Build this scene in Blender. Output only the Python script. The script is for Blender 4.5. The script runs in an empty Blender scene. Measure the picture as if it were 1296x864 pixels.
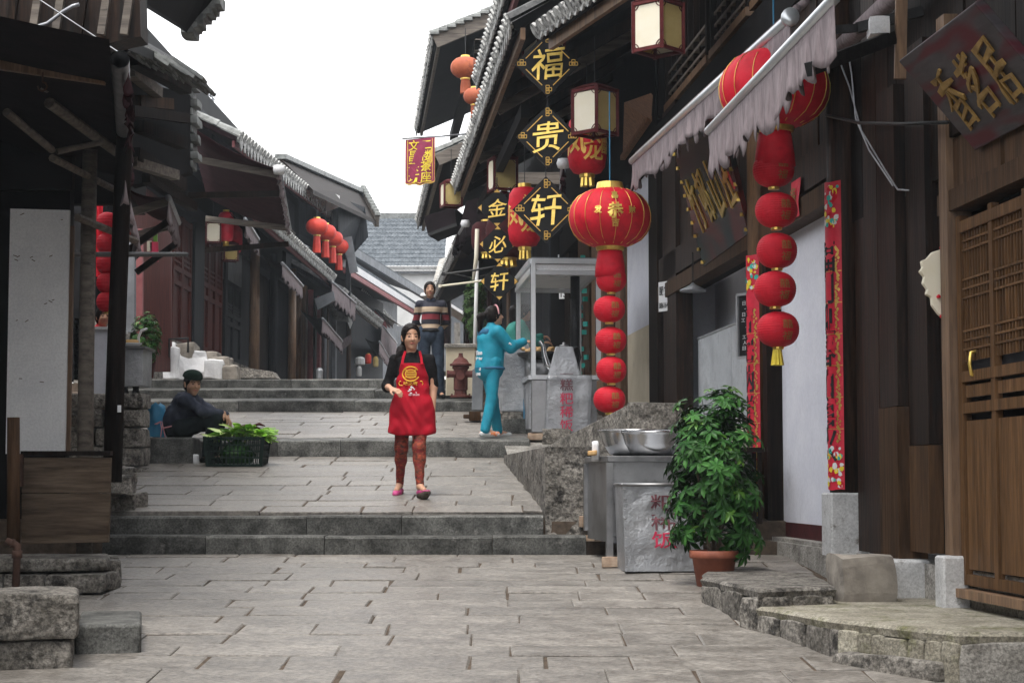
import bpy, math, random
import numpy as np
from mathutils import Vector, Matrix, noise

S = bpy.context.scene
COL = S.collection
rnd = random.Random(11)
R = math.radians

# ------------------------------------------------------------------ camera
F = 2300.0                      # focal length in photo pixels (1296 wide)
EYE = Vector((0, 0, 1.5))
PITCH = math.atan(173 / F)
cam_d = bpy.data.cameras.new('camera')
cam = bpy.data.objects.new('camera', cam_d)
COL.objects.link(cam)
cam.location = EYE
cam.rotation_euler = (math.pi / 2 + PITCH, 0, 0)
cam_d.sensor_width = 36
cam_d.lens = F / 1296 * 36
cam_d.clip_start = 0.1
cam_d.clip_end = 2000
S.camera = cam

# ------------------------------------------------------------------ light
SUN_EL, SUN_AZ = R(70), R(205)      # high veiled sun behind the camera, a little left
world = bpy.data.worlds.new("World")
S.world = world
world.use_nodes = True
nt = world.node_tree
nt.nodes.clear()
n_out = nt.nodes.new('ShaderNodeOutputWorld')
n_bg = nt.nodes.new('ShaderNodeBackground')
n_bg.inputs['Strength'].default_value = 0.14
n_sky = nt.nodes.new('ShaderNodeTexSky')
n_sky.sky_type = 'NISHITA'
n_sky.sun_disc = False
n_sky.sun_elevation = SUN_EL
n_sky.sun_rotation = SUN_AZ
n_sky.air_density = 1.0
n_sky.dust_density = 4.0
n_tc = nt.nodes.new('ShaderNodeTexCoord')
n_no = nt.nodes.new('ShaderNodeTexNoise')
n_no.inputs['Scale'].default_value = 2.2
n_no.inputs['Detail'].default_value = 5
n_rp = nt.nodes.new('ShaderNodeValToRGB')
n_rp.color_ramp.elements[0].color = (7.6, 7.7, 7.9, 1)
n_rp.color_ramp.elements[1].color = (9.2, 9.2, 9.2, 1)
n_mx = nt.nodes.new('ShaderNodeMixRGB')
n_mx.inputs['Fac'].default_value = 0.88          # closed white cloud cover
nt.links.new(n_tc.outputs['Generated'], n_no.inputs['Vector'])
nt.links.new(n_no.outputs['Fac'], n_rp.inputs['Fac'])
nt.links.new(n_sky.outputs['Color'], n_mx.inputs['Color1'])
nt.links.new(n_rp.outputs['Color'], n_mx.inputs['Color2'])
nt.links.new(n_mx.outputs['Color'], n_bg.inputs['Color'])
nt.links.new(n_bg.outputs['Background'], n_out.inputs['Surface'])

sun_d = bpy.data.lights.new('sun', 'SUN')
sun_d.energy = 1.5
sun_d.angle = R(25)
sun_d.color = (1.0, 0.96, 0.9)
sun = bpy.data.objects.new('sun', sun_d)
COL.objects.link(sun)
# blender sky: rotation 0 = +Y, clockwise
sdir = Vector((math.sin(SUN_AZ) * math.cos(SUN_EL), math.cos(SUN_AZ) * math.cos(SUN_EL), math.sin(SUN_EL)))
sun.rotation_euler = sdir.to_track_quat('Z', 'Y').to_euler()
sun.location = (0, 0, 30)

S.view_settings.view_transform = 'Standard'
S.view_settings.look = 'None'
S.view_settings.exposure = 1.12
S.view_settings.gamma = 1.0
S.cycles.max_bounces = 8
S.cycles.diffuse_bounces = 4
S.cycles.glossy_bounces = 3
S.cycles.use_denoising = True

# ------------------------------------------------------------------ geometry helpers
def ray(px, py):
    f = Vector((0, math.cos(PITCH), math.sin(PITCH)))
    u = Vector((0, -math.sin(PITCH), math.cos(PITCH)))
    return f + Vector(((px - 648) / F, 0, 0)) + u * (-(py - 432) / F)

def at(px, py, Y):
    """the place at distance Y up the street seen at a photo pixel (site survey helper)"""
    d = ray(px, py)
    return EYE + d * (Y / d.y)

def xr(Y):                       # facade line of the right-hand row
    return 3.475 - 0.086 * Y

def RP(Y, d, z):
    return Vector((xr(Y) - d, Y, z))

def on_r(px, py, d):
    """the place on the right facade line (offset d towards the street) seen at a pixel"""
    v = ray(px, py)
    t = (3.475 - d) / (v.x + 0.086 * v.y)
    return EYE + v * t

def xl(Y):                       # facade line of the far left row
    return -6.0 + 0.0226 * (Y - 33)

def LP(Y, d, z):
    return Vector((xl(Y) + d, Y, z))

def xn(Y):                       # facade line of the near left row
    return -3.9 - 0.086 * (Y - 20)

def g_low(Y): return 0.0608 * Y
def g_l1(Y): return 1.1925 + 0.099 * (Y - 15.05)
def g_l2(Y): return 1.93 + 0.105 * (Y - 20.6)
def g_up(Y): return 2.994 + 0.045 * (Y - 27.5)
def ground(Y):
    if Y < 14.7: return g_low(Y)
    if Y < 15.05: return 1.04
    if Y < 20.6: return g_l1(Y)
    if Y < 25.3: return g_l2(Y)
    if Y < 26.5: return 2.578 + .07 * (Y - 25.3)
    if Y < 27.5: return 2.79 + .07 * (Y - 26.5)
    return g_up(Y)

WL = {}                          # world place of every origin

def tag(o, label=None, cat=None, group=None, kind=None):
    if label: o['label'] = label
    if cat: o['category'] = cat
    if group: o['group'] = group
    if kind: o['kind'] = kind
    return o

def thing(name, loc, label=None, cat=None, group=None, kind=None):
    o = bpy.data.objects.new(name, None)
    o.empty_display_size = 0.2
    COL.objects.link(o)
    o.location = loc
    WL[o] = Vector(loc)
    return tag(o, label, cat, group, kind)

def copy_tree(o, loc=None, parent=None, scale=None, rotz=None):
    c = o.copy()
    COL.objects.link(c)
    if parent is not None: c.parent = parent
    if loc is not None: c.location = loc
    if scale is not None: c.scale = scale
    if rotz is not None: c.rotation_euler = (0, 0, rotz)
    WL[c] = Vector(loc) if loc is not None else Vector((0, 0, 0))
    for ch in list(o.children):
        copy_tree(ch, parent=c)
    return c

class MB:
    def __init__(s):
        s.v = []; s.f = []; s.m = []; s.cm = 0
    def add(s, vs, fs):
        b = len(s.v)
        s.v += [Vector(p) for p in vs]
        for f in fs:
            s.f.append([i + b for i in f]); s.m.append(s.cm)
        return s
    def hexa(s, p):              # p[0..3] bottom ring ccw, p[4..7] top ring
        return s.add(p, [(3, 2, 1, 0), (4, 5, 6, 7), (0, 1, 5, 4), (1, 2, 6, 5), (2, 3, 7, 6), (3, 0, 4, 7)])
    def box(s, c, size, rz=0, M=None):
        x, y, z = [q / 2 for q in size]
        p = [Vector(q) for q in ((-x, -y, -z), (x, -y, -z), (x, y, -z), (-x, y, -z), (-x, -y, z), (x, -y, z), (x, y, z), (-x, y, z))]
        if M is not None: p = [M @ q for q in p]
        if rz:
            m = Matrix.Rotation(rz, 3, 'Z'); p = [m @ q for q in p]
        c = Vector(c)
        return s.hexa([q + c for q in p])
    def cbox(s, c, size, ch=0.01, rz=0):   # box with chamfered top and vertical edges
        x, y, z = [q / 2 for q in size]
        def ring(ix, zz):
            return [(-x + ix, -y, zz), (x - ix, -y, zz), (x, -y + ix, zz), (x, y - ix, zz), (x - ix, y, zz), (-x + ix, y, zz), (-x, y - ix, zz), (-x, -y + ix, zz)]
        def inner(zz):
            a = ch
            return [(-x + 1.5*a, -y + a, zz), (x - 1.5*a, -y + a, zz), (x - a, -y + 1.5*a, zz), (x - a, y - 1.5*a, zz), (x - 1.5*a, y - a, zz), (-x + 1.5*a, y - a, zz), (-x + a, y - 1.5*a, zz), (-x + a, -y + 1.5*a, zz)]
        m = Matrix.Rotation(rz, 3, 'Z'); c = Vector(c)
        p = [m @ Vector(q) + c for q in ring(ch, -z) + ring(ch, z - ch) + inner(z)]
        fs = [(7, 6, 5, 4, 3, 2, 1, 0), tuple(range(16, 24))]
        for k in range(8):
            j = (k + 1) % 8
            fs += [(k, j, j + 8, k + 8), (k + 8, j + 8, j + 16, k + 16)]
        return s.add(p, fs)
    def rbox(s, Y0, Y1, d0, d1, z0, z1):   # box along the right facade
        return s.hexa([RP(Y0, d1, z0), RP(Y0, d0, z0), RP(Y1, d0, z0), RP(Y1, d1, z0),
                       RP(Y0, d1, z1), RP(Y0, d0, z1), RP(Y1, d0, z1), RP(Y1, d1, z1)])
    def lbox(s, Y0, Y1, d0, d1, z0, z1):
        return s.hexa([LP(Y0, d0, z0), LP(Y0, d1, z0), LP(Y1, d1, z0), LP(Y1, d0, z0),
                       LP(Y0, d0, z1), LP(Y0, d1, z1), LP(Y1, d1, z1), LP(Y1, d0, z1)])
    def bar(s, a, b, w, h=None, up=(0, 0, 1)):
        a = Vector(a); b = Vector(b); h = h or w
        t = (b - a).normalized(); u = Vector(up)
        if abs(t.dot(u)) > .98: u = Vector((0, 1, 0))
        r = t.cross(u).normalized(); u = r.cross(t).normalized()
        q = [(-w/2, -h/2), (w/2, -h/2), (w/2, h/2), (-w/2, h/2)]
        p = [a + r*x + u*y for x, y in q] + [b + r*x + u*y for x, y in q]
        return s.add(p, [(0, 1, 2, 3), (7, 6, 5, 4), (0, 4, 5, 1), (1, 5, 6, 2), (2, 6, 7, 3), (3, 7, 4, 0)])
    def tube(s, pts, r, n=8, caps=True):
        pts = [Vector(p) for p in pts]
        if not hasattr(r, '__len__'): r = [r] * len(pts)
        vs = []; fs = []
        pu = None
        for i, p in enumerate(pts):
            t = (pts[min(i+1, len(pts)-1)] - pts[max(i-1, 0)])
            if t.length < 1e-9: t = Vector((0, 0, 1))
            t.normalize()
            if pu is None:
                pu = Vector((0, 0, 1)) if abs(t.z) < .9 else Vector((0, 1, 0))
            a = t.cross(pu)
            if a.length < 1e-6: a = t.orthogonal()
            a.normalize(); b = a.cross(t).normalized(); pu = b
            for k in range(n):
                w = 2*math.pi*k/n
                vs.append(p + a*(math.cos(w)*r[i]) + b*(math.sin(w)*r[i]))
        for i in range(len(pts)-1):
            for k in range(n):
                j = (k+1) % n
                fs.append((i*n+k, i*n+j, (i+1)*n+j, (i+1)*n+k))
        if caps:
            fs.append(tuple(range(n-1, -1, -1))); fs.append(tuple(range((len(pts)-1)*n, len(pts)*n)))
        return s.add(vs, fs)
    def cyl(s, a, b, r0, r1=None, n=12, caps=True):
        return s.tube([a, b], [r0, r0 if r1 is None else r1], n, caps)
    def lathe(s, prof, c=(0, 0, 0), n=24, cap=True, fl=0.0):
        c = Vector(c); vs = []; fs = []
        for (r, z) in prof:
            for k in range(n):
                w = 2*math.pi*k/n
                rr = r*(1 + (fl if k % 2 else 0))
                vs.append(c + Vector((math.cos(w)*rr, math.sin(w)*rr, z)))
        m = len(prof)
        for i in range(m-1):
            for k in range(n):
                j = (k+1) % n
                fs.append((i*n+k, i*n+j, (i+1)*n+j, (i+1)*n+k))
        if cap:
            fs.append(tuple(range(n-1, -1, -1))); fs.append(tuple(range((m-1)*n, m*n)))
        return s.add(vs, fs)
    def grid(s, fn, nu, nv, closed=False):
        vs = [fn(i/nu, j/nv) for j in range(nv+1) for i in range(nu+1)]
        fs = [(j*(nu+1)+i, j*(nu+1)+i+1, (j+1)*(nu+1)+i+1, (j+1)*(nu+1)+i) for j in range(nv) for i in range(nu)]
        return s.add(vs, fs)
    def prism(s, poly, ext):
        e = Vector(ext); n = len(poly)
        p = [Vector(q) for q in poly]
        fs = [tuple(range(n)), tuple(range(2*n-1, n-1, -1))]
        for k in range(n):
            j = (k+1) % n
            fs.append((k, k+n, j+n, j))
        return s.add(p + [q + e for q in p], fs)
    def slab(s, c4, th, ch=0.008):          # flagstone: four top corners, chamfered rim
        c4 = [Vector(q) for q in c4]
        m = sum(c4, Vector()) / 4
        inn = [q + (m - q).normalized() * ch * 1.6 for q in c4]
        rim = [q - Vector((0, 0, ch)) for q in c4]
        bot = [q - Vector((0, 0, th)) for q in c4]
        fs = [(0, 1, 2, 3)]
        for k in range(4):
            j = (k+1) % 4
            fs += [(k+4, j+4, j, k), (k+8, j+8, j+4, k+4)]
        return s.add(inn + rim + bot, fs)
    def rock(s, c, size, seed=0, amp=0.08, rz=0, k=3):
        x, y, z = [q/2 for q in size]
        idx = {}; vs = []; fs = []
        m = Matrix.Rotation(rz, 3, 'Z')
        def vid(i, j, l):
            key = (i, j, l)
            if key not in idx:
                p = Vector((i/k*2-1, j/k*2-1, l/k*2-1))
                e = max(abs(p.x), abs(p.y), abs(p.z))
                q = p.copy()
                nn = sorted([abs(p.x), abs(p.y), abs(p.z)])
                q *= 1 - 0.025*(nn[1] > .9) - 0.03*(nn[0] > .9)
                q = Vector((q.x*x, q.y*y, q.z*z))
                q += Vector(noise.noise_vector(q*4 + Vector((seed*7.3, seed*1.7, 0)))) * amp * min(size)
                idx[key] = len(vs); vs.append(m @ q + Vector(c))
            return idx[key]
        for a in range(k):
            for b in range(k):
                for ax in range(3):
                    for sd in (0, k):
                        q = []
                        for (u, v) in ((a, b), (a+1, b), (a+1, b+1), (a, b+1)):
                            t = [0, 0, 0]; t[ax] = sd; t[(ax+1) % 3] = u; t[(ax+2) % 3] = v
                            q.append(vid(*t))
                        if sd == 0: q.reverse()
                        fs.append(q)
        return s.add(vs, fs)
    def build(s, name, mat, parent=None, smooth=False, origin=None, bevel=0, recalc=False):
        me = bpy.data.meshes.new(name)
        if not s.v:
            s.v = [Vector((0, 0, 0))]
        if origin is None:
            xs = [p.x for p in s.v]; ys = [p.y for p in s.v]; zs = [p.z for p in s.v]
            origin = Vector(((min(xs)+max(xs))/2, (min(ys)+max(ys))/2, min(zs)))
        origin = Vector(origin)
        me.from_pydata([tuple(p - origin) for p in s.v], [], s.f)
        mats = mat if isinstance(mat, (list, tuple)) else [mat]
        for m_ in mats: me.materials.append(m_)
        if len(mats) > 1:
            me.polygons.foreach_set('material_index', s.m)
        if smooth:
            me.polygons.foreach_set('use_smooth', [True]*len(me.polygons))
        me.update()
        o = bpy.data.objects.new(name, me)
        COL.objects.link(o)
        if parent is not None:
            o.parent = parent
            o.location = origin - WL[parent]
        else:
            o.location = origin
        WL[o] = origin
        if bevel:
            b = o.modifiers.new('bevel', 'BEVEL'); b.width = bevel; b.segments = 2; b.limit_method = 'ANGLE'
        return o

def inst(o, name, loc, parent=None, rot=None, scale=None):
    """another object that shares o's mesh; loc in world space"""
    c = bpy.data.objects.new(name, o.data if hasattr(o, 'data') else o)
    COL.objects.link(c)
    loc = Vector(loc)
    if parent is not None:
        c.parent = parent; c.location = loc - WL[parent]
    else:
        c.location = loc
    if rot is not None: c.rotation_euler = rot
    if scale is not None: c.scale = scale
    WL[c] = loc
    return c

# ------------------------------------------------------------------ materials
M = {}
def mat(name, c1, c2=None, scale=6.0, stretch=(1, 1, 1), rough=.6, metal=0.0, bump=.2, bscale=None, detail=6,
        rand=0.0, spec=.5, c3=None, c3t=(.62, .72), c3scale=3.0, rough2=None, sheen=0, trans=0, emit=None, bdist=.01, coord='Object', alpha=None, c3detail=5, speck=0.0, spscale=60, ramp=.15):
    if spec == .5 and metal == 0 and max(c1 + (c2 or c1)) < .2: spec = .08
    m = bpy.data.materials.new(name)
    m.use_nodes = True
    nt = m.node_tree; N = nt.nodes; L = nt.links
    b = N['Principled BSDF']
    tc = N.new('ShaderNodeTexCoord'); mp = N.new('ShaderNodeMapping')
    mp.inputs['Scale'].default_value = stretch
    L.new(tc.outputs[coord], mp.inputs['Vector'])
    vec = mp.outputs['Vector']
    if rand:
        oi = N.new('ShaderNodeObjectInfo')
        ad = N.new('ShaderNodeVectorMath'); ad.operation = 'ADD'
        sc = N.new('ShaderNodeVectorMath'); sc.operation = 'SCALE'
        cb = N.new('ShaderNodeCombineXYZ')
        for k in range(3): L.new(oi.outputs['Random'], cb.inputs[k])
        L.new(cb.outputs[0], sc.inputs[0]); sc.inputs['Scale'].default_value = 37.0
        L.new(vec, ad.inputs[0]); L.new(sc.outputs[0], ad.inputs[1])
        vec = ad.outputs[0]
    no = N.new('ShaderNodeTexNoise')
    no.inputs['Scale'].default_value = scale; no.inputs['Detail'].default_value = detail
    no.inputs['Roughness'].default_value = .62
    L.new(vec, no.inputs['Vector'])
    rp = N.new('ShaderNodeValToRGB')
    rp.color_ramp.elements[0].position = .5-ramp; rp.color_ramp.elements[1].position = .5+ramp
    rp.color_ramp.elements[0].color = (*c1, 1)
    rp.color_ramp.elements[1].color = (*(c2 or c1), 1)
    L.new(no.outputs['Fac'], rp.inputs['Fac'])
    col = rp.outputs['Color']
    if c3:
        n2 = N.new('ShaderNodeTexNoise'); n2.inputs['Scale'].default_value = c3scale; n2.inputs['Detail'].default_value = c3detail
        n2.inputs['Roughness'].default_value = .7
        L.new(vec, n2.inputs['Vector'])
        r2 = N.new('ShaderNodeValToRGB')
        r2.color_ramp.elements[0].position, r2.color_ramp.elements[1].position = c3t
        mx = N.new('ShaderNodeMixRGB'); mx.inputs['Color2'].default_value = (*c3, 1)
        L.new(n2.outputs['Fac'], r2.inputs['Fac']); L.new(r2.outputs['Color'], mx.inputs['Fac']); L.new(col, mx.inputs['Color1'])
        col = mx.outputs['Color']
    if speck:
        n3 = N.new('ShaderNodeTexNoise'); n3.inputs['Scale'].default_value = spscale; n3.inputs['Detail'].default_value = 3; n3.inputs['Roughness'].default_value = .75
        L.new(vec, n3.inputs['Vector'])
        m3 = N.new('ShaderNodeMapRange'); m3.inputs['From Min'].default_value = .36; m3.inputs['From Max'].default_value = .62
        m3.inputs['To Min'].default_value = 1-speck; m3.inputs['To Max'].default_value = 1+speck*.35
        L.new(n3.outputs['Fac'], m3.inputs['Value'])
        h3 = N.new('ShaderNodeHueSaturation'); L.new(m3.outputs[0], h3.inputs['Value']); L.new(col, h3.inputs['Color'])
        col = h3.outputs['Color']
    if rand:
        hs = N.new('ShaderNodeHueSaturation')
        mr = N.new('ShaderNodeMapRange'); mr.inputs['To Min'].default_value = 1 - rand; mr.inputs['To Max'].default_value = 1 + rand
        L.new(oi.outputs['Random'], mr.inputs['Value']); L.new(mr.outputs[0], hs.inputs['Value']); L.new(col, hs.inputs['Color'])
        col = hs.outputs['Color']
    L.new(col, b.inputs['Base Color'])
    b.inputs['Metallic'].default_value = metal
    b.inputs['Specular IOR Level'].default_value = spec
    if rough2 is not None:
        mr2 = N.new('ShaderNodeMapRange'); mr2.inputs['From Min'].default_value = .3; mr2.inputs['From Max'].default_value = .7
        mr2.inputs['To Min'].default_value = rough; mr2.inputs['To Max'].default_value = rough2
        L.new(no.outputs['Fac'], mr2.inputs['Value']); L.new(mr2.outputs[0], b.inputs['Roughness'])
    else:
        b.inputs['Roughness'].default_value = rough
    if sheen: b.inputs['Sheen Weight'].default_value = sheen
    if trans: b.inputs['Transmission Weight'].default_value = trans
    if emit:
        b.inputs['Emission Color'].default_value = (*emit[:3], 1); b.inputs['Emission Strength'].default_value = emit[3]
    if alpha is not None: b.inputs['Alpha'].default_value = alpha
    if bump:
        nb = N.new('ShaderNodeTexNoise'); nb.inputs['Scale'].default_value = bscale or scale*3
        nb.inputs['Detail'].default_value = 8; nb.inputs['Roughness'].default_value = .65
        L.new(vec, nb.inputs['Vector'])
        bp = N.new('ShaderNodeBump'); bp.inputs['Strength'].default_value = bump; bp.inputs['Distance'].default_value = bdist
        L.new(nb.outputs['Fac'], bp.inputs['Height']); L.new(bp.outputs['Normal'], b.inputs['Normal'])
    M[name] = m
    return m

V = (22, 22, 1.3)    # vertical wood grain
mat('paving', (.13, .116, .101), (.275, .253, .226), scale=5, rough=.32, rough2=.58, bump=.65, bscale=18, stretch=(1, 1.2, 1), rand=.14, c3=(.1, .082, .067), c3t=(.6, .78), c3scale=3.5, bdist=.022, speck=.42, spscale=30, ramp=.2)
mat('joint', (.06, .046, .036), (.12, .092, .07), scale=14, rough=.9, bump=.5)
mat('step_stone', (.055, .055, .052), (.16, .16, .15), scale=6, rough=.55, bump=.6, bscale=22, rand=.22, c3=(.27, .26, .245), c3t=(.6, .78), c3scale=8, speck=.5)
mat('rough_stone', (.13, .118, .10), (.34, .315, .28), scale=5, rough=.85, bump=1.0, bscale=16, rand=.15, c3=(.035, .031, .027), c3t=(.52, .64), c3scale=7, bdist=.05, speck=.6, spscale=40)
mat('mossy_stone', (.26, .235, .18), (.45, .42, .34), scale=4, rough=.85, bump=.9, bscale=14, rand=.18, c3=(.15, .15, .06), c3t=(.52, .7), c3scale=5, bdist=.04, speck=.5)
mat('pale_stone', (.46, .46, .46), (.64, .64, .64), scale=5, rough=.7, bump=.5, bscale=24, rand=.08, c3=(.2, .18, .16), c3t=(.6, .7), c3scale=7, speck=.25)
mat('concrete', (.24, .225, .2), (.42, .4, .365), scale=5, rough=.85, bump=.7, bscale=18, c3=(.1, .088, .075), c3t=(.52, .7), c3scale=4, bdist=.03, speck=.5)
mat('plaster', (.66, .67, .745), (.74, .75, .81), scale=2.5, rough=.85, bump=.15, bscale=12, c3=(.5, .5, .54), c3t=(.6, .85), c3scale=2, speck=.06, spscale=25)
mat('plaster_cream', (.58, .5, .36), (.68, .6, .46), scale=2.5, rough=.85, bump=.15, bscale=12, c3=(.4, .34, .24), c3t=(.6, .8), c3scale=2)
mat('dado_red', (.05, .014, .016), (.08, .02, .02), scale=9, rough=.6, bump=.3, c3=(.3, .3, .3), c3t=(.7, .78), c3scale=9)
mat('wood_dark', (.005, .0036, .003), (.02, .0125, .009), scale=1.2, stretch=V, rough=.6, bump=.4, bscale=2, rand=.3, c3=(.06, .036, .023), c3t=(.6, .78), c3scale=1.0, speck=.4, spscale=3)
mat('wood_brown', (.03, .017, .010), (.125, .07, .037), scale=1.0, stretch=(15, 15, 1.2), rough=.55, bump=.45, bscale=2.2, rand=.25, c3=(.014, .009, .006), c3t=(.55, .75), c3scale=.8, speck=.3, spscale=3, ramp=.26)
mat('wood_door', (.05, .026, .012), (.19, .1, .045), scale=1.0, stretch=(14, 14, 1.2), rough=.5, bump=.4, bscale=2.2, rand=.2, c3=(.03, .016, .009), c3t=(.56, .8), c3scale=.7, speck=.25, spscale=3, ramp=.28)
mat('wood_orange', (.2, .085, .04), (.42, .22, .11), scale=1.2, stretch=V, rough=.6, bump=.4, bscale=2.2, c3=(.09, .045, .025), c3t=(.54, .7), c3scale=.9)
mat('wood_umber', (.008, .0045, .0032), (.045, .022, .0125), scale=1.2, stretch=V, rough=.55, bump=.45, bscale=2.2, rand=.3, c3=(.005, .004, .0035), c3t=(.52, .68), c3scale=.8, speck=.45, spscale=3, spec=.2)
mat('sheet_zinc', (.5, .53, .56), (.68, .71, .74), scale=2.5, rough=.4, rough2=.6, metal=.25, bump=.6, bscale=3, bdist=.05, c3=(.3, .32, .34), c3t=(.55, .75), c3scale=2.5)
mat('wood_pale', (.11, .06, .032), (.28, .17, .095), scale=1.1, stretch=(16, 16, 1.2), rough=.6, bump=.4, bscale=2.2, rand=.2, c3=(.035, .02, .012), c3t=(.54, .75), c3scale=.8, speck=.3, spscale=3, ramp=.25)
mat('wood_grey', (.085, .07, .058), (.2, .17, .14), scale=1.2, stretch=(2, 20, 20), rough=.75, bump=.4, bscale=2.2, rand=.2, c3=(.035, .028, .022), c3t=(.56, .74), c3scale=1.0)
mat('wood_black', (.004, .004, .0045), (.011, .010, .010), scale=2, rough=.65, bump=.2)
mat('wood_red', (.05, .013, .011), (.11, .032, .025), scale=1.2, stretch=V, rough=.5, bump=.25, bscale=2, rand=.15, c3=(.025, .01, .009), c3t=(.55, .75), c3scale=1.1)
mat('wood_blue', (.014, .016, .02), (.04, .043, .048), scale=1.2, stretch=V, rough=.6, bump=.3, bscale=2, rand=.2)
mat('low_board', (.06, .042, .03), (.15, .112, .08), scale=1.6, stretch=(1.5, 10, 16), rough=.75, bump=.4, bscale=3, rand=.22, c3=(.02, .015, .012), c3t=(.58, .74), c3scale=1.2)
mat('tile', (.05, .052, .055), (.13, .13, .13), scale=8, rough=.75, bump=.4, rand=.3, c3=(.3, .3, .29), c3t=(.6, .75), c3scale=9)
mat('tile_pale', (.2, .2, .19), (.5, .5, .48), scale=14, rough=.7, bump=.4, rand=.2, c3=(.04, .04, .04), c3t=(.5, .6), c3scale=16)
mat('tile_far', (.06, .07, .08), (.14, .155, .17), scale=5, rough=.8, bump=.3, rand=.2)
mat('slate', (.1, .105, .1), (.24, .25, .24), scale=7, rough=.6, bump=.5, rand=.25, c3=(.03, .03, .03), c3t=(.55, .7), c3scale=6)
mat('white_paint', (.66, .665, .68), (.76, .76, .76), scale=3, rough=.5, bump=.12, c3=(.45, .42, .38), c3t=(.62, .8), c3scale=4, speck=.12)
mat('steel', (.2, .2, .205), (.34, .34, .345), scale=3, rough=.3, rough2=.5, metal=.85, bump=.2, bscale=2.2, bdist=.03, c3=(.08, .075, .07), c3t=(.55, .8), c3scale=4)
mat('steel_bright', (.42, .43, .44), (.55, .55, .56), scale=4, rough=.22, metal=1.0, bump=.05)
mat('steel_dull', (.3, .31, .33), (.5, .51, .53), scale=2.2, rough=.38, rough2=.58, metal=.6, bump=.7, bscale=3.2, bdist=.06, c3=(.14, .14, .145), c3t=(.55, .75), c3scale=3)
mat('aluminium', (.55, .58, .6), (.68, .7, .72), scale=5, rough=.35, metal=.6, bump=.05)
mat('iron_black', (.012, .012, .013), (.03, .03, .03), scale=20, rough=.55, metal=.4, bump=.2)
mat('pipe_grey', (.25, .26, .28), (.42, .43, .45), scale=8, rough=.4, metal=.5, bump=.1)
mat('rust', (.06, .03, .022), (.13, .07, .05), scale=10, rough=.8, metal=.2, bump=.5)
mat('red_cloth', (.48, .008, .022), (.64, .014, .034), scale=5, rough=.6, bump=.2, bscale=60, spec=.2, c3=(.36, .006, .016), c3t=(.5, .75), c3scale=7)
mat('red_fade', (.3, .06, .022), (.44, .11, .04), scale=5, rough=.7, bump=.1, c3=(.2, .04, .02), c3t=(.55, .7), c3scale=6)
mat('red_far', (.6, .03, .018), (.75, .06, .03), scale=5, rough=.6, bump=.1)
mat('red_paper', (.5, .008, .03), (.66, .018, .05), scale=9, rough=.55, bump=.15)
mat('gold', (.75, .5, .1), (.9, .66, .18), scale=20, rough=.3, metal=.75, bump=.1)
mat('gold_paint', (.62, .36, .06), (.8, .52, .13), scale=14, rough=.5, metal=.2, bump=.3)
mat('gold_dull', (.2, .115, .025), (.4, .25, .07), scale=10, rough=.6, metal=.1, bump=.3)
mat('yellow_silk', (.72, .55, .02), (.85, .68, .05), scale=30, rough=.5, bump=.2)
mat('lacquer', (.009, .009, .010), (.016, .016, .017), scale=4, rough=.25, bump=.05, spec=.5)
mat('sign_grey', (.05, .046, .05), (.08, .072, .076), scale=1.5, stretch=(2, 2, 14), rough=.4, bump=.1, c3=(.09, .014, .022), c3t=(.48, .62), c3scale=.9, c3detail=1)
mat('sign_dark', (.012, .013, .014), (.03, .03, .03), scale=2, rough=.2, bump=.05, c3=(.12, .016, .012), c3t=(.5, .62), c3scale=1.6, c3detail=2)
mat('frame_red', (.07, .014, .016), (.12, .026, .026), scale=10, rough=.4, bump=.1)
mat('lamp_paper', (.74, .68, .52), (.8, .75, .62), scale=5, rough=.8, bump=.1)
mat('lamp_paper_amber', (.5, .38, .14), (.6, .48, .2), scale=5, rough=.8, bump=.1)
mat('fringe', (.16, .13, .135), (.28, .23, .24), scale=6, stretch=(6, 6, 1), rough=.9, bump=.3, c3=(.08, .065, .066), c3t=(.56, .75), c3scale=3)
mat('canopy', (.008, .0055, .006), (.018, .012, .014), scale=5, rough=.9, bump=.3)
mat('canopy_maroon', (.03, .011, .014), (.05, .02, .024), scale=5, rough=.85, bump=.3)
mat('banner', (.2, .012, .05), (.28, .02, .07), scale=8, rough=.7, bump=.15)
mat('paper', (.7, .71, .73), (.78, .79, .8), scale=6, rough=.8, bump=.1)
mat('ink', (.02, .02, .022), (.04, .04, .04), scale=20, rough=.7, bump=0)
mat('red_print', (.5, .02, .07), (.6, .035, .1), scale=20, rough=.5, bump=0)
mat('dark_print', (.1, .035, .045), (.2, .06, .075), scale=16, rough=.6, bump=0)
mat('leaf', (.014, .052, .014), (.055, .15, .036), scale=9, rough=.3, bump=.1, rand=.5)
mat('leaf_fresh', (.06, .17, .02), (.12, .26, .035), scale=9, rough=.4, bump=.1, rand=.3)
mat('leaf_dull', (.03, .06, .022), (.07, .12, .04), scale=9, rough=.6, bump=.1, rand=.3)
mat('veg', (.14, .36, .02), (.32, .58, .06), scale=12, rough=.4, bump=.15, rand=.3)
mat('veg_pale', (.45, .6, .16), (.6, .72, .3), scale=12, rough=.4, bump=.15, rand=.2)
mat('bark', (.06, .045, .03), (.14, .11, .08), scale=14, rough=.85, bump=.6)
mat('terracotta', (.2, .055, .03), (.32, .1, .055), scale=6, rough=.7, bump=.3, c3=(.1, .035, .022), c3t=(.58, .75), c3scale=5)
mat('soil', (.02, .015, .01), (.05, .036, .025), scale=30, rough=.95, bump=.6)
mat('crate_plastic', (.008, .018, .014), (.016, .03, .024), scale=8, rough=.45, bump=.1)
mat('brick_dark', (.02, .022, .025), (.06, .06, .064), scale=10, rough=.8, bump=.5, rand=.3)
mat('brick_pale', (.3, .2, .14), (.5, .38, .28), scale=12, rough=.85, bump=.6)
mat('teal_light', (.02, .35, .3), (.05, .5, .42), scale=10, rough=.3, bump=0)
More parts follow.
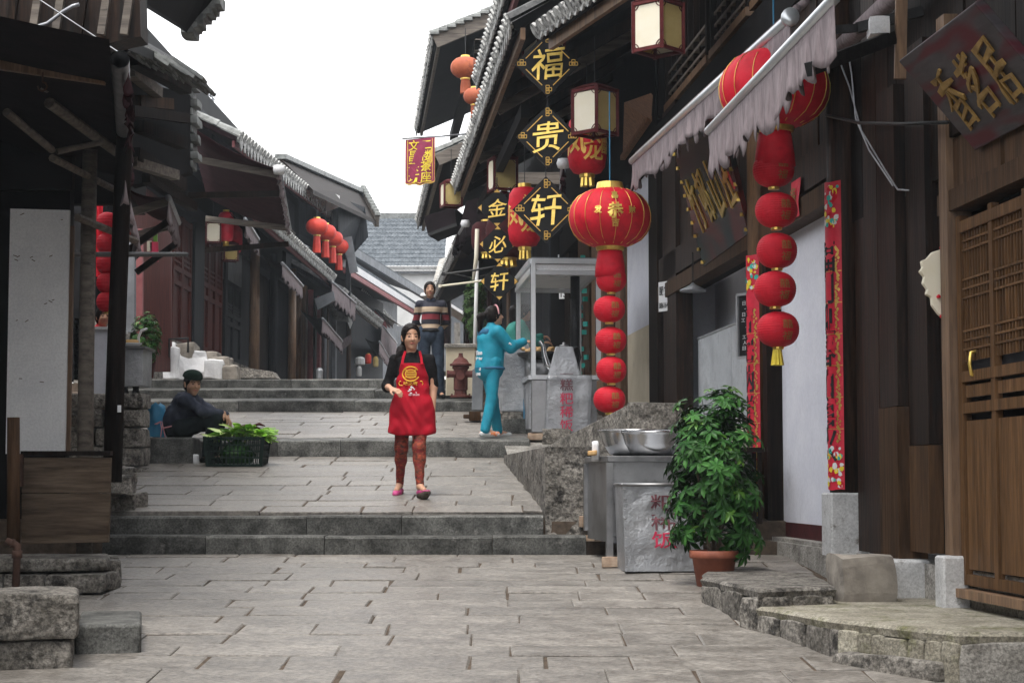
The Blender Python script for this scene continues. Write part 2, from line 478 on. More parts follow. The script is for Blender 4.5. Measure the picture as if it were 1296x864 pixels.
mat('bun', (.5, .28, .1), (.7, .45, .2), scale=10, rough=.6, bump=.2)
mat('hydrant', (.09, .032, .03), (.16, .065, .055), scale=9, rough=.6, bump=.3, c3=(.25, .12, .04), c3t=(.66, .74), c3scale=6)
mat('cloth_blue', (.02, .16, .3), (.035, .23, .4), scale=8, rough=.6, bump=.3)
mat('glass', (.8, .85, .85), (.85, .88, .88), scale=3, rough=.05, bump=0, alpha=.12)
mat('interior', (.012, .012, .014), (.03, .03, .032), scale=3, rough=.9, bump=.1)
mat('far_white', (.6, .6, .59), (.7, .7, .69), scale=3, rough=.85, bump=.1, c3=(.35, .35, .36), c3t=(.6, .8), c3scale=2)
mat('far_grey', (.14, .15, .165), (.22, .235, .25), scale=3, rough=.85, bump=.1)
mat('fascia_red', (.2, .05, .055), (.28, .09, .09), scale=5, rough=.6, bump=.1)
mat('clay', (.16, .14, .12), (.3, .27, .23), scale=6, rough=.9, bump=.6)

# ------------------------------------------------------------------ lettering
_tc = {}
def text_geo(txt, bold=0.0, extrude=0.02):
    key = (txt, bold, extrude)
    if key not in _tc:
        cu = bpy.data.curves.new('lettering', 'FONT')
        cu.body = txt; cu.size = 1.0; cu.extrude = extrude; cu.offset = bold; cu.resolution_u = 3
        ob = bpy.data.objects.new('lettering', cu)
        COL.objects.link(ob)
        dg = bpy.context.evaluated_depsgraph_get(); dg.update()
        me = ob.evaluated_get(dg).to_mesh()
        vs = [v.co.copy() for v in me.vertices]; fs = [tuple(p.vertices) for p in me.polygons]
        ob.evaluated_get(dg).to_mesh_clear()
        bpy.data.objects.remove(ob); bpy.data.curves.remove(cu)
        if vs:
            x0 = min(v.x for v in vs); x1 = max(v.x for v in vs); y0 = min(v.y for v in vs); y1 = max(v.y for v in vs)
            h = max(x1-x0, y1-y0) or 1
            sc = Vector(((x0+x1)/2, (y0+y1)/2, 0))
            vs = [(v - sc) / h for v in vs]
        _tc[key] = (vs, fs)
    return _tc[key]

def letter(mb, txt, c, right, up, w, h=None, bold=0.0, depth=0.004, fn=None, warp=0.0):
    """one sign written in the plane (right, up) centred at c; w and h in metres"""
    h = h or w
    vs, fs = text_geo(txt, bold)
    r = Vector(right).normalized(); u = Vector(up).normalized(); n = r.cross(u).normalized()
    c = Vector(c)
    out = []
    for v in vs:
        if warp:      # brush-like unevenness
            q = noise.noise_vector(Vector((v.x*3.3 + len(mb.v), v.y*3.3, ord(txt[0]) % 17)))
            v = Vector((v.x + q.x*warp + v.y*warp*1.4, v.y + q.y*warp + v.x*warp*1.2, v.z))
        if fn: out.append(fn(v.x*w, v.y*h, v.z))
        else: out.append(c + r*(v.x*w) + u*(v.y*h) + n*((1 if v.z > 0 else 0)*depth + .0015))
    mb.add(out, fs)
# ================================================================== SETTING
# ground sheet following the climb of the street
def ground_sheet():
    prof = [(-40, g_low(-6)), (-6, g_low(-6))]
    prof += [(14.78, g_low(14.7)), (14.79, 1.04), (15.13, 1.04), (15.14, 1.1925), (20.68, g_l1(20.6)), (20.69, 1.93),
             (25.38, g_l2(25.3)), (25.39, 2.578), (26.58, 2.662), (26.59, 2.79), (27.58, 2.86), (27.59, 2.994), (60, g_up(60)), (130, g_up(130)), (600, g_up(130))]
    mb = MB()
    xs = [-300, -60, -12, -6, 0, 6, 12, 60, 300]
    nx = len(xs)
    vs = [Vector((x, y, z - .05)) for (y, z) in prof for x in xs]
    fs = [(j*nx+i, j*nx+i+1, (j+1)*nx+i+1, (j+1)*nx+i) for j in range(len(prof)-1) for i in range(nx-1)]
    mb.add(vs, fs)
    tag(mb.build('ground', M['joint']), kind='structure')
ground_sheet()

def pave(name, Y0, Y1, gz, xl0, xr0, row=(.33, .43), wid=None, seed=1, mt='paving', th=.045):
    """a stretch of street: a bed sheet with flagstones laid in rows across it"""
    r = random.Random(seed)
    mb = MB()
    mb.add([(xl0(Y0), Y0, gz(Y0)-.009), (xr0(Y0), Y0, gz(Y0)-.009), (xr0(Y1), Y1, gz(Y1)-.009), (xl0(Y1), Y1, gz(Y1)-.009)], [(0, 1, 2, 3)])
    st = tag(mb.build(name, M['joint']), kind='structure')
    y = Y0 + .004
    k = 0
    while y < Y1 - .1:
        h = r.uniform(*row)
        if y + h > Y1 - .18: h = Y1 - y - .004
        x = xl0(y) + .0
        u = .44 if wid is None else None
        off = (r.choice([0, 0, .05, .2]) + r.uniform(-.03, .03)) if u else 0
        first = True
        sk = r.uniform(-.012, .012)
        while x < xr0(y) - .06:
            if u:       # joints of neighbouring rows roughly line up along the street
                k_ = math.floor((x - off + .12)/u) + r.choice([1, 1, 2, 2, 2, 3])
                w = max(.18, k_*u + off + r.uniform(-.035, .035) - x)
            else:
                w = r.uniform(*wid) * (r.uniform(.4, 1) if first else 1)
            first = False
            if x + w > xr0(y) - .2: w = xr0(y) - x
            g = r.uniform(.002, .0065)
            dz = r.uniform(-.005, .005)
            t1, t2 = r.uniform(-.004, .004), r.uniform(-.003, .003)
            j = lambda: r.uniform(-.006, .006)
            lean = r.uniform(-.05, .05)
            xa, xb = x + g, x + w - g
            ya, yb = y + .0025, y + h - .0025
            P4 = []
            for (px, py, sx, sy) in ((xa, ya, -1, -1), (xb, ya, 1, -1), (xb, yb, 1, 1), (xa, yb, -1, 1)):
                yy = py + j()*.5 + sk*(px)
                P4.append(Vector((px + j() + (lean if sy > 0 else 0)*.12, yy, gz(yy) + dz + t1*sx + t2*sy)))
            b = MB(); b.slab(P4, th, ch=r.uniform(.004, .009))
            b.build('paving_slab', M[mt], st)
            x += w
            k += 1
        y += h
    return st, k

pave('street', 7.2, 14.68, g_low, lambda y: -3.5 - .02*(y-9), lambda y: 2.45 if y < 12 else 2.2, seed=3)
pave('landing', 15.36, 20.58, g_l1, lambda y: -3.45-.13*(y-15), lambda y: .34 - .07*(y-15), seed=5, row=(.34, .48))
pave('upper_landing', 21.0, 25.28, g_l2, lambda y: -4.9 - .1*(y-21), lambda y: 1.5 - .086*(y-21), seed=8, row=(.4, .55), wid=(.6, 1.2))
st_, _n = pave('upper_street', 27.86, 40, g_up, lambda y: -6.2, lambda y: .9-.086*(y-28), seed=9, row=(.8, 1.2), wid=(1.0, 2.0))

def steps(name, Y, z, depth, x0, x1, riser, seed, slope=0.0):
    r = random.Random(seed)
    mb = MB()
    mb.box(((x0+x1)/2, Y+depth/2+.03, z-riser/2-.03), (x1-x0-.02, depth-.06, riser), 0)
    st = tag(mb.build(name, M['joint']), kind='structure')
    x = x0
    while x < x1 - .05:
        w = r.uniform(.7, 1.7)
        if x + w > x1 - .35: w = x1 - x
        b = MB()
        a, c = x + .003, x + w - .003
        dy = r.uniform(-.008, .008); dz = r.uniform(-.006, .004)
        n = 5
        vs = []; fs = []
        for i in range(n+1):           # worn front edge, a little uneven
            t = a + (c-a)*i/n
            wv = noise.noise(Vector((t*1.7, Y, seed)))*.012
            ch = .012 + .014*abs(noise.noise(Vector((t*3.1, Y+5, seed))))
            yf = Y + dy + wv
            zt = z + dz + wv*.3
            vs += [Vector((t, yf+.004, z-riser-.03)), Vector((t, yf, zt-ch)), Vector((t, yf+ch, zt)), Vector((t, Y+depth, zt+slope*depth)), Vector((t, Y+depth, z-riser))]
        for i in range(n):
            for k in range(4):
                p = i*5+k
                fs.append((p, p+1, p+6, p+5)[::-1])
        fs.append((0, 1, 2, 3, 4)[::-1]); fs.append(tuple(n*5+k for k in range(5)))
        b.add(vs, fs)
        b.build('step_stone', M['step_stone'], st)
        x += w
    return st
steps('step', 14.7, 1.04, .36, -3.3, .60, .15, 1)
steps('step', 15.05, 1.1925, .32, -3.35, .26, .16, 2)
steps('step', 20.6, 1.93, .42, -4.9, .2, .2, 3, slope=.1)
steps('step', 25.3, 2.578, 1.2, -5.6, -.45, .17, 4, slope=.07)
steps('step', 26.5, 2.79, 1.0, -5.7, -.75, .15, 5, slope=.07)
steps('step', 27.5, 2.994, .36, -5.8, -.75, .15, 6, slope=.04)
# ================================================================== RIGHT-HAND ROW
def planks_r(parent, Y0, Y1, d, z0, z1, w, mt, name='plank', th=.03, seed=1, gap=.006, jit=.008):
    r = random.Random(seed)
    n = max(1, round((Y1-Y0)/w)); w = (Y1-Y0)/n
    for i in range(n):
        a = Y0+i*w
        dd = d + r.uniform(-jit, jit)
        b = MB(); b.rbox(a+gap/2, a+w-gap/2, dd-th, dd, z0+r.uniform(-.006, .006), z1)
        b.build(name, M[mt], parent)

def lattice_door(parent, Y0, Y1, d, z0, z1, mt, bars=9, split=.42, name='door', label=None):
    """Chinese panel door: frame, vertical-bar lattice above, small waist panel and tall panels below"""
    H = z1-z0; W = Y1-Y0
    fw = .07
    b = MB()
    for (a, c) in ((Y0, Y0+fw), (Y1-fw, Y1)): b.rbox(a, c, d-.05, d, z0, z1)
    mid = (Y0+Y1)/2
    b.rbox(mid-.03, mid+.03, d-.045, d-.003, z0, z1)
    for f in (0, .46, .545, .955):
        b.rbox(Y0+.02, Y1-.02, d-.048, d-.002 + (.004 if f else 0), z0+f*H, z0+f*H+.06)
    b.rbox(Y0+.01, Y1-.01, d-.047, d+.001, z1-.1, z1-.04)
    dr = b.build(name, M[mt], parent)
    if label: dr['label'] = label
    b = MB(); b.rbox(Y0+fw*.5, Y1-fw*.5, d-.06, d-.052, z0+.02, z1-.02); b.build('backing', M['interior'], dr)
    for (a, c) in ((Y0+fw, mid-.03), (mid+.03, Y1-fw)):
        b = MB(); b.rbox(a+.02, c-.02, d-.03, d-.012, z0+.09, z0+.44*H); b.build('panel', M[mt], dr)
        b = MB(); b.rbox(a+.02, c-.02, d-.03, d-.012, z0+.46*H+.09, z0+.545*H-.02); b.build('panel', M[mt], dr)
        n = bars
        for i in range(n):
            y = a + (c-a)*(i+.5)/n
            b = MB(); b.rbox(y-.0065, y+.0065, d-.03, d-.014, z0+.61*H-.02, z1-.1); b.build('lattice_bar', M[mt], dr)
        for f in (.63, .655, .68, .77, .795, .82, .9, .925):
            b = MB(); b.rbox(a, c, d-.028, d-.009, z0+f*H, z0+f*H+.012); b.build('lattice_bar', M[mt], dr)
    return dr

H1 = thing('house', RP(13, -1, g_low(13)), 'dark timber house front nearest the camera with lattice door and white plastered bay', 'house')
# masonry plinth under the near house
b = MB()
b.rbox(9.0, 13.6, -.6, -.02, .2, .98); b.build('plinth', M['concrete'], H1)
b = MB(); b.rbox(13.6, 18.2, -.6, .02, .3, 1.02); b.build('plinth', M['concrete'], H1)
b = MB(); b.rbox(12.9, 16.2, -.05, .06, .5, .99); b.build('sill_stone', M['concrete'], H1)
# white plastered bay
b = MB(); b.rbox(13.1, 15.3, -.3, -.1, .98, 3.62); b.build('wall', M['plaster'], H1)
b = MB(); b.rbox(13.12, 15.2, -.1, -.094, .985, 1.14); b.build('skirting', M['dado_red'], H1)
# stone base blocks and the columns they carry
def base_block(p, Y, d, w, z0, z1, mt='pale_stone'):
    b = MB(); b.cbox(RP(Y, d, (z0+z1)/2), (w, w, z1-z0), .012, R(4.9))
    return b.build('base_stone', M[mt], p)
base_block(H1, 12.87, .02, .27, .96, 1.40)
base_block(H1, 11.33, .06, .24, .66, 1.0)
base_block(H1, 10.45, .06, .16, .62, 1.06)
b = MB(); b.rbox(11.95, 13.3, -.3, .05, .5, .955); b.build('base_stone', M['mossy_stone'], H1)
b = MB(); b.rock((2.1, 11.05, .9), (.33, .4, .29), 17, .1, .1, k=5); b.build('base_stone', M['clay'], H1)
c1 = MB(); c1.tube([RP(12.87, 0, 1.40), RP(12.87, 0, 5.2)], [.125, .118], 20); C1 = c1.build('column', M['wood_umber'], H1, smooth=True)
c2 = MB(); c2.tube([RP(15.5, 0, .95), RP(15.5, 0, 5.2)], [.125, .118], 20); C2 = c2.build('column', M['wood_brown'], H1, smooth=True)
b = MB(); b.rbox(15.22, 15.36, -.2, .03, .99, 3.6); b.build('post', M['wood_dark'], H1)
b = MB(); b.rbox(19.5, 20.3, -.15, .03, 1.3, 5.6); b.build('post', M['wood_umber'], H1)
b = MB(); b.rbox(20.9, 21.5, -.15, .0, 1.7, 5.6); b.build('post', M['wood_dark'], H1)
# lintel beams
b = MB(); b.rbox(13.1, 20.6, -.12, .05, 3.5, 3.66); b.build('beam', M['wood_brown'], H1)
b = MB(); b.rbox(13.1, 20.6, -.12, .03, 3.70, 3.98); b.build('beam', M['wood_umber'], H1)
b = MB(); b.rbox(9.0, 20.6, -.12, .07, 5.2, 5.5); b.build('beam', M['wood_black'], H1)
# plank cladding above
planks_r(H1, 13.1, 20.6, -.02, 3.98, 5.2, .26, 'wood_umber', seed=2)
planks_r(H1, 9.0, 13.0, -.03, 3.3, 5.2, .26, 'wood_dark', seed=3)
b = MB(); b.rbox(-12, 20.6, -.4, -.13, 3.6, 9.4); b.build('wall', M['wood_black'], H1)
# bay between lattice door and the couplet column: planks, jambs and a half-shut door leaf
planks_r(H1, 11.84, 12.7, -.02, 1.0, 4.9, .3, 'wood_umber', seed=4)
b = MB(); b.rbox(11.4, 11.8, -.1, .08, 1.0, 1.95); b.build('post', M['wood_brown'], H1)
b = MB(); b.rbox(11.41, 11.79, -.1, .07, 1.955, 4.0); b.build('post', M['wood_umber'], H1)
b = MB(); b.rbox(10.98, 11.36, -.09, .02, 1.05, 1.7); b.build('door_leaf', M['wood_brown'], H1)
b = MB(); b.rbox(10.98, 11.36, -.095, .015, 1.705, 4.2); b.build('door_leaf', M['wood_umber'], H1)
b = MB(); b.rbox(10.78, 10.96, -.13, -.06, 1.05, 4.2); b.build('door_leaf', M['wood_dark'], H1)
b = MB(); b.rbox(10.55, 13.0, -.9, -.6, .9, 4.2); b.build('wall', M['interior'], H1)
b = MB(); b.rbox(10.43, 10.57, -.08, .06, 1.06, 4.2); b.build('post', M['wood_pale'], H1)
b = MB(); b.rbox(8.6, 10.64, -.1, .05, 3.04, 3.16); b.build('beam', M['wood_brown'], H1)
# transom panels over the lattice door
for (a, c) in ((8.6, 9.6), (9.66, 10.6)):
    b = MB(); b.rbox(a, c, -.08, .02, 3.17, 3.46); b.build('panel', M['wood_brown'], H1)
b = MB(); b.rbox(8.6, 10.62, -.1, .04, 3.47, 3.6); b.build('beam', M['wood_dark'], H1)
b = MB(); b.rbox(8.6, 10.62, -.2, -.1, .9, 5.2); b.build('wall', M['wood_black'], H1)
dr = lattice_door(H1, 9.3, 10.41, .02, .9, 3.0, 'wood_door', bars=10)
hb = MB()
hp = on_r(1240, 460, -.02)
hb.tube([hp + Vector((0, 0, .075)), hp + Vector((-.05, -.01, .06)), hp + Vector((-.06, -.012, 0)), hp + Vector((-.05, -.01, -.06)), hp + Vector((0, 0, -.075))], .011, 8)
hb.build('handle', M['gold'], dr, smooth=True)
lattice_door(H1, 8.2, 9.22, .02, .9, 3.0, 'wood_door', bars=10)
b = MB(); b.rbox(8.3, 10.5, -.04, .07, .83, .88); b.build('threshold', M['wood_pale'], H1)
# upper storey lattice windows
for k, (a, c) in enumerate(((12.4, 14.0), (14.15, 15.75), (15.9, 17.6), (17.75, 20.2))):
    b = MB()
    b.rbox(a, c, -.1, .02, 7.3, 7.4)
    b.rbox(a, a+.07, -.1, .018, 5.68, 7.3); b.rbox(c-.07, c, -.1, .018, 5.68, 7.3)
    w = b.build('window', M['wood_dark'], H1)
    b = MB(); b.rbox(a, c, -.1, .03, 5.6, 5.68); b.build('sill', M['wood_pale'], w)
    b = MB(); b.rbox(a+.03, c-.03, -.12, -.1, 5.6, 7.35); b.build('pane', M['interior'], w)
    n = 7
    for i in range(n):
        y = a + .07 + (c-a-.14)*(i+.5)/n
        b = MB(); b.rbox(y-.018, y+.018, -.09, -.02, 5.68, 7.3); b.build('lattice_bar', M['wood_dark'], w)
    for zz in (5.78, 5.9, 6.02, 6.7):
        b = MB(); b.rbox(a+.07, c-.07, -.085, -.012, zz, zz+.03); b.build('lattice_bar', M['wood_grey'], w)
planks_r(H1, 9.0, 12.35, -.02, 5.5, 8.0, .3, 'wood_dark', seed=5)
b = MB(); b.rbox(9.0, 20.6, -.1, .05, 7.42, 7.7); b.build('beam', M['wood_black'], H1)
# roof of the near house, out over the street high up
b = MB()
b.hexa([RP(-12, 1.2, 8.9), RP(-12, -3, 10.6), RP(20.6, -3, 10.6), RP(20.6, 1.2, 8.9), RP(-12, 1.2, 9.02), RP(-12, -3, 10.72), RP(20.6, -3, 10.72), RP(20.6, 1.2, 9.02)])
b.build('roof', M['tile'], H1)

# wall and lower eave added unseen past the viewpoint to block skylight on the front
b = MB(); b.rbox(-12, 8.25, -.3, -.05, -.5, 3.6); b.build('wall', M['wood_dark'], H1)
b = MB(); b.hexa([RP(-12, 1.25, 5.7), RP(-12, -.1, 6.4), RP(13.5, -.1, 6.4), RP(13.5, 1.25, 5.7), RP(-12, 1.25, 5.8), RP(-12, -.1, 6.5), RP(13.5, -.1, 6.5), RP(13.5, 1.25, 5.8)]); b.build('unseen_eave', M['wood_black'], H1)
# couplets: red paper strips wrapped on the columns
def couplet(Y, z0, z1, txt, label, seed, r=.134, par=None):
    t = thing('couplet', RP(Y, 0, z0), label, 'couplet', 'red paper couplets on the columns')
    c = RP(Y, 0, 0)
    def P(a, z, rr=r): return Vector((c.x + rr*math.cos(a), c.y + rr*math.sin(a), z))
    a0, a1 = R(150), R(252)
    b = MB(); b.grid(lambda u, v: P(a0+(a1-a0)*u, z0+(z1-z0)*v + .004*math.sin(u*9+v*30)), 12, 10)
    b.build('paper', M['red_paper'], t, smooth=True)
    ac = R(188)
    n = len(txt); pitch = (z1-z0-.62)/n
    b = MB()
    for i, chx in enumerate(txt):
        zc = z1 - .42 - pitch*(i+.5)
        letter(b, chx, (0, 0, 0), (1, 0, 0), (0, 0, 1), 1, bold=.012, fn=lambda x, y, zz, zc=zc: P(ac + x*.2/r, zc + y*.23, r+.003+(.002 if zz > 0 else 0)))
    b.build('lettering', M['ink'], t)
    rr = random.Random(seed)
    b = MB()
    for i in range(110):                # gilt border pattern
        z = z0+.34 + (z1-z0-.8)*i/110
        a = R(236) + rr.uniform(-.1, .1)
        s = rr.uniform(.006, .014)
        q = P(a, z, r+.002); tx = Vector((-math.sin(a), math.cos(a), 0)); uz = Vector((0, 0, 1))
        b.add([q - tx*s, q - uz*s*1.2, q + tx*s, q + uz*s*1.2], [(0, 1, 2, 3)])
    for i in range(1, n):
        z = z1 - .42 - pitch*i
        for k in range(8):
            a = a0 + (a1-a0)*k/8
            b.add([P(a, z, r+.0015), P(a+(a1-a0)/9, z, r+.0015), P(a+(a1-a0)/9, z+.006, r+.0015), P(a, z+.006, r+.0015)], [(0, 1, 2, 3)])
    b.build('gilt_border', M['gold'], t)
    b = MB()
    cols = ['yellow_silk', 'white_paint', 'teal_light', 'red_cloth']
    bs = [MB() for _ in cols]
    for (za, zb, nn) in ((z0+.02, z0+.3, 46), (z1-.32, z1-.03, 40)):
        for i in range(nn):
            a = rr.uniform(R(185), R(244)); z = rr.uniform(za, zb); s = rr.uniform(.012, .03)
            q = P(a, z, r+.002+rr.uniform(0, .002)); tx = Vector((-math.sin(a), math.cos(a), 0)); uz = Vector((0, 0, 1))
            k = rr.choice([0, 0, 1, 1, 2, 3])
            n6 = 6
            bs[k].add([q + tx*s*math.cos(w*6.283/n6+i)*rr.uniform(.6, 1) + uz*s*math.sin(w*6.283/n6+i)*rr.uniform(.6, 1) for w in range(n6)], [tuple(range(n6))])
    for k, bb in enumerate(bs):
        if bb.v: tag(bb.build('flower_print', M[cols[k]], t), kind='stuff')
    return t
couplet(12.87, 1.42, 3.6, '福门迎春百事兴', 'red couplet wrapped on the column right of the white plastered bay', 1)
couplet(15.5, 1.0, 3.4, '吉宅纳祥万福来', 'red couplet on the column behind the potted shrub and the hanging lantern string', 2)
# small red festival papers on the lintel
for (px, py, w, h, lab) in ((1006, 252, .15, .3, 'small red festival paper pinned on the lintel right of the lantern string'),):
    p = on_r(px, py, .06)
    t = thing('festival_paper', p - Vector((0, 0, h/2)), lab, 'paper')
    b = MB()
    b.grid(lambda u, v: p + Vector((.086*-1*(u-.5)*w*2, (u-.5)*w*2, (v-.5)*h)) + Vector((-.01*math.sin(v*5), 0, 0)), 4, 6)
    b.build('sheet', M['red_paper'], t)
    b = MB(); letter(b, '春', p + Vector((-.012, 0, 0)), (.086, -1, 0), (0, 0, 1), w*1.2, h*.6); b.build('lettering', M['gold_dull'], t)

# shop opening left of the couplet: pale room with steel cabinet, lamp, chalkboard
b = MB(); b.rbox(15.6, 20.4, -.7, -.55, 1.0, 3.7); b.build('inner_wall', M['plaster'], H1)
b = MB(); b.rbox(20.3, 20.42, -.55, -.16, 1.0, 3.7); b.build('inner_wall', M['plaster'], H1)
b = MB(); b.rbox(15.6, 20.4, -1.6, -.16, .9, 1.02); b.build('floor', M['concrete'], H1)
b = MB(); b.rbox(15.6, 20.4, -1.6, -.16, 3.66, 3.72); b.build('ceiling', M['plaster'], H1)
cb = thing('steel_cabinet', RP(18.6, -.5, 1.02), 'tall dented steel sheet cabinet inside the open shop bay', 'cabinet')
for (a, c) in ((16.9, 17.7), (17.72, 19.42)):
    b = MB(); b.rbox(a, c, -.42, -.19, 1.03, 2.98); b.build('panel', M['sheet_zinc'], cb)
b = MB(); b.rbox(16.9, 19.43, -.44, -.18, 2.981, 3.0); b.build('rim', M['aluminium'], cb)
lm = at(877, 369, 18.3)
t = thing('ceiling_lamp', lm, 'small dark bowl lamp under the beam of the open shop bay', 'lamp')
b = MB(); b.lathe([(.01, .09), (.03, .07), (.13, .02), (.135, 0), (.12, .005), (.02, .05)], lm, 18); b.build('lamp_shade', M['pipe_grey'], t, smooth=True)
b = MB(); b.cyl(lm + Vector((0, 0, .08)), lm + Vector((0, 0, .4)), .006, n=6); b.build('cord', M['iron_black'], t)
# chalkboard
p = on_r(944, 412, .02)
t = thing('chalkboard', p - Vector((0, 0, .3)), 'narrow framed chalk board hung beside the lowest red lantern', 'chalkboard')
rt = Vector((.55, -.83, 0)).normalized()
up = Vector((0, 0, 1)); nn = rt.cross(up)
b = MB()
w, h = .2, .56
b.prism([p - rt*w/2 - up*h/2, p + rt*w/2 - up*h/2, p + rt*w/2 + up*h/2, p - rt*w/2 + up*h/2], nn*-.02); b.build('board', M['sign_dark'], t)
fr = MB()
for (s0, s1) in (((-1, -1), (1, -1)), ((1, -1), (1, 1)), ((1, 1), (-1, 1)), ((-1, 1), (-1, -1))):
    fr.bar(p + rt*w/2*s0[0] + up*h/2*s0[1] + nn*.006, p + rt*w/2*s1[0] + up*h/2*s1[1] + nn*.006, .022, .03, up=nn)
fr.build('frame', M['aluminium'], t)
b = MB()
rr = random.Random(4)
for i in range(9):
    q = p + up*(.2-.05*i) + rt*rr.uniform(-.03, .03) + nn*.004
    letter(b, rr.choice('日小土一工中人'), q, rt, up, .05, .035, depth=.001)
b.build('chalk_writing', M['paper'], t)
# notice on the post
def notice(px, py, d, w, h, lines, label, cat='notice', rt=Vector((.5, -.86, 0))):
    p = on_r(px, py, d)
    t = thing('paper_notice', p - Vector((0, 0, h/2)), label, cat)
    rt = rt.normalized(); up = Vector((0, 0, 1)); nn = rt.cross(up)
    b = MB(); b.prism([p - rt*w/2 - up*h/2, p + rt*w/2 - up*h/2, p + rt*w/2 + up*h/2, p - rt*w/2 + up*h/2], nn*-.004); b.build('sheet', M['paper'], t)
    b = MB()
    for (txt, yy, s, ww) in lines:
        letter(b, txt, p + up*yy*h + nn*.001, rt, up, ww*w, s*h, bold=.015, depth=.001)
    b.build('lettering', M['ink'], t)
    return t
notice(840, 375, .06, .2, .33, [('服务', .2, .62, .85), ('886164', -.3, .8, .85)], 'white paper notice with big black characters on the dark post of the open bay')

# plastered pier, further posts of the same row
H2 = thing('house', RP(24, -1, 1.9), 'timber shop house behind the glass food cart with patterned tile eave', 'house')
b = MB(); b.rbox(21.6, 23.6, -.3, -.06, 1.9, 3.35); b.build('wall', M['plaster_cream'], H2)
b = MB(); b.rbox(21.6, 23.6, -.3, -.06, 3.352, 5.2); b.build('wall', M['plaster'], H2)
b = MB(); b.rbox(20.7, 21.6, -.3, .15, 1.6, 2.15); b.build('plinth', M['concrete'], H2)
for (a, c, m_, z0) in ((23.7, 24.15, 'wood_pale', 2.1), (24.3, 25.3, 'wood_brown', 2.1), (25.4, 26.6, 'wood_pale', 2.1), (26.7, 28.0, 'wood_brown', 2.1)):
    b = MB(); b.rbox(a, c, -.2, .02, z0, 5.4); b.build('post', M[m_], H2)
b = MB(); b.rbox(23.6, 28.2, -.3, .06, 1.9, 2.2); b.build('plinth', M['pale_stone'], H2)
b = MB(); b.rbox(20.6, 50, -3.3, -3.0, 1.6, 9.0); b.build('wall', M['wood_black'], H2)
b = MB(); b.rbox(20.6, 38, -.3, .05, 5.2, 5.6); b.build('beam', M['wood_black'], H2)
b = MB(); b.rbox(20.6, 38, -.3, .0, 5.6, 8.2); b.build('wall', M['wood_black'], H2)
planks_r(H2, 20.6, 28, .02, 5.62, 7.6, .5, 'wood_dark', seed=9)
# shop interior side with dark brick
bw = MB()
bw.rbox(31.0, 33.6, -.3, -.1, 2.2, 5.2); BW = bw.build('inner_wall', M['joint'], H2)
br = []
Yb = 33.6
k = 0
zb = 2.3
while zb < 5.15:
    y = 31.0 + (.18 if k % 2 else 0)
    while y < 33.5:
        b = None
        bb = MB(); bb.rbox(y+.01, min(y+.35, 33.59), -.1, -.085, zb+.006, zb+.09)
        if k < 26: bb.build('brick', M['brick_dark'], BW)
        y += .36
    zb += .1; k += 1
b = MB(); b.rbox(33.7, 33.95, -.2, .02, 2.2, 5.2); b.build('post', M['fascia_red'], H2)
b = MB(); b.rbox(29.6, 30.2, -.2, .0, 2.2, 5.2); b.build('post', M['wood_dark'], H2)
b = MB(); b.rbox(37.0, 37.6, -.2, .0, 2.4, 5.2); b.build('post', M['wood_dark'], H2)
notice(718, 362, -.06, .3, .42, [('兑门', .2, .6, .8), ('1390', -.3, .7, .8)], 'white paper notice on the black stove pipe behind the glass cart', rt=Vector((.9, -.4, 0)))

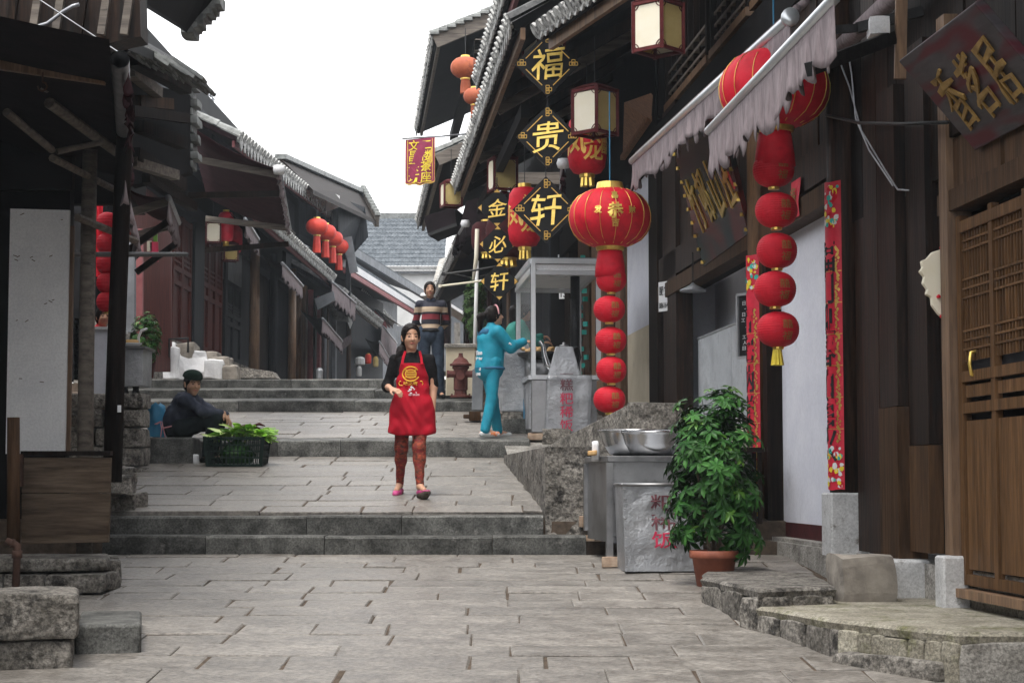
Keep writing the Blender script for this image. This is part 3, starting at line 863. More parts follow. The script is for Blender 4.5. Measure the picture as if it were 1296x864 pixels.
# ---- roofs with drip-tile eaves
def tiled_roof(parent, e0, e1, back, rise, n, mt='tile', mt_edge='tile_pale', name='roof', th=.09, rows=9, rad=.085, fascia='wood_pale', edge_parts=True, under='wood_black', stuff=True):
    """roof sheet from eave line e0-e1 going back (vector) with round tile rows; drip tiles along the eave"""
    e0 = Vector(e0); e1 = Vector(e1); bk = Vector(back) + Vector((0, 0, rise))
    t = (e1-e0); L = t.length; t.normalize()
    n_ = t.cross(bk).normalized()
    if n_.z < 0: n_ = -n_
    b = MB()
    b.hexa([e0, e1, e1+bk, e0+bk, e0+n_*th, e1+n_*th, e1+bk+n_*th, e0+bk+n_*th])
    rf = b.build(name, M[under], parent)
    ps = L/n
    tl = MB()
    for i in range(n+1):
        p = e0 + t*(ps*i)
        nseg = rows
        for j in range(nseg):
            a = p + bk*(j/nseg) + n_*(th + .012); c = p + bk*((j+1)/nseg + .25/nseg) + n_*(th + .012 - .0)
            ra = rad; rc = rad*.86
            vs = []
            for (q, rr_, lift) in ((a, ra, .014), (c, rc, 0)):
                for k in range(5):
                    w = math.pi*k/4
                    vs.append(q + t*(math.cos(w)*rr_) + n_*(math.sin(w)*rr_ + lift))
            tl.add(vs, [(k, k+1, k+6, k+5) for k in range(4)] + [(4, 3, 2, 1, 0)])
    o = tl.build('roof_tiles', M[mt], rf)
    if stuff: o['kind'] = 'stuff'
    # pan tiles between
    if mt_edge:
        me = None
        if edge_parts is not None:
            for i in range(n):
                p = e0 + t*(ps*(i+.5)) + n_*th
                w = ps*.5
                bd = -bk.normalized()
                dn = Vector((0, 0, -1))
                pts = []
                for k in range(7):          # curved drip lip with pointed tongue
                    u = k/6*2-1
                    pts.append(p + t*(u*w*.92) + dn*((1-abs(u)**1.5)*ps*.62 - .01) + bd*.02)
                top = [p + t*(-w*.92) + bd*.02 + n_*.035, p + t*(w*.92) + bd*.02 + n_*.035]
                poly = [top[0]] + pts + [top[1]]
                m_ = MB(); m_.prism(poly, bd*-.03)
                if edge_parts:
                    m_.build('drip_tile', M[mt_edge], rf)
                else:
                    tl2 = m_
                    if me is None: me = MB()
                    me.add(m_.v, m_.f)
            for i in range(n+1):            # round end discs of the cover tiles
                p = e0 + t*(ps*i) + n_*(th+.03) - bk.normalized()*.03
                m_ = MB(); m_.cyl(p, p + bk.normalized()*.03, rad*1.02, n=10)
                if edge_parts: m_.build('end_tile', M[mt_edge], rf)
                else:
                    if me is None: me = MB()
                    me.add(m_.v, m_.f)
            if me is not None:
                o = me.build('eave_tiles', M[mt_edge], rf); o['kind'] = 'stuff'
    if fascia:
        f = MB(); f.bar(e0 - n_*.06 + bk.normalized()*.05, e1 - n_*.06 + bk.normalized()*.05, .05, .12); f.build('fascia', M[fascia], rf)
    return rf

# patterned eave of the shop house behind the cart
tiled_roof(H2, RP(20.3, 1.9, 5.96), RP(28.4, 1.9, 5.96), (2.6, 0, 0), 1.5, 34, rows=7)
tiled_roof(H2, RP(17.9, 1.9, 5.96), RP(20.29, 1.9, 5.96), (.75, 0, 0), .43, 10, rows=2)
tiled_roof(H2, RP(19.0, 1.77, 6.93), RP(25.0, 1.77, 6.93), (1.7, 0, 0), 1.0, 27, rows=5, fascia='fascia_red')
# joists under that eave
for k in range(9):
    y = 20.7 + k*.85
    b = MB(); b.bar(RP(y, 1.8, 5.9), RP(y, .05, 6.9), .09, .12); b.build('rafter', M['wood_grey' if k % 4 == 1 else 'wood_dark'], H2)
b = MB(); b.rbox(20.6, 28.2, 1.5, 1.6, 5.62, 5.78); b.build('beam', M['wood_black'], H2)
b = MB(); b.rbox(20.7, 28.2, -.2, .045, 5.61, 7.0); b.build('wall', M['wood_black'], H2)
# near end corner of the lower eave (turned up)
e0 = at(688, 52, 17.4); e1 = at(790, -18, 15.6)
tiled_roof(H1, e1, e0, Vector((1.5, .35, 0)), .95, 13, rows=5, fascia='wood_pale', mt_edge='tile_pale')

# ---- houses farther along the right row
def gable_house(Y0, Y1, d_e, z_e, pitch, depth, label, wallm, z0, lower=None, seed=1):
    h = thing('house', RP(Y0, -1, z0), label, 'house')
    rise = depth*pitch
    tiled_roof(h, RP(Y0, d_e, z_e), RP(Y1, d_e, z_e), (depth, 0, 0), rise, int((Y1-Y0)/.26), rows=8, mt_edge='tile_pale', edge_parts=False, fascia='wood_grey', mt='slate')
    b = MB()  # verge boards
    b.bar(RP(Y0-.03, d_e, z_e-.02), RP(Y0-.03, d_e-depth, z_e-.02+rise), .06, .22); b.build('verge_board', M['wood_grey'], h)
    b = MB()  # gable tiles seen end-on
    for i in range(int(depth/.14)):
        u = i*.14/depth
        p = RP(Y0-.05, d_e-depth*u, z_e+rise*u+.11)
        b.cbox(p, (.15, .22, .05), .01)
    o = b.build('verge_tiles', M['slate'], h); o['kind'] = 'stuff'
    b = MB(); b.hexa([RP(Y0+.3, .2, z0), RP(Y0+.3, -3, z0), RP(Y1, -3, z0), RP(Y1, .2, z0), RP(Y0+.3, .2, z_e+.5), RP(Y0+.3, -3, z_e+1.6), RP(Y1, -3, z_e+1.6), RP(Y1, .2, z_e+.5)])
    b.build('wall', M[wallm], h)
    for zz, dd in ((z_e-.15, 1.5), (z_e-.55, 1.1)):
        b = MB(); b.rbox(Y0+.05, Y0+.25, -.2, dd, zz, zz+.2); b.build('beam', M['wood_grey'], h)
        b = MB(); b.rbox(Y0+.05, Y1, dd-.16, dd, zz+.01, zz+.18); b.build('beam', M['wood_dark'], h)
    return h
h3 = gable_house(30.2, 38.5, 2.18, 8.85, .42, 3.4, 'tall dark house on the right with grey tiled gable and two faded lanterns', 'wood_black', 3.0, seed=2)
tiled_roof(h3, RP(29.9, 2.15, 6.78), RP(38.0, 2.15, 6.78), (1.6, 0, 0), .75, 30, rows=5, mt='slate', edge_parts=False, fascia='wood_grey')
b = MB(); b.bar(RP(29.85, 2.15, 6.76), RP(29.85, .5, 7.5), .06, .2); b.build('verge_board', M['wood_grey'], h3)
b = MB(); b.rbox(30.1, 30.3, 0, 1.6, 6.4, 6.6); b.build('beam', M['wood_grey'], h3)
b = MB(); b.rbox(30.15, 38, 1.2, 1.35, 6.1, 6.35); b.build('beam', M['wood_dark'], h3)
planks_r(h3, 30.5, 37, .23, 3.2, 6.2, 1.2, 'wood_blue', seed=3)

h4 = thing('house', RP(46, -1, 3.6), 'dim shop house at the far right end of the lane behind the leafy tree', 'house')
b = MB(); b.rbox(38.6, 57, -3, .1, 3.2, 7.6); b.build('wall', M['wood_blue'], h4)
for k in range(6):
    b = MB(); b.rbox(39+k*3, 39.5+k*3, .1, .2, 3.2, 6.6); b.build('post', M[('wood_pale', 'wood_dark', 'wood_red')[k % 3]], h4)
tiled_roof(h4, RP(38.6, 1.2, 6.7), RP(57, 1.2, 6.7), (1.5, 0, 0), .8, 40, rows=3, mt='slate', edge_parts=False, fascia='wood_grey', under='wood_blue')
# ================================================================== LEFT ROW
# ---- near left shop shed
NL = thing('house', (-4.2, 14, .9), 'dark near shed on the left with canopy poles and a white sheet door', 'house')
def nbox(mb, Y0, Y1, o0, o1, z0, z1):
    return mb.hexa([Vector((xn(Y0)+o0, Y0, z0)), Vector((xn(Y0)+o1, Y0, z0)), Vector((xn(Y1)+o1, Y1, z0)), Vector((xn(Y1)+o0, Y1, z0)),
                    Vector((xn(Y0)+o0, Y0, z1)), Vector((xn(Y0)+o1, Y0, z1)), Vector((xn(Y1)+o1, Y1, z1)), Vector((xn(Y1)+o0, Y1, z1))])
# posts
pa = at(109, 572, 13.2); pb = at(109, 270, 13.2)
b = MB(); b.tube([Vector((pa.x, 13.2, .95)), Vector((pa.x-.01, 13.2, 2.2)), Vector((pb.x+.02, 13.2, 3.9))], [.062, .058, .055], 12); b.build('post', M['wood_grey'], NL, smooth=True)
p0 = at(142, 610, 13.0); p1 = at(156, 215, 13.0)
b = MB(); b.tube([p0, p0.lerp(p1, .5) + Vector((-.006, 0, 0)), p1, p1 + (p1-p0)*.2], [.07, .066, .062, .06], 12); PB = b.build('post', M['wood_dark'], NL, smooth=True)
b = MB(); q = at(151, 517, 12.92); b.box(q, (.026, .004, .05)); b.build('label', M['paper'], PB)
b = MB(); q = at(91, 300, 13.25); q2 = at(86, 572, 13.25)
b.bar(q2, q + (q-q2)*.05, .035, .03); b.build('post', M['wood_pale'], NL)
# white sheet door panel with scuffs
c = [at(7, 574, 13.1), at(82, 574, 13.1), at(88, 266, 13.1), at(13, 264, 13.1)]
b = MB(); b.prism(c, (0, .03, 0)); D = b.build('door_panel', M['white_paint'], NL)
b = MB(); rr = random.Random(3)
for i in range(15):
    f = rr.choice([.04, .3, .55, .62, .8, .97]); g = rr.uniform(.06, .95)
    p = c[0].lerp(c[1], g).lerp(c[3].lerp(c[2], g), f) + Vector((0, -.002, rr.uniform(-.02, .02)))
    l = rr.uniform(.005, .016); a = rr.uniform(-.6, .6)
    dv = Vector((math.cos(a), 0, math.sin(a)))*l; dn = Vector((-math.sin(a), 0, math.cos(a)))*.004
    b.add([p-dv-dn*.4, p+dv-dn, p+dv*1.1+dn*.5, p-dv+dn], [(0, 1, 2, 3)])
b.build('scuff', M['rust'], D)
# dark back of the shed
b = MB(); b.box((-4.76, 15.4, 3.0), (2.0, .15, 5.0)); b.build('wall', M['wood_black'], NL)
b = MB(); b.box((-4.4, 15.55, 4.8), (2.1, .12, 1.9)); b.build('upper_wall', M['wood_black'], NL)
b = MB(); b.box((-5.3, 13, 3.0), (.15, 8, 5.0)); b.build('wall', M['wood_black'], NL)
b = MB(); b.box((-4.2, 13.35, 3.75), (1.9, .08, .25)); b.build('beam', M['wood_black'], NL)
# low board wall in front
WB = thing('board_fence', (-3.1, 12.4, .8), 'low wall of weathered horizontal boards under the white sheet door', 'fence')
cc = [at(27, 688, 12.45), at(137, 686, 12.45), at(140, 577, 12.45), at(27, 577, 12.45)]
for f0, f1 in ((0, .57), (.575, .985)):
    b = MB()
    q = [cc[0].lerp(cc[3], f0), cc[1].lerp(cc[2], f0), cc[1].lerp(cc[2], f1), cc[0].lerp(cc[3], f1)]
    b.prism(q, (0, .05, 0)); b.build('board', M['low_board'], WB, bevel=.006)
b = MB(); b.bar(cc[3] + Vector((0, .02, .02)), cc[2] + Vector((0, .02, .02)), .03, .09, up=(0, 1, 0)); b.build('rail', M['wood_dark'], WB)
b = MB(); b.box(at(26, 595, 12.42), (.03, .05, .22)); b.build('bracket', M['rust'], WB)
PO = thing('gate_post', at(16, 735, 12.0), 'thick weathered timber post at the left edge with a rusty pipe at its foot', 'post')
b = MB(); b.tube([at(17, 690, 12.0), at(17, 528, 12.0)], [.045, .042], 10); b.build('post', M['wood_brown'], PO, smooth=True)
RPp = thing('water_pipe', at(20, 735, 11.6), 'rusty elbow water pipe standing by the stone plinth at left', 'pipe')
a_ = at(8, 684, 11.6); b_ = at(22, 690, 11.6); c_ = at(20, 742, 11.6)
b = MB(); b.tube([a_, a_.lerp(b_, .8), b_, b_.lerp(c_, .2), c_], .024, 10); b.build('pipe', M['rust'], RPp, smooth=True)
b = MB(); b.cyl(b_.lerp(c_, .12), b_.lerp(c_, .3), .034, n=10); b.build('collar', M['rust'], RPp, smooth=True)
b = MB(); b.cyl(a_.lerp(b_, .5), a_.lerp(b_, .62), .032, n=10); b.build('collar', M['rust'], RPp, smooth=True)
# stone plinth and loose blocks
PL = thing('stone_plinth', at(90, 750, 12.2), 'rough stone plinth carrying the low board wall on the left', 'plinth')
zt = at(90, 706, 12.1).z
cap = MB(); cap.rock((-3.27, 12.55, zt-.05), (1.0, .9, .09), 3, .1, .21, k=4); cap.build('cap_stone', M['rough_stone'], PL, bevel=.01)
rr = random.Random(5)
z = zt - .1
for row in range(2):
    hh = .13
    x = -3.62 + row*.07
    while x < -2.74:
        w = rr.uniform(.16, .32)
        if x + w > -2.8: w = -2.68 - x
        b = MB(); b.rock((x+w/2, 12.3, z-hh/2), (w-.008, .5, hh-.006), int(x*91)+row, .16, k=3); b.build('stone', M['rough_stone'], PL, bevel=.008)
        x += w
    z -= hh
for k in range(3):
    b = MB(); b.rock((-2.8-.065*k, 12.7+k*.28, zt-.17), (.16, .27, .26), k+40, .15, .21, k=3); b.build('stone', M['rough_stone'], PL, bevel=.008)
# rubble by the first landing
RB = thing('rubble_pile', at(150, 640, 14.9), 'small pile of broken stones at the left end of the landing edge', 'stones')
for k in range(9):
    p = at(rr.uniform(148, 172), rr.uniform(592, 640), 15.2 + k*.14)
    b = MB(); b.rock(p, (rr.uniform(.12, .26), rr.uniform(.15, .25), rr.uniform(.08, .16)), k+70, .3, rr.uniform(0, 1)); b.build('stone', M['rough_stone'], RB, bevel=.01)
# foreground blocks
SB = thing('stone_pedestal', at(50, 860, 9.0), 'tall two-course rough stone pedestal at the bottom left corner', 'pedestal')
pz = at(50, 752, 9.0).z
xa = at(10, 752, 9.0).x - .25; xb = at(97, 752, 9.0).x
b = MB(); b.rock(((xa+xb)/2-.08, 9.35, pz-.115), (xb-xa, .6, .23), 11, .08, .24, k=5); b.build('stone', M['rough_stone'], SB, bevel=.012)
b = MB(); b.rock(((xa+xb)/2-.1, 9.37, pz-.42), (xb-xa-.02, .6, .37), 12, .07, .24, k=5); b.build('stone', M['rough_stone'], SB, bevel=.012)
KB = thing('stone_block', at(136, 828, 9.6), 'low rectangular stone block lying on the paving at the lower left', 'block')
k0 = at(95, 797, 9.6); k1 = at(178, 796, 9.6)
b = MB(); b.cbox(((k0.x+k1.x)/2-.1, 10.1, k0.z-.075+.02), (k1.x-k0.x, 1.0, .17), .014, .2); o = b.build('block', M['step_stone'], KB, bevel=.006)

# ---- canopy over the near shed: dark cloth, bamboo poles, rolled tube with torn valance
CN = thing('awning', at(150, 160, 12), 'big dark cloth canopy above the near left shed with bamboo poles and torn valance', 'awning', 'awnings along the left row')
t0 = at(152, 76, 10.6); t1 = at(160, 225, 15.2)      # roller tube runs along the street
b = MB(); b.cyl(t0, t1, .055, .055, 16, caps=False); b.cyl(t0 + Vector((0, .01, 0)), t1, .046, .046, 16, caps=False); b.build('roller_tube', M['pipe_grey'], CN, smooth=True)
b = MB()
w0 = Vector((-4.3, 10.0, t0.z+.55)); w1 = Vector((-4.9, 15.6, t1.z+.55))
b.grid(lambda u, v: (t0 + Vector((0, -.3, .05))).lerp(t1, v).lerp(w0.lerp(w1, v), u) + Vector((0, 0, -.05*math.sin(u*math.pi))), 8, 8)
b.build('cloth', M['canopy'], CN, smooth=True)
for (ax, ay, aY, bx, by, bY, r, m_) in ((-5, 79, 11.5, 134, 99, 11.5, .035, 'wood_pale'), (60, 95, 11.9, 155, 110, 11.9, .04, 'wood_pale'), (62, 130, 12.2, 148, 193, 13.2, .04, 'wood_grey'),
                                       (8, 142, 12.0, 66, 190, 12.6, .03, 'wood_grey'), (66, 200, 12.6, 145, 240, 13.6, .028, 'wood_grey'), (72, 192, 12.7, 130, 180, 12.9, .022, 'wood_grey'),
                                       (98, 275, 12.9, 172, 305, 13.7, .03, 'wood_grey'), (5, 55, 11.5, 60, 110, 12.2, .05, 'wood_grey')):
    b = MB()
    if r == .035: b.bar(at(ax, ay, aY), at(bx, by, bY), .05, .09)
    else: b.tube([at(ax, ay, aY), at(bx, by, bY)], [r, r*.9], 8)
    b.build('pole', M[m_], CN, smooth=False)
b = MB()
hk = at(54, 92, 11.4)
b.tube([hk, hk + Vector((0, 0, -.06))] + [hk + Vector((.03*math.sin(a), 0, -.09 + .03*math.cos(a))) for a in (0, .8, 1.6, 2.4, 3.2, 4.0, 4.8)], .006, 6); b.build('hook', M['rust'], CN)
def valance(a, b_, drop, mt, parent, seed=1, tooth=.09, n=60, torn=.03, name='valance', thick=.004, out=None):
    """hanging cloth strip from line a-b with scalloped torn lower edge and folds"""
    a = Vector(a); b_ = Vector(b_); L = (b_-a).length
    t = (b_-a).normalized(); s = Vector((t.y, -t.x, 0)).normalized()
    rr = random.Random(seed)
    nt_ = max(1, int(L/tooth))
    n = nt_*6
    ph = [rr.uniform(-1, 1) for _ in range(nt_+2)]
    vs = []; m = 6
    for i in range(n+1):
        u = i/n; k = i % 6
        sc = math.sin(math.pi*k/6)
        tt = i//6
        dr = drop*(.8 + .2*sc) + torn*ph[tt]*(.4+sc) + torn*.8*noise.noise(Vector((u*L*9, seed, 0)))
        for j in range(m+1):
            v = j/m
            w = (.012+.014*v)*math.sin(u*L*21+seed) * v + .012*v*math.sin(u*L*47+2*seed)
            vs.append(a + (b_-a)*u + Vector((0, 0, -dr*v)) + s*w)
    fs = [(i*(m+1)+j, (i+1)*(m+1)+j, (i+1)*(m+1)+j+1, i*(m+1)+j+1) for i in range(n) for j in range(m)]
    b = MB(); b.add(vs, fs)
    o = b.build(name, M[mt], parent, smooth=True)
    sd = o.modifiers.new('cloth', 'SOLIDIFY'); sd.thickness = thick
    return o
valance(at(158, 228, 12.8), at(176, 300, 16.6), .2, 'fringe', CN, 4)
valance(at(163, 92, 10.7), at(164, 220, 14.6), .1, 'canopy_maroon', CN, 5, torn=.05)

# ---- roof with slate tiles above the canopy (near left house)
NR = thing('house', (-4.6, 19, 1.6), 'near left house whose slate eave overhangs the canopy', 'house')
ea = at(150, 58, 13.0); eb = at(250, 100, 20.5)
slates = random.Random(8)
up_ = Vector((-1.6, 0, .95))
b = MB()
b.hexa([ea, eb, eb+up_*1.6, ea+up_*1.6, ea+Vector((0, 0, .08)), eb+Vector((0, 0, .08)), eb+up_*1.6+Vector((0, 0, .08)), ea+up_*1.6+Vector((0, 0, .08))])
RFN = b.build('roof', M['wood_black'], NR)
va, vb = at(138, 46, 15.6), at(236, 90, 15.6)
sl = (vb-va).normalized()
for i in range(13):                     # overlapping slates seen along the verge
    for j in range(3):
        p = va.lerp(vb, i/12) + Vector((slates.uniform(-.01, .01), j*.2 + slates.uniform(-.05, .05), slates.uniform(-.012, .012)))
        b = MB(); nn_ = Vector((-sl.z, 0, sl.x)); tl_ = (sl*.16 - nn_*.028)
        b.prism([p-tl_, p+tl_, p+tl_+Vector((0, .22, 0)), p-tl_+Vector((0, .22, 0))], nn_*.03); b.build('slate', M['slate'], RFN)
for (x0, y0, x1, y1, Y, w, m_) in ((168, 75, 236, 112, 16.2, .12, 'wood_dark'), (172, 128, 214, 132, 17.5, .11, 'wood_brown'), (165, 90, 200, 118, 17, .1, 'wood_grey'), (176, 160, 232, 182, 17.8, .12, 'wood_dark'), (168, 205, 222, 222, 18, .1, 'wood_grey')):
    b = MB(); b.bar(at(x0, y0, Y), at(x1, y1, Y+.8), w, w); b.build('rafter', M[m_], NR)
b = MB(); nbox(b, 15.5, 26, -2.6, -2.4, 1.2, 5.5); b.build('wall', M['wood_black'], NR)
b = MB(); nbox(b, 15.7, 22, -.6, -.4, 4.7, 5.6); b.build('upper_wall', M['wood_black'], NR)
# eave end brackets and broken verge seen at the corner
for k in range(11):
    p = at(240 + (k % 2)*6, 100 + k*11, 20.4)
    b = MB(); b.rock(p, (.12, .3, .08), k, .25); b.build('verge_tile', M['slate'], RFN)
for (x0, y0, x1, y1, Y, w) in ((165, 140, 235, 150, 17, .09), (170, 195, 230, 235, 18, .12), (185, 225, 245, 262, 19, .09)):
    b = MB(); b.bar(at(x0, y0, Y), at(x1, y1, Y+1.5), w, w*1.1); b.build('beam', M['wood_dark'], NR)
b = MB(); q = [at(166, 100, 19), at(240, 120, 20.2), at(240, 218, 20.2), at(166, 235, 19)]; b.prism(q, (0, .2, 0)); b.build('gable', M['wood_black'], NR)
# top left corner roof pieces
TR = thing('house', at(100, 20, 13), 'black eave of the nearest upper roof at the top left corner', 'house')
b = MB(); b.prism([at(-30, -30, 12), at(176, -30, 12), at(178, 46, 12), at(130, 56, 12), at(-30, 50, 12)], (0, .25, 0)); b.build('eave_boards', M['wood_umber'], TR)
for k in range(6):
    b = MB(); b.bar(at(20+k*29, -10, 11.93), at(12+k*29, 44, 11.93), .05, .04); b.build('rafter', M['wood_grey' if k % 3 else 'wood_dark'], TR)
c6 = [at(178, 6, 14), at(240, 44, 16.5), at(273, 8, 16.5), at(272, -30, 16), at(178, -30, 14)]
b = MB(); b.prism(c6, (0, .12, .05)); b.build('eave_boards', M['wood_black'], TR)
for k in range(7):
    p = c6[1].lerp(c6[2], k/6)
    b = MB(); b.rock(p + Vector((0, 0, .03)), (.12, .3, .1), k+5, .2); b.build('eave_tile', M['slate'], TR)
CB = thing('cable', at(10, 36, 11), 'pale cable looping under the black eave at the top left corner', 'cable')
b = MB(); b.tube([at(-10, 36, 11), at(30, 39, 11), at(60, 30, 11), at(80, 15, 11), at(92, 8, 11), at(100, 6, 11)], .012, 8); b.build('cable', M['pipe_grey'], CB, smooth=True)
WR = thing('wire', at(60, 5, 11), 'thin straight wire running down to the roller tube', 'wire')
b = MB(); b.tube([at(50, 0, 10.8), at(160, 73, 10.8)], .004, 5); b.build('wire', M['pipe_grey'], WR)

# ---- folding arm awnings along the left side
def arm_awning(parent_label, a, c, wa, wc, drop, seed, cloth='canopy_maroon', arms=True, tooth=.1, knob=True, armm='wood_grey'):
    """a, c: near and far ends of the front rail; wa, wc: the same at the wall"""
    a, c, wa, wc = map(Vector, (a, c, wa, wc))
    t = thing('awning', a, parent_label, 'awning', 'awnings along the left row')
    b = MB(); b.cyl(a, c, .035, n=10); b.build('front_rail', M['pipe_grey'], t, smooth=True)
    b = MB(); b.grid(lambda u, v: a.lerp(c, v).lerp(wa.lerp(wc, v), u) + Vector((0, 0, -.06*math.sin(math.pi*u))), 6, 6); o = b.build('cloth', M[cloth], t, smooth=True)
    sd = o.modifiers.new('cloth', 'SOLIDIFY'); sd.thickness = .006
    valance(a, c, drop, 'fringe', t, seed, tooth)
    if arms:
        for k, f in enumerate((.04, .94)):
            p = a.lerp(c, f); w = wa.lerp(wc, f) - Vector((0, 0, .35))
            b = MB(); b.bar(p - Vector((0, 0, .03)), w, .05, .08); b.build('arm', M[armm], t)
            m_ = p.lerp(wa.lerp(wc, f) - Vector((0, 0, .8)), 1)
            b = MB(); b.bar(p - Vector((0, 0, .25)), m_, .05, .07); b.build('arm', M['wood_dark'], t)
    if knob:
        b = MB(); b.lathe([(.0, -.06), (.06, -.05), (.07, 0), (.06, .05), (0, .06)], a, 14); b.build('end_cap', M['white_paint'], t, smooth=True)
    return t
arm_awning('dark maroon folding awning on the left with a white end cap and long arms', at(353, 215, 21.0), at(366, 290, 25.6), at(238, 158, 21.0), at(262, 250, 25.6), .1, 3)
b = None
arm_awning('short awning on the left behind the roller tube with a torn dark flap', at(213, 250, 19.5), at(226, 282, 21.6), at(150, 232, 19.5), at(175, 262, 21.6), .3, 6, knob=False)

# left front continued out of view, added to cut light from behind the camera
b = MB(); b.box((-5.2, 0, 2.4), (.3, 22, 6)); b.build('wall', M['wood_black'], TR)
b = MB(); b.hexa([Vector((-3.6, -12, 4.6)), Vector((-3.4, 9.5, 4.9)), Vector((-5.4, 9.5, 5.8)), Vector((-5.4, -12, 5.6)), Vector((-3.6, -12, 4.75)), Vector((-3.4, 9.5, 5.05)), Vector((-5.4, 9.5, 5.95)), Vector((-5.4, -12, 5.75))]); b.build('eave', M['wood_black'], TR)
# ---- far left houses
LA = thing('house', LP(39, -1, 3.3), 'two-storey timber house on the left with red doors and a patterned lower eave', 'house')
def lplanks(parent, Y0, Y1, d, z0, z1, w, mt, name='plank', seed=1):
    r = random.Random(seed); n = max(1, round((Y1-Y0)/w)); w = (Y1-Y0)/n
    for i in range(n):
        b = MB(); dd = d + r.uniform(-.012, .012); b.lbox(Y0+i*w+.006, Y0+(i+1)*w-.006, dd-.04, dd, z0, z1); b.build(name, M[mt], parent)
def ldoor(parent, Y0, Y1, z0, z1, mt, d=0.0, leaves=3, name='door'):
    w = (Y1-Y0)/leaves; H = z1-z0
    for i in range(leaves):
        a, c = Y0+i*w+.01, Y0+(i+1)*w-.01
        b = MB()
        for (u, v) in ((a, a+.09), (c-.09, c)): b.lbox(u, v, d-.06, d, z0, z1)
        for f in (0, .44, .55, .95): b.lbox(a+.02, c-.02, d-.058, d-.002, z0+f*H, z0+f*H+.09)
        dr = b.build(name, M[mt], parent)
        b = MB(); b.lbox(a+.05, c-.05, d-.075, d-.045, z0+.05, z0+.55*H); b.build('panel', M[mt], dr)
        b = MB(); b.lbox(a+.05, c-.05, d-.09, d-.08, z0+.5*H, z1-.05); b.build('backing', M['interior'], dr)
        for k in range(5):
            y = a+.09+(c-a-.18)*(k+.5)/5
            b = MB(); b.lbox(y-.02, y+.02, d-.05, d-.02, z0+.58*H, z1-.05); b.build('lattice_bar', M[mt], dr)
        for f in (.62, .66, .7):
            b = MB(); b.lbox(a+.05, c-.05, d-.048, d-.012, z0+f*H, z0+f*H+.035); b.build('lattice_bar', M[mt], dr)
zf = 3.95
b = MB(); b.lbox(27.8, 50, -.6, .02, 2.8, zf); b.build('plinth', M['rough_stone'], LA)
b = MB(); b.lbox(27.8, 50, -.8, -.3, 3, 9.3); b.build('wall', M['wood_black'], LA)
lplanks(LA, 28.0, 31.2, 0, zf, 6.3, .8, 'wood_red', seed=1)
def yl(px, d=0):      # distance up the street of a pixel column on the far left facade
    k = (px-648)/F
    return (-6.0 + d - .0226*33)/(k - .0226)
ldoor(LA, yl(217), yl(241), zf, 6.25, 'wood_red', leaves=2)
lplanks(LA, yl(241)+.05, yl(254), .03, zf, 6.4, .9, 'wood_blue', seed=2)
ldoor(LA, yl(254), yl(280), zf, 6.25, 'wood_red', leaves=3)
lplanks(LA, yl(281), yl(284), .05, zf, 6.4, .4, 'wood_blue', seed=3)
ldoor(LA, yl(284.5), yl(304), zf, 5.6, 'wood_blue', leaves=2)
b = MB(); b.lbox(yl(284.5), yl(304), -.1, .0, 5.62, 6.4); b.build('transom_panel', M['far_grey'], LA)
lplanks(LA, yl(304), yl(316), -.02, zf, 6.4, .5, 'wood_blue', seed=4)
for px, m_, w in ((321, 'wood_pale', .2), (345, 'wood_blue', .16), (369, 'wood_pale', .18)):
    y = yl(px, .4)
    b = MB(); b.tube([LP(y, .4, 3.2), LP(y+.1, .38, 6.6)], [w*.6, w*.5], 10); b.build('post', M[m_], LA, smooth=True)
lplanks(LA, yl(325), yl(344), -.15, zf-.4, 6.4, .5, 'wood_dark', seed=5)
lplanks(LA, yl(346), yl(367), -.1, zf-.4, 6.4, .6, 'wood_blue', seed=6)
b = MB(); b.lbox(29, 50, -.2, .1, 6.3, 6.55); b.build('beam', M['wood_blue'], LA)
tiled_roof(LA, LP(31.5, 1.0, 6.6), LP(47.0, 1.0, 6.6), (-1.5, 0, 0), .95, 56, rows=4, edge_parts=False, fascia='fascia_red', under='wood_blue', rad=.1)
lplanks(LA, 30, 47, .0, 7.3, 8.6, .8, 'wood_blue', seed=7)
b = MB(); b.lbox(38, 46.5, .05, .12, 7.35, 7.42); b.lbox(38, 46.5, .05, .12, 7.75, 7.8)
for k in range(18): b.lbox(38.2+k*.46, 38.25+k*.46, .06, .11, 7.4, 7.76)
b.build('balcony_rail', M['wood_grey'], LA)
tiled_roof(LA, at(300, 180, 34.0), at(443, 289, 53.5), (-3.0, .3, 0), 1.5, 50, rows=7, mt_edge='tile_pale', edge_parts=False, fascia='fascia_red', under='canopy_maroon', rad=.12, mt='slate')
# higher roof behind it, whose verge ends above the lane
LB = thing('house', LP(52, -2, 3.8), 'taller house on the left with pale tiled roof ending in a steep verge', 'house')
e0, e1 = at(372, 226, 44), at(458, 262, 53)
r0, r1 = at(355, 206, 45), at(458, 250, 54)
v1 = at(476, 284, 51.5); v0 = at(396, 246, 43)
b = MB(); th = Vector((0, 0, .22))
b.hexa([v0, v1, r1, r0, v0+th*.5, v1+th*.5, r1+th*.5, r0+th*.5]); rf = b.build('roof', M['wood_dark'], LB)
b = MB(); b.bar(v1 + Vector((.03, 0, .1)), r1 + Vector((.03, 0, .1)), .12, .36); b.build('verge_board', M['wood_grey'], LB)
b = MB()
for i in range(10):
    p = v1.lerp(r1, i/9) + Vector((.05, -.02, .3)); b.cbox(p, (.16, .3, .1), .02)
o = b.build('verge_tiles', M['slate'], LB); o['kind'] = 'stuff'
b = MB(); b.bar(r0 + Vector((0, 0, .16)), r1 + Vector((0, 0, .16)), .3, .12); b.build('ridge', M['slate'], LB)
b = MB(); b.prism([at(408, 238, 47), at(430, 248, 47), at(430, 262, 47), at(412, 268, 47)], (-.2, .4, 0)); b.build('gable_wall', M['far_white'], LB)
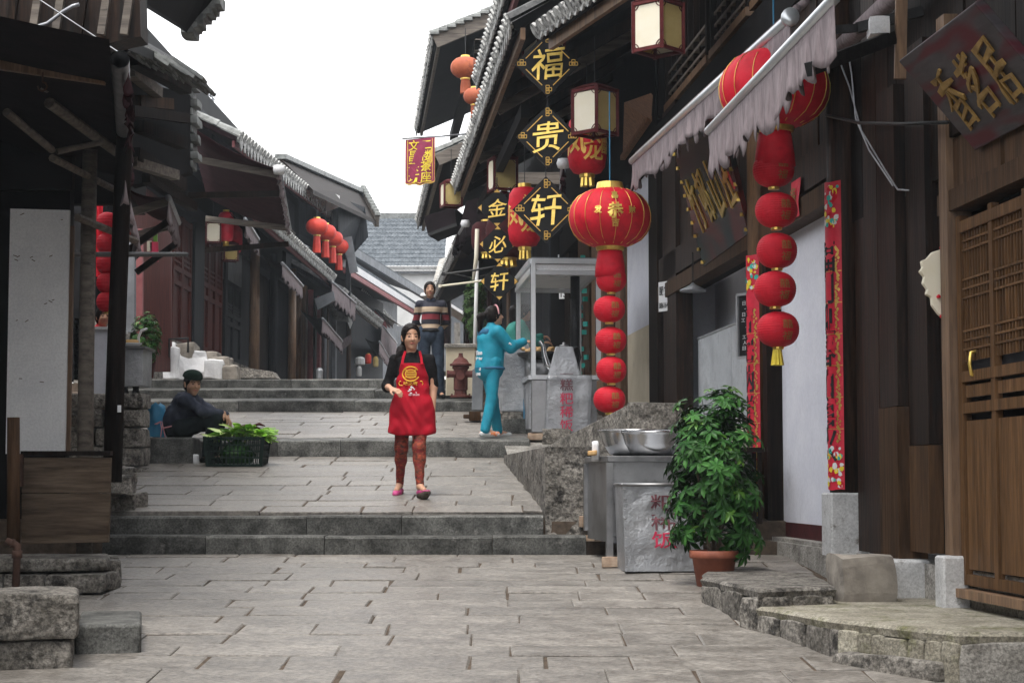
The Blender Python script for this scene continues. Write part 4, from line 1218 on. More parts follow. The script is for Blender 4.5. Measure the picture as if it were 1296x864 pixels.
b = MB(); b.prism([at(428, 250, 48), at(462, 262, 50), at(466, 300, 50), at(440, 330, 50), at(428, 300, 48)], (-.3, .8, 0)); b.build('wall', M['wood_blue'], LB)
b = MB(); b.prism([at(368, 236, 50.5), at(440, 250, 50.5), at(440, 330, 50.5), at(368, 290, 50.5)], (-.3, .6, 0)); b.build('wall', M['wood_blue'], LB)
b = MB(); b.bar(at(440, 300, 48), at(448, 345, 48), .22, .06); b.build('board', M['far_grey'], LB)
b = MB(); b.bar(at(441, 330, 49), at(440, 400, 49), .14, .14); b.build('post', M['wood_blue'], LB)
# long low house with the red and white fascia, farther up
LC = thing('house', at(480, 420, 60), 'low far house on the left with a bright white and red eave board', 'house')
f0, f1 = at(436, 333, 50), at(528, 391, 64)
b = MB(); b.bar(f0, f1, .1, .2); b.build('eave_board', M['white_paint'], LC)
b = MB(); b.bar(f0 - Vector((0, 0, .2)), f1 - Vector((0, 0, .2)), .08, .14); b.build('fascia', M['fascia_red'], LC)
b = MB(); b.hexa([f0, f1, f1 + Vector((-4, .5, 1.0)), f0 + Vector((-4, .5, 1.0)), f0 + th, f1 + th, f1 + Vector((-4, .5, 1.2)), f0 + Vector((-4, .5, 1.2))]); b.build('roof', M['tile_far'], LC)
b = MB(); b.hexa([f0 + Vector((-1.2, 0, -4)), f1 + Vector((-1.2, 0, -4)), f1 + Vector((-4, 0, -4)), f0 + Vector((-4, 0, -4)), f0 + Vector((-1.2, 0, .2)), f1 + Vector((-1.2, 0, .2)), f1 + Vector((-4, 0, .5)), f0 + Vector((-4, 0, .5))]); b.build('wall', M['wood_blue'], LC)
LD = thing('house', at(510, 400, 70), 'far grey roofed house behind the red and white eave board', 'house')
f0, f1 = at(445, 318, 58), at(540, 376, 74)
b = MB(); b.bar(f0, f1, .16, .26); b.build('eave_board', M['far_grey'], LD)
b = MB(); b.hexa([f0, f1, f1 + Vector((-4, .5, 1.4)), f0 + Vector((-4, .5, 1.4)), f0 + th, f1 + th, f1 + Vector((-4, .5, 1.6)), f0 + Vector((-4, .5, 1.6))]); b.build('roof', M['tile_far'], LD)
b = MB(); b.hexa([f0 + Vector((-1.2, 0, -5)), f1 + Vector((-1.2, 0, -5)), f1 + Vector((-4, 0, -5)), f0 + Vector((-4, 0, -5)), f0 + Vector((-1.2, 0, .2)), f1 + Vector((-1.2, 0, .2)), f1 + Vector((-4, 0, .5)), f0 + Vector((-4, 0, .5))]); b.build('wall', M['far_grey'], LD)
# lower shop fronts between: dark wall with posts
LE = thing('house', LP(56, 0, 3.7), 'row of dark shop fronts on the left under ragged awnings', 'house')
b = MB(); b.lbox(47, 78, -1.0, -.2, 3.2, 7.4); b.build('wall', M['wood_blue'], LE)
for k, (px, m_) in enumerate(((386, 'wood_pale'), (398, 'wood_blue'), (404, 'fascia_red'), (414, 'wood_brown'), (424, 'far_grey'), (434, 'wood_dark'), (446, 'wood_brown'), (458, 'wood_blue'))):
    y = yl(px, .2)
    b = MB(); b.lbox(y, y+.35, -.1, .2, 3.4, 6.6); b.build('post', M[m_], LE)
tiled_roof(LE, LP(48, 1.1, 6.35), LP(58, 1.2, 6.35), (-1.6, 0, 0), .9, 34, rows=3, edge_parts=False, fascia='wood_grey', rad=.11, under='wood_blue')
tiled_roof(LE, at(455, 372, 60), at(496, 412, 68), (-1.6, 0, 0), .9, 24, rows=3, edge_parts=False, fascia='fascia_red', rad=.12, under='wood_blue')
b = MB(); b.grid(lambda u, v: at(478, 392, 62).lerp(at(512, 415, 68), u) + Vector((-1.8*v, 0, .9*v)), 4, 4); b.build('roof_sheet', M['far_white'], LE)
arm = [('pale ragged awning under the left eave near the pale post', (357, 333, 38), (383, 362, 41.5), (330, 322, 38), (352, 350, 41.5), .34, 21),
       ('wide pale awning flap below the red lantern cluster', (420, 357, 46), (450, 384, 50), (395, 340, 46), (425, 372, 50), .5, 22),
       ('lower ragged awning flap with dark space beneath on the left', (408, 403, 45), (433, 432, 50), (380, 392, 45), (405, 424, 50), .34, 23),
       ('grey awning flap near the head of the woman in the apron', (483, 411, 62), (502, 434, 68), (462, 402, 62), (480, 428, 68), .9, 24),
       ('small low ragged awning flap left of the woman in the apron', (480, 432, 58), (492, 452, 63), (462, 428, 58), (474, 448, 63), .4, 25),
       ('white hanging awning strip just above the pair of dark red lanterns', (310, 277, 33), (327, 303, 35.5), (290, 268, 33), (308, 296, 35.5), .32, 26)]
for (lab, a, c, wa, wc, dr, sd) in arm:
    arm_awning(lab, at(*a), at(*c), at(*wa), at(*wc), dr, sd, cloth='canopy', arms=False, tooth=.2, knob=False)

for (lab, pts, Y, m_, d) in (('grey tilted board hanging under the far left awnings', [(398, 378), (422, 368), (424, 380), (402, 392)], 46, 'far_grey', .1), ('dark curved tile ridge end among the far left awnings', [(416, 378), (424, 392), (440, 398), (441, 406), (424, 404), (413, 388)], 49, 'slate', .4),
                           ('pale small awning flap deep under the far left eaves', [(431, 431), (444, 423), (446, 432), (433, 443)], 54, 'fringe', .05), ('pale signboard leaning on the far left awnings', [(440, 392), (446, 408), (443, 416), (438, 402)], 52, 'far_white', .06), ('dull red board under the far left roof ends', [(474, 392), (488, 408), (490, 416), (474, 402)], 60, 'fascia_red', .1)):
    t = thing('hanging_board', at(*pts[0], Y), lab, 'board')
    b = MB(); b.prism([at(x, y, Y) for x, y in pts][::-1], (0, d, 0)); b.build('board', M[m_], t)
for px, m_, w in ((376, 'wood_brown', .14), (392, 'fascia_red', .12), (410, 'far_grey', .1), (440, 'wood_brown', .14), (452, 'wood_blue', .2), (466, 'wood_pale', .12)):
    y = yl(px, .3); b = MB(); b.tube([LP(y, .3, 3.4), LP(y, .3, 6.5)], w/2*1.3, 8); b.build('post', M[m_], LE, smooth=True)
# ---- street end
FB = thing('house', at(500, 360, 78), 'far house closing the street with a broad blue-grey tiled roof', 'house')
ey = at(448, 343, 76); ex = at(562, 343, 76); 
rdg = Vector((0, 4.5, at(500, 281, 80.5).z - ey.z))
tiled_roof(FB, ey, ex, (rdg.x, rdg.y, 0), rdg.z, 26, mt='tile_far', mt_edge='far_white', rows=12, edge_parts=False, fascia='far_grey', under='tile_far', rad=.13)
b = MB(); b.bar(ey+rdg+Vector((-.3, 0, .2)), ex+rdg+Vector((.1, 0, .2)), .4, .36); b.build('ridge', M['slate'], FB)
b = MB(); b.box(((ey.x+ex.x)/2, 78.4, 6.4), (ex.x-ey.x-.2, 4, 7.6)); b.build('wall', M['far_white'], FB)
b = MB(); b.box(((ey.x+ex.x)/2, 76.35, 7.4), (ex.x-ey.x-.4, .1, 1.0)); b.build('window_band', M['far_grey'], FB)
b = MB(); b.bar(ex + Vector((.06, 0, .1)), ex + rdg + Vector((.06, 0, .1)), .1, .3); b.build('verge_board', M['far_white'], FB)
FR = thing('house', at(580, 380, 66), 'far low grey house at the end of the street on the right side', 'house')
q = [at(548, 356, 62), at(622, 330, 62), at(622, 308, 66), at(556, 328, 66)]
b = MB(); b.hexa([q[0]-th, q[1]-th, q[2]-th, q[3]-th, q[0], q[1], q[2], q[3]]); b.build('roof', M['concrete'], FR)
b = MB(); b.prism([at(540, 470, 63), at(640, 470, 63), at(640, 330, 63), at(550, 354, 63)], (0, 3, 0)); b.build('wall', M['far_grey'], FR)
b = MB(); b.bar(at(540, 372, 58), at(600, 410, 60), .5, .1); b.build('awning_board', M['far_white'], FR)
b = MB(); b.prism([at(556, 376, 57), at(571, 372, 57), at(571, 440, 57), at(556, 440, 57)], (0, .06, 0)); PF = b.build('poster_board', M['far_white'], FR)
b = MB(); b.prism([at(558, 380, 56.9), at(569.5, 377, 56.9), at(569.5, 436, 56.9), at(558, 436, 56.9)], (0, .06, 0)); b.build('poster', M['wood_red'], PF)
b = MB(); b.prism([at(575, 408, 60), at(582, 408, 60), at(582, 470, 60), at(575, 470, 60)], (0, .4, 0)); b.build('pillar', M['concrete'], FR)
# ================================================================== RIGHT-HAND TERRACE AND OBJECTS
def rough_wall(mb, p00, p10, p11, p01, nu=10, nv=6, amp=.02, seed=0):
    """uneven masonry face between four corners"""
    p00, p10, p11, p01 = map(Vector, (p00, p10, p11, p01))
    n = (p10-p00).cross(p01-p00).normalized()
    def fn(u, v):
        q = p00.lerp(p10, u).lerp(p01.lerp(p11, u), v)
        e = min(u, 1-u, v, 1-v)
        return q + n*(noise.noise(q*3.1 + Vector((seed, 0, 0)))*amp + noise.noise(q*9 + Vector((seed, 3, 0)))*amp*.6)*(1 if e > .001 else .0)
    mb.grid(fn, nu, nv)
TE = thing('terrace_wall', (.9, 15.2, 1.1), 'rough stone retaining wall of the raised terrace beside the steps', 'wall')
n0 = Vector((.276, 15.12, 0)); n1 = Vector((-.09, 19.9, 0)); n2 = Vector((2.0, 15.12, 0)); n3 = Vector((1.7, 19.9, 0))
def zz(p, z): return Vector((p.x, p.y, z))
b = MB(); rough_wall(b, zz(n0, .85), zz(n2, .85), zz(n2, 1.76), zz(n0, 1.76), 24, 12, .05, 1); b.build('front_face', M['rough_stone'], TE, smooth=True)
b = MB(); rough_wall(b, zz(n1, 1.2), zz(n0, 1.05), zz(n0, 1.76), zz(n1, 1.75), 30, 8, .03, 2); b.build('side_face', M['rough_stone'], TE, smooth=True)
b = MB(); b.add([zz(n0, 1.76), zz(n2, 1.76), zz(n3, 1.75), zz(n1, 1.75)], [(0, 1, 2, 3)]); b.build('top', M['concrete'], TE)
for k, (x, z, w, h) in enumerate(((.62, 1.0, .12, .09), (.6, 1.15, .09, .08), (.45, .95, .2, .07), (.68, .92, .16, .08))):
    b = MB(); b.rock((x, 15.06, z), (w, .12, h), k, .25); b.build('stone', M['brick_pale'], TE)
a0, a1 = at(792, 513, 15.7), at(686, 567, 18.2)
CP = thing('coping', a1, 'sloping stone coping stepping up along the terrace edge', 'coping')
def wedge(p, q, w, zb, name, mt):
    b = MB()
    pr, qr = p + Vector((w, 0, 0)), q + Vector((w, 0, 0))
    b.hexa([zz(p, zb), zz(pr, zb), zz(qr, zb), zz(q, zb), p, pr, qr, q]); return b.build(name, M[mt], CP, bevel=.012)
m_ = a0.lerp(a1, .46)
wedge(m_, a1, .5, 1.755, 'coping_stone', 'rough_stone')
wedge(a0, m_ + (a0-m_)*.02 + Vector((.0, 0, 0)), .5, 1.752, 'coping_stone', 'rough_stone')
b = MB(); b.rock((a0.x+.22, 15.66, 2.0), (.42, .12, .3), 8, .1, k=4); b.build('block', M['rough_stone'], CP)
b = MB(); b.rock((m_.x+.24, m_.y-.1, 1.86), (.4, .14, .24), 9, .12, k=4); b.build('block', M['rough_stone'], CP)
b = MB(); b.rock(at(705, 552, 18.6), (.3, .3, .16), 4, .2); b.build('block', M['rough_stone'], CP)
# terrace floor up to the shops
b = MB(); b.add([Vector((-.05, 19.9, 1.75)), Vector((1.9, 19.9, 1.75)), Vector((1.8, 21.0, 1.93)), Vector((-.1, 21.0, 1.93))], [(0, 1, 2, 3)]); tag(b.build('terrace', M['concrete']), kind='structure')

# worn stone kerbs in the right foreground
def kerb_slab(name, label, pts, z, zbs, mt, face, seed):
    t = thing(name, (pts[0][0], pts[0][1], zbs), label, 'kerb')
    b = MB()
    poly = [Vector((x, y, z)) for x, y in pts]
    n = len(poly); c = sum(poly, Vector())/n
    # chamfered, uneven slab
    sub = []
    for i in range(n):
        for k in range(5):
            q = poly[i].lerp(poly[(i+1) % n], k/5)
            q = q + Vector((noise.noise(q*5), noise.noise(q*5+Vector((9, 0, 0))), 0))*.025
            sub.append(q)
    m = len(sub)
    top = [q + (c-q).normalized()*.03 for q in sub]
    mid = [q - Vector((0, 0, .018)) for q in sub]
    low = [q - Vector((0, 0, .055)) + (c-q).normalized()*.012 for q in sub]
    fs = [tuple(range(m))]
    for k in range(m):
        j = (k+1) % m
        fs += [(k+m, j+m, j, k), (k+2*m, j+2*m, j+m, k+m)]
    b.add(top+mid+low, fs); b.build('top_slab', M[mt], t)
    r = random.Random(seed)
    for (i, w, m_) in face:
        p, q = poly[i], poly[(i+1) % n]
        L = (q-p).length; u = 0
        nrm = Vector(((q-p).y, -(q-p).x, 0)).normalized()
        while u < L-.03:
            ww = r.uniform(*w)
            if u+ww > L-.08: ww = L-u
            a = p.lerp(q, u/L); e = p.lerp(q, (u+ww)/L)
            mid_ = (a+e)/2 - nrm*.1
            hgt = z - .05 - zbs
            bb = MB(); bb.rock((mid_.x, mid_.y, zbs + hgt/2), (ww*.985, .2, hgt), int(u*97)+seed, .09, math.atan2((q-p).y, (q-p).x), k=4)
            bb.build('kerb_stone', M[m_], t, bevel=.006, smooth=False)
            u += ww
    return t
def gp(px, py, z):      # place at height z seen at a pixel
    v = ray(px, py); s = (z-1.5)/v.z
    q = EYE + v*s
    return (q.x, q.y)
kerb_slab('kerb', 'long worn stone kerb platform in the right foreground with mossy upright facing stones', [gp(958, 767, .77), gp(1060, 784, .77), gp(1212, 800, .77), (2.9, 8.7), (2.9, 12.0), (2.1, 12.0)], .77, .38, 'mossy_stone',
          [(0, (.25, .4), 'rough_stone'), (1, (.1, .18), 'mossy_stone'), (2, (.6, .7), 'concrete')], 3)
kerb_slab('kerb', 'low broken kerb slab beside the terracotta pot', [gp(887, 730, .87), gp(958, 745, .87), gp(1056, 742, .87), (1.98, 11.6), (1.75, 13.2), (1.4, 13.0)], .87, .58, 'rough_stone',
          [(0, (.3, .5), 'rough_stone'), (1, (.2, .4), 'rough_stone')], 6)
b = MB(); b.rock((2.5, 8.35, .47), (.9, .4, .12), 4, .15, .3, k=4); RS = thing('stone', (2.35, 9.0, .47), 'flat worn stone lying before the foreground kerb', 'stone'); b.build('stone', M['mossy_stone'], RS, bevel=.01)
b = MB(); b.rock((1.9, 9.1, .56), (.7, .16, .12), 5, .25, -.95, k=4); RS = thing('stone', (1.86, 9.75, .57), 'tilted flagstone leaning along the mossy kerb face', 'stone'); b.build('stone', M['rough_stone'], RS, bevel=.01)

# steel work counter with basins
nl = Vector((.72, 13.75, 0)); fl_ = Vector((.585, 14.75, 0)); rv = Vector((.99, .1, 0)).normalized()*.85
nr, fr_ = nl+rv, fl_+rv
ST = thing('steel_counter', zz(nl, g_low(13.75)), 'stainless steel work counter on legs carrying two metal basins', 'counter')
zt = 1.67; zb = 1.02
b = MB(); b.hexa([zz(nl, zt-.045), zz(nr, zt-.045), zz(fr_, zt-.045), zz(fl_, zt-.045), zz(nl, zt), zz(nr, zt), zz(fr_, zt), zz(fl_, zt)]); b.build('worktop', M['steel'], ST, bevel=.006)
ins = lambda p, f: p.lerp((nl+fr_)/2, f)
c4 = [ins(p, .05) for p in (nl, nr, fr_, fl_)]
b = MB(); b.hexa([zz(p, zb) for p in c4] + [zz(p, zt-.046) for p in c4]); b.build('body', M['steel'], ST)
for p in (nl, nr, fr_, fl_):
    q = ins(p, .04); b = MB(); b.box((q.x, q.y, (ground(q.y)+.04+zt-.05)/2), (.05, .05, zt-.05-ground(q.y)-.04), .13); b.build('leg', M['steel'], ST)
b = MB(); b.bar(zz(ins(nl, .045), zb+.02) - Vector((0, .012, 0)), zz(ins(nr, .045), zb+.02) - Vector((0, .012, 0)), .02, .05); b.build('rail', M['steel_bright'], ST)
BK = thing('brick', (nl.x+.02, 13.73, g_low(13.7)), 'pale brick wedged under the leg of the steel counter', 'brick')
b = MB(); b.rock((nl.x+.02, 13.72, g_low(13.7)+.04), (.14, .12, .075), 3, .15); b.build('brick', M['brick_pale'], BK)
def basin(px, Y, rad, h, z, label):
    c = at(px, 560, Y); c.z = z
    t = thing('basin', c, label, 'basin', 'steel basins on the counter')
    pr = [(rad*.55, 0), (rad*.72, .02), (rad*.9, h*.55), (rad*.97, h*.93), (rad, h), (rad*1.03, h+.006), (rad*1.03, h+.014), (rad*.98, h+.012), (rad*.94, h*.9), (rad*.86, h*.5), (rad*.68, .035), (rad*.3, .02)]
    b = MB(); b.lathe(pr, c, 40); b.build('bowl', M['steel_bright'], t, smooth=True)
basin(806, 14.25, .30, .19, 1.671, 'larger steel basin at the back of the counter')
basin(828, 13.98, .25, .17, 1.671, 'smaller steel basin at the front of the counter beside the shrub')
c = at(757, 574, 13.95); c.z = 1.671
TB = thing('plastic_bag', c, 'crumpled clear plastic bag of scraps at the left end of the steel counter', 'bag')
b = MB(); b.rock(c + Vector((0, .1, .05)), (.06, .07, .1), 5, 1.2, k=4); b.build('bag', M['paper'], TB, smooth=True)
b = MB(); b.rock(c + Vector((-.045, .02, .02)), (.07, .06, .04), 6, .3); b.build('scraps', M['bun'], TB, smooth=True)

# dented sheet steel bin with writing
BN = thing('sheet_steel_bin', Vector((1.08, 13.3, g_low(13.3))), 'dented sheet steel bin with red and dark characters beside the shrub', 'bin')
bl = at(792, 720, 13.25); br_ = at(874, 718, 13.35); tl = at(789, 613, 13.25); 
z0 = g_low(13.25)+.02; z1 = tl.z
def binface(u, v):
    p = Vector((bl.x, 13.28, z0)).lerp(Vector((br_.x+.1, 13.36, z0)), u); p.z = z0+(z1-z0)*v
    p.x -= .02*v
    d = .02*noise.noise(Vector((u*3, v*4, 1))) + .012*noise.noise(Vector((u*8, v*9, 4)))
    e = min(u, 1-u, v, 1-v)*8
    return p + Vector((0, -d*min(1, e), 0))
b = MB(); b.grid(binface, 16, 20); b.build('front', M['steel_dull'], BN, smooth=True)
b = MB(); b.hexa([Vector((bl.x, 13.285, z0)), Vector((br_.x+.1, 13.37, z0)), Vector((br_.x+.06, 13.72, z0)), Vector((bl.x-.035, 13.66, z0)), Vector((bl.x-.02, 13.285, z1)), Vector((br_.x+.08, 13.37, z1)), Vector((br_.x+.04, 13.72, z1)), Vector((bl.x-.055, 13.66, z1))]); b.build('body', M['steel_dull'], BN)
b = MB(); b.tube([Vector((bl.x-.02, 13.275, z1)), Vector((br_.x+.08, 13.36, z1))], .012, 8); b.tube([Vector((bl.x-.02, 13.275, z1)), Vector((bl.x-.055, 13.66, z1))], .012, 8); b.build('rim', M['steel'], BN, smooth=True)
for k in range(9):
    f = (k+.5)/9
    q = Vector((bl.x+.012-.02*f, 13.27, z0+(z1-z0)*f)); b = MB(); b.lathe([(.006, 0), (.004, .005), (.001, .007)], (0, 0, 0), 8); b.v = [Vector((v.x, -v.z, v.y))+q for v in b.v]; b.build('rivet', M['steel'], BN)
def bin_text(chars):
    for (ch, py, m_) in chars:
        q = at(843, py, 13.27)
        u = (q.x-bl.x)/(br_.x+.1-bl.x); v = (q.z-z0)/(z1-z0)
        b = MB()
        def fn(x, y, zz_):
            p = binface(u + x*.19/(br_.x+.1-bl.x), v + y*.125/(z1-z0)); return p + Vector((0, -.003-(.001 if zz_ > 0 else 0), 0))
        letter(b, ch, q, (1, 0, 0), (0, 0, 1), 1, bold=.008, fn=fn)
        b.build('lettering', M[m_], BN)
bin_text([('粑', 636, 'dark_print'), ('稀', 660, 'dark_print'), ('饭', 683, 'red_print')])

# cream bucket on a small shelf by the couplet
c = on_r(936, 566, .32)
TH = thing('storage_jar', c, 'tall cream lidded jar with a floral band behind the shrub', 'jar')
b = MB(); b.lathe([(.06, 0), (.064, .01), (.064, .19)], c, 20); b.build('body', M['lamp_paper'], TH, smooth=True)
b = MB(); b.lathe([(.066, .19), (.067, .21), (.064, .25), (.02, .255)], c, 20); b.build('lid', M['white_paint'], TH, smooth=True)
for k in range(10):
    a = k*.628; b = MB(); b.lathe([(.011, -.003), (.008, .003)], (0, 0, 0), 7)
    rot = Matrix.Rotation(a, 3, 'Z') @ Matrix.Rotation(math.pi/2, 3, 'Y')
    b.v = [rot @ v + c + Vector((math.cos(a)*.068, math.sin(a)*.068, .222)) for v in b.v]; b.build('flower', M['red_cloth' if k % 2 else 'leaf'], TH)
SHf = thing('shelf', c - Vector((0, 0, .6)), 'small dark wooden stand under the cream jar', 'stand')
b = MB(); b.box(c - Vector((0, 0, .02)), (.36, .4, .035), .08); b.build('top', M['wood_dark'], SHf)
for sx in (-.14, .14):
    for sy in (-.16, .16):
        b = MB(); b.box(c + Vector((sx, sy, -.33)), (.035, .035, .58)); b.build('leg', M['wood_dark'], SHf)

# ---- potted shrub (palmate evergreen)
def leaflet(mb, base, d, up, L, W):
    d = d.normalized(); s = d.cross(up).normalized(); n = s.cross(d).normalized()
    p = [base, base + d*L*.3 + s*W*.42 + n*L*.03, base + d*L*.68 + s*W*.5 - n*L*.0, base + d*L - n*L*.14, base + d*L*.68 - s*W*.5, base + d*L*.3 - s*W*.42 + n*L*.03,
         base + d*L*.35 - n*L*.03, base + d*L*.7 - n*L*.05]
    mb.add(p, [(0, 1, 6), (0, 6, 5), (1, 2, 7, 6), (6, 7, 4, 5), (2, 3, 7), (7, 3, 4)])
def palmate(seed, L=.1, k=7):
    r = random.Random(seed); mb = MB()
    mb.tube([Vector((0, 0, -.07)), Vector((0, 0, 0))], [.0025, .002], 4)
    for i in range(k):
        a = 2*math.pi*i/k + r.uniform(-.15, .15)
        dr = r.uniform(.1, .5)
        d = Vector((math.cos(a), math.sin(a), -dr + .15))
        leaflet(mb, Vector((0, 0, 0)), d, Vector((0, 0, 1)), L*r.uniform(.8, 1.1), L*r.uniform(.29, .37))
    return mb
def shrub(label, base, crown_c, crown_r, nleaf, mt='leaf', pot=None, seed=1, L=.1, k=7, stems=6, name='potted_shrub', fresh=.12, profile=None, grp=None, clumps=0):
    t = thing(name, base, label, 'plant', grp)
    r = random.Random(seed)
    protos = []
    for i in range(5):
        mb = palmate(seed*10+i, L, k)
        me_o = mb.build('leaf', M[mt], t, origin=(0, 0, 0)); protos.append(me_o.data); COL.objects.unlink(me_o); bpy.data.objects.remove(me_o)
    pf = []
    for i in range(2):
        mb = palmate(seed*10+i+50, L*.8, k)
        me_o = mb.build('leaf', M['leaf_fresh'], t, origin=(0, 0, 0)); pf.append(me_o.data); COL.objects.unlink(me_o); bpy.data.objects.remove(me_o)
    cc = Vector(crown_c); cr = Vector(crown_r)
    for i in range(stems):
        a = r.uniform(0, 6.28); q = cc + Vector((math.cos(a)*cr.x*.5, math.sin(a)*cr.y*.5, cr.z*r.uniform(.0, .7)))
        b = MB(); b.tube([Vector(base) + Vector((math.cos(a)*.03, math.sin(a)*.03, 0)), Vector(base).lerp(q, .5) + Vector((r.uniform(-.03, .03), 0, 0)), q], [.012, .009, .004], 6); b.build('stem', M['bark'], t)
    pts = []
    cl = []
    for i in range(clumps):
        z = -.7 + 1.6*i/max(1, clumps-1) + r.uniform(-.06, .06); a = i*2.4 + r.uniform(-.5, .5); q = profile(z)*r.uniform(.35, .72)
        cl.append((Vector((math.cos(a)*q, math.sin(a)*q, z)), r.uniform(.3, .46)))
    while clumps and len(pts) < nleaf:
        c_, s_ = r.choice(cl)
        v = Vector((r.gauss(0, 1), r.gauss(0, 1), r.gauss(0, 1))).normalized()*s_*r.uniform(.55, 1.08)
        w = c_ + Vector((v.x, v.y, v.z*.62))
        if any((Vector((w.x-c2.x, w.y-c2.y, (w.z-c2.z)/.62))).length < s2*.5 for c2, s2 in cl): continue
        pts.append((w*.75 + v*.6, cc + Vector((w.x*cr.x, w.y*cr.y, w.z*cr.z))))
    while len(pts) < nleaf:
        v = Vector((r.uniform(-1, 1), r.uniform(-1, 1), r.uniform(-1, 1)))
        l = v.length
        if l > 1 or l < .35: continue
        if r.random() > l**1.5: continue
        s = profile(v.z) if profile else 1
        w = Vector((v.x*s, v.y*s, v.z))
        nz = noise.noise(Vector((w.x*2.3+seed, w.y*2.3, w.z*2.3)))
        if nz < -.16: continue
        w = w*(1+nz*.18)
        pts.append((w, cc + Vector((w.x*cr.x, w.y*cr.y, w.z*cr.z))))
    pts.sort(key=lambda q: q[1].y)
    rest = MB()
    for i, (w, p) in enumerate(pts):
        out = Vector((w.x, w.y, w.z*.6+.55)).normalized()
        q = out.to_track_quat('Z', 'Y').to_euler()
        q.rotate_axis('Z', r.uniform(0, 6.28))
        fresh_ = (w.z > .75 or r.random() < fresh*.4) and r.random() < .6
        me_ = r.choice(pf) if fresh_ else r.choice(protos)
        sc = r.uniform(.75, 1.2)
        if i < 300:
            inst(me_, 'leaf', p, t, q, (sc,)*3)
        else:
            mt_ = Matrix.Translation(p) @ q.to_matrix().to_4x4() @ Matrix.Scale(sc, 4)
            bse = len(rest.v)
            for v in me_.vertices: rest.v.append(mt_ @ v.co)
            for f in me_.polygons: rest.f.append([x+bse for x in f.vertices]); rest.m.append(0)
    if rest.v:
        o = rest.build('foliage', M[mt], t); o['kind'] = 'stuff'
    return t
pb_ = Vector((at(904, 740, 12.55).x, 12.55, g_low(12.55)))
sh = shrub('leafy evergreen shrub in a terracotta pot before the red couplet', pb_ + Vector((0, 0, .22)), pb_ + Vector((.02, .05, .74)), (.385, .37, .55), 600, seed=3, L=.088, stems=8, clumps=19,
           profile=lambda z: .98 - .5*max(0, z)**1.5 - .35*max(0, -z-.2), fresh=.5)
b = MB(); b.lathe([(.115, 0), (.12, .005), (.15, .19), (.165, .192), (.17, .2), (.17, .245), (.155, .245), (.15, .2)], pb_, 30); b.build('pot', M['terracotta'], sh, smooth=True, bevel=0)
b = MB(); b.lathe([(.15, .2), (.08, .215), (.001, .22)], pb_, 20, cap=False); b.build('soil', M['soil'], sh)

# ---- glass food cart
GC = thing('food_cart', Vector((.5, 21, 1.96)), 'aluminium framed glass food cart with buns on a griddle', 'cart')
cA = Vector((.225, 20.9, 0)); cB = Vector((.06, 22.9, 0)); cC = Vector((.98, 20.98, 0)); cD = Vector((.83, 22.98, 0))
zc = 2.68; zr = 4.0
for p in (cA, cB, cC, cD):
    b = MB(); b.box((p.x+.02, p.y, (zc+zr)/2), (.055, .055, zr-zc), .07); b.build('post', M['aluminium'], GC, bevel=.004)
    b = MB(); b.box((p.x-.012, p.y-.029, (zc+zr)/2), (.006, .006, zr-zc-.1), .07); b.build('post_groove', M['iron_black'], GC)
def frame_ring(z, w, h, name, m_):
    for (p, q) in ((cA, cC), (cC, cD), (cD, cB), (cB, cA)):
        b = MB(); b.bar(zz(p, z), zz(q, z), w, h); b.build(name, M[m_], GC)
frame_ring(zr+.005, .06, .06, 'roof_rail', 'aluminium')
frame_ring(zr-.13, .045, .05, 'roof_rail', 'aluminium')
frame_ring(zc-.02, .07, .05, 'counter_rail', 'aluminium')
b = MB(); b.hexa([zz(p, zr+.036) for p in (cA, cC, cD, cB)] + [zz(p, zr+.05) for p in (cA, cC, cD, cB)]); b.build('roof', M['far_grey'], GC)
b = MB(); b.hexa([zz(p, zr-.10) for p in (cA, cC, cD, cB)] + [zz(p, zr-.03) for p in (cA, cC, cD, cB)]); b.build('ceiling', M['white_paint'], GC)
b = MB(); b.hexa([zz(p, zc-.045) for p in (cA, cC, cD, cB)] + [zz(p, zc-.001) for p in (cA, cC, cD, cB)]); b.build('worktop', M['steel'], GC)
for (p, q) in ((cA, cB),):
    b = MB(); b.hexa([zz(p, zc), zz(p+Vector((.004, 0, 0)), zc), zz(q+Vector((.004, 0, 0)), zc), zz(q, zc)] + [zz(p, zr-.15), zz(p+Vector((.004, 0, 0)), zr-.15), zz(q+Vector((.004, 0, 0)), zr-.15), zz(q, zr-.15)]); b.build('pane', M['glass'], GC)
zlo = 2.03
b = MB(); b.hexa([zz(p, zlo) for p in (cA, cC, cD, cB)] + [zz(p, zc-.05) for p in (cA, cC, cD, cB)]); b.build('body', M['steel'], GC)
# poster with blue leaf on the street side
sd_ = (cB-cA)
for (f0, f1, z0_, z1_, m_, nm, o) in ((.05, .95, zlo+.04, zc-.08, 'steel_dull', 'side_panel', .012), (.3, .8, zlo+.1, zc-.12, 'far_grey', 'poster', .016)):
    b = MB(); p, q = cA+sd_*f0, cA+sd_*f1; ov = Vector((-o, 0, 0))
    b.hexa([zz(p, z0_)+ov, zz(p, z0_), zz(q, z0_), zz(q, z0_)+ov, zz(p, z1_)+ov, zz(p, z1_), zz(q, z1_), zz(q, z1_)+ov]); b.build(nm, M[m_], GC)
b = MB()
for k in range(12):
    pass
b.add([cA+sd_*.35+Vector((-.02, 0, zlo+.12)), cA+sd_*.5+Vector((-.02, 0, zlo+.2)), cA+sd_*.6+Vector((-.02, 0, zlo+.4)), cA+sd_*.55+Vector((-.02, 0, zlo+.55)), cA+sd_*.4+Vector((-.02, 0, zlo+.4)), cA+sd_*.32+Vector((-.02, 0, zlo+.25))], [(0, 1, 2, 3, 4, 5)])
b.build('leaf_print', M['cloth_blue'], GC)
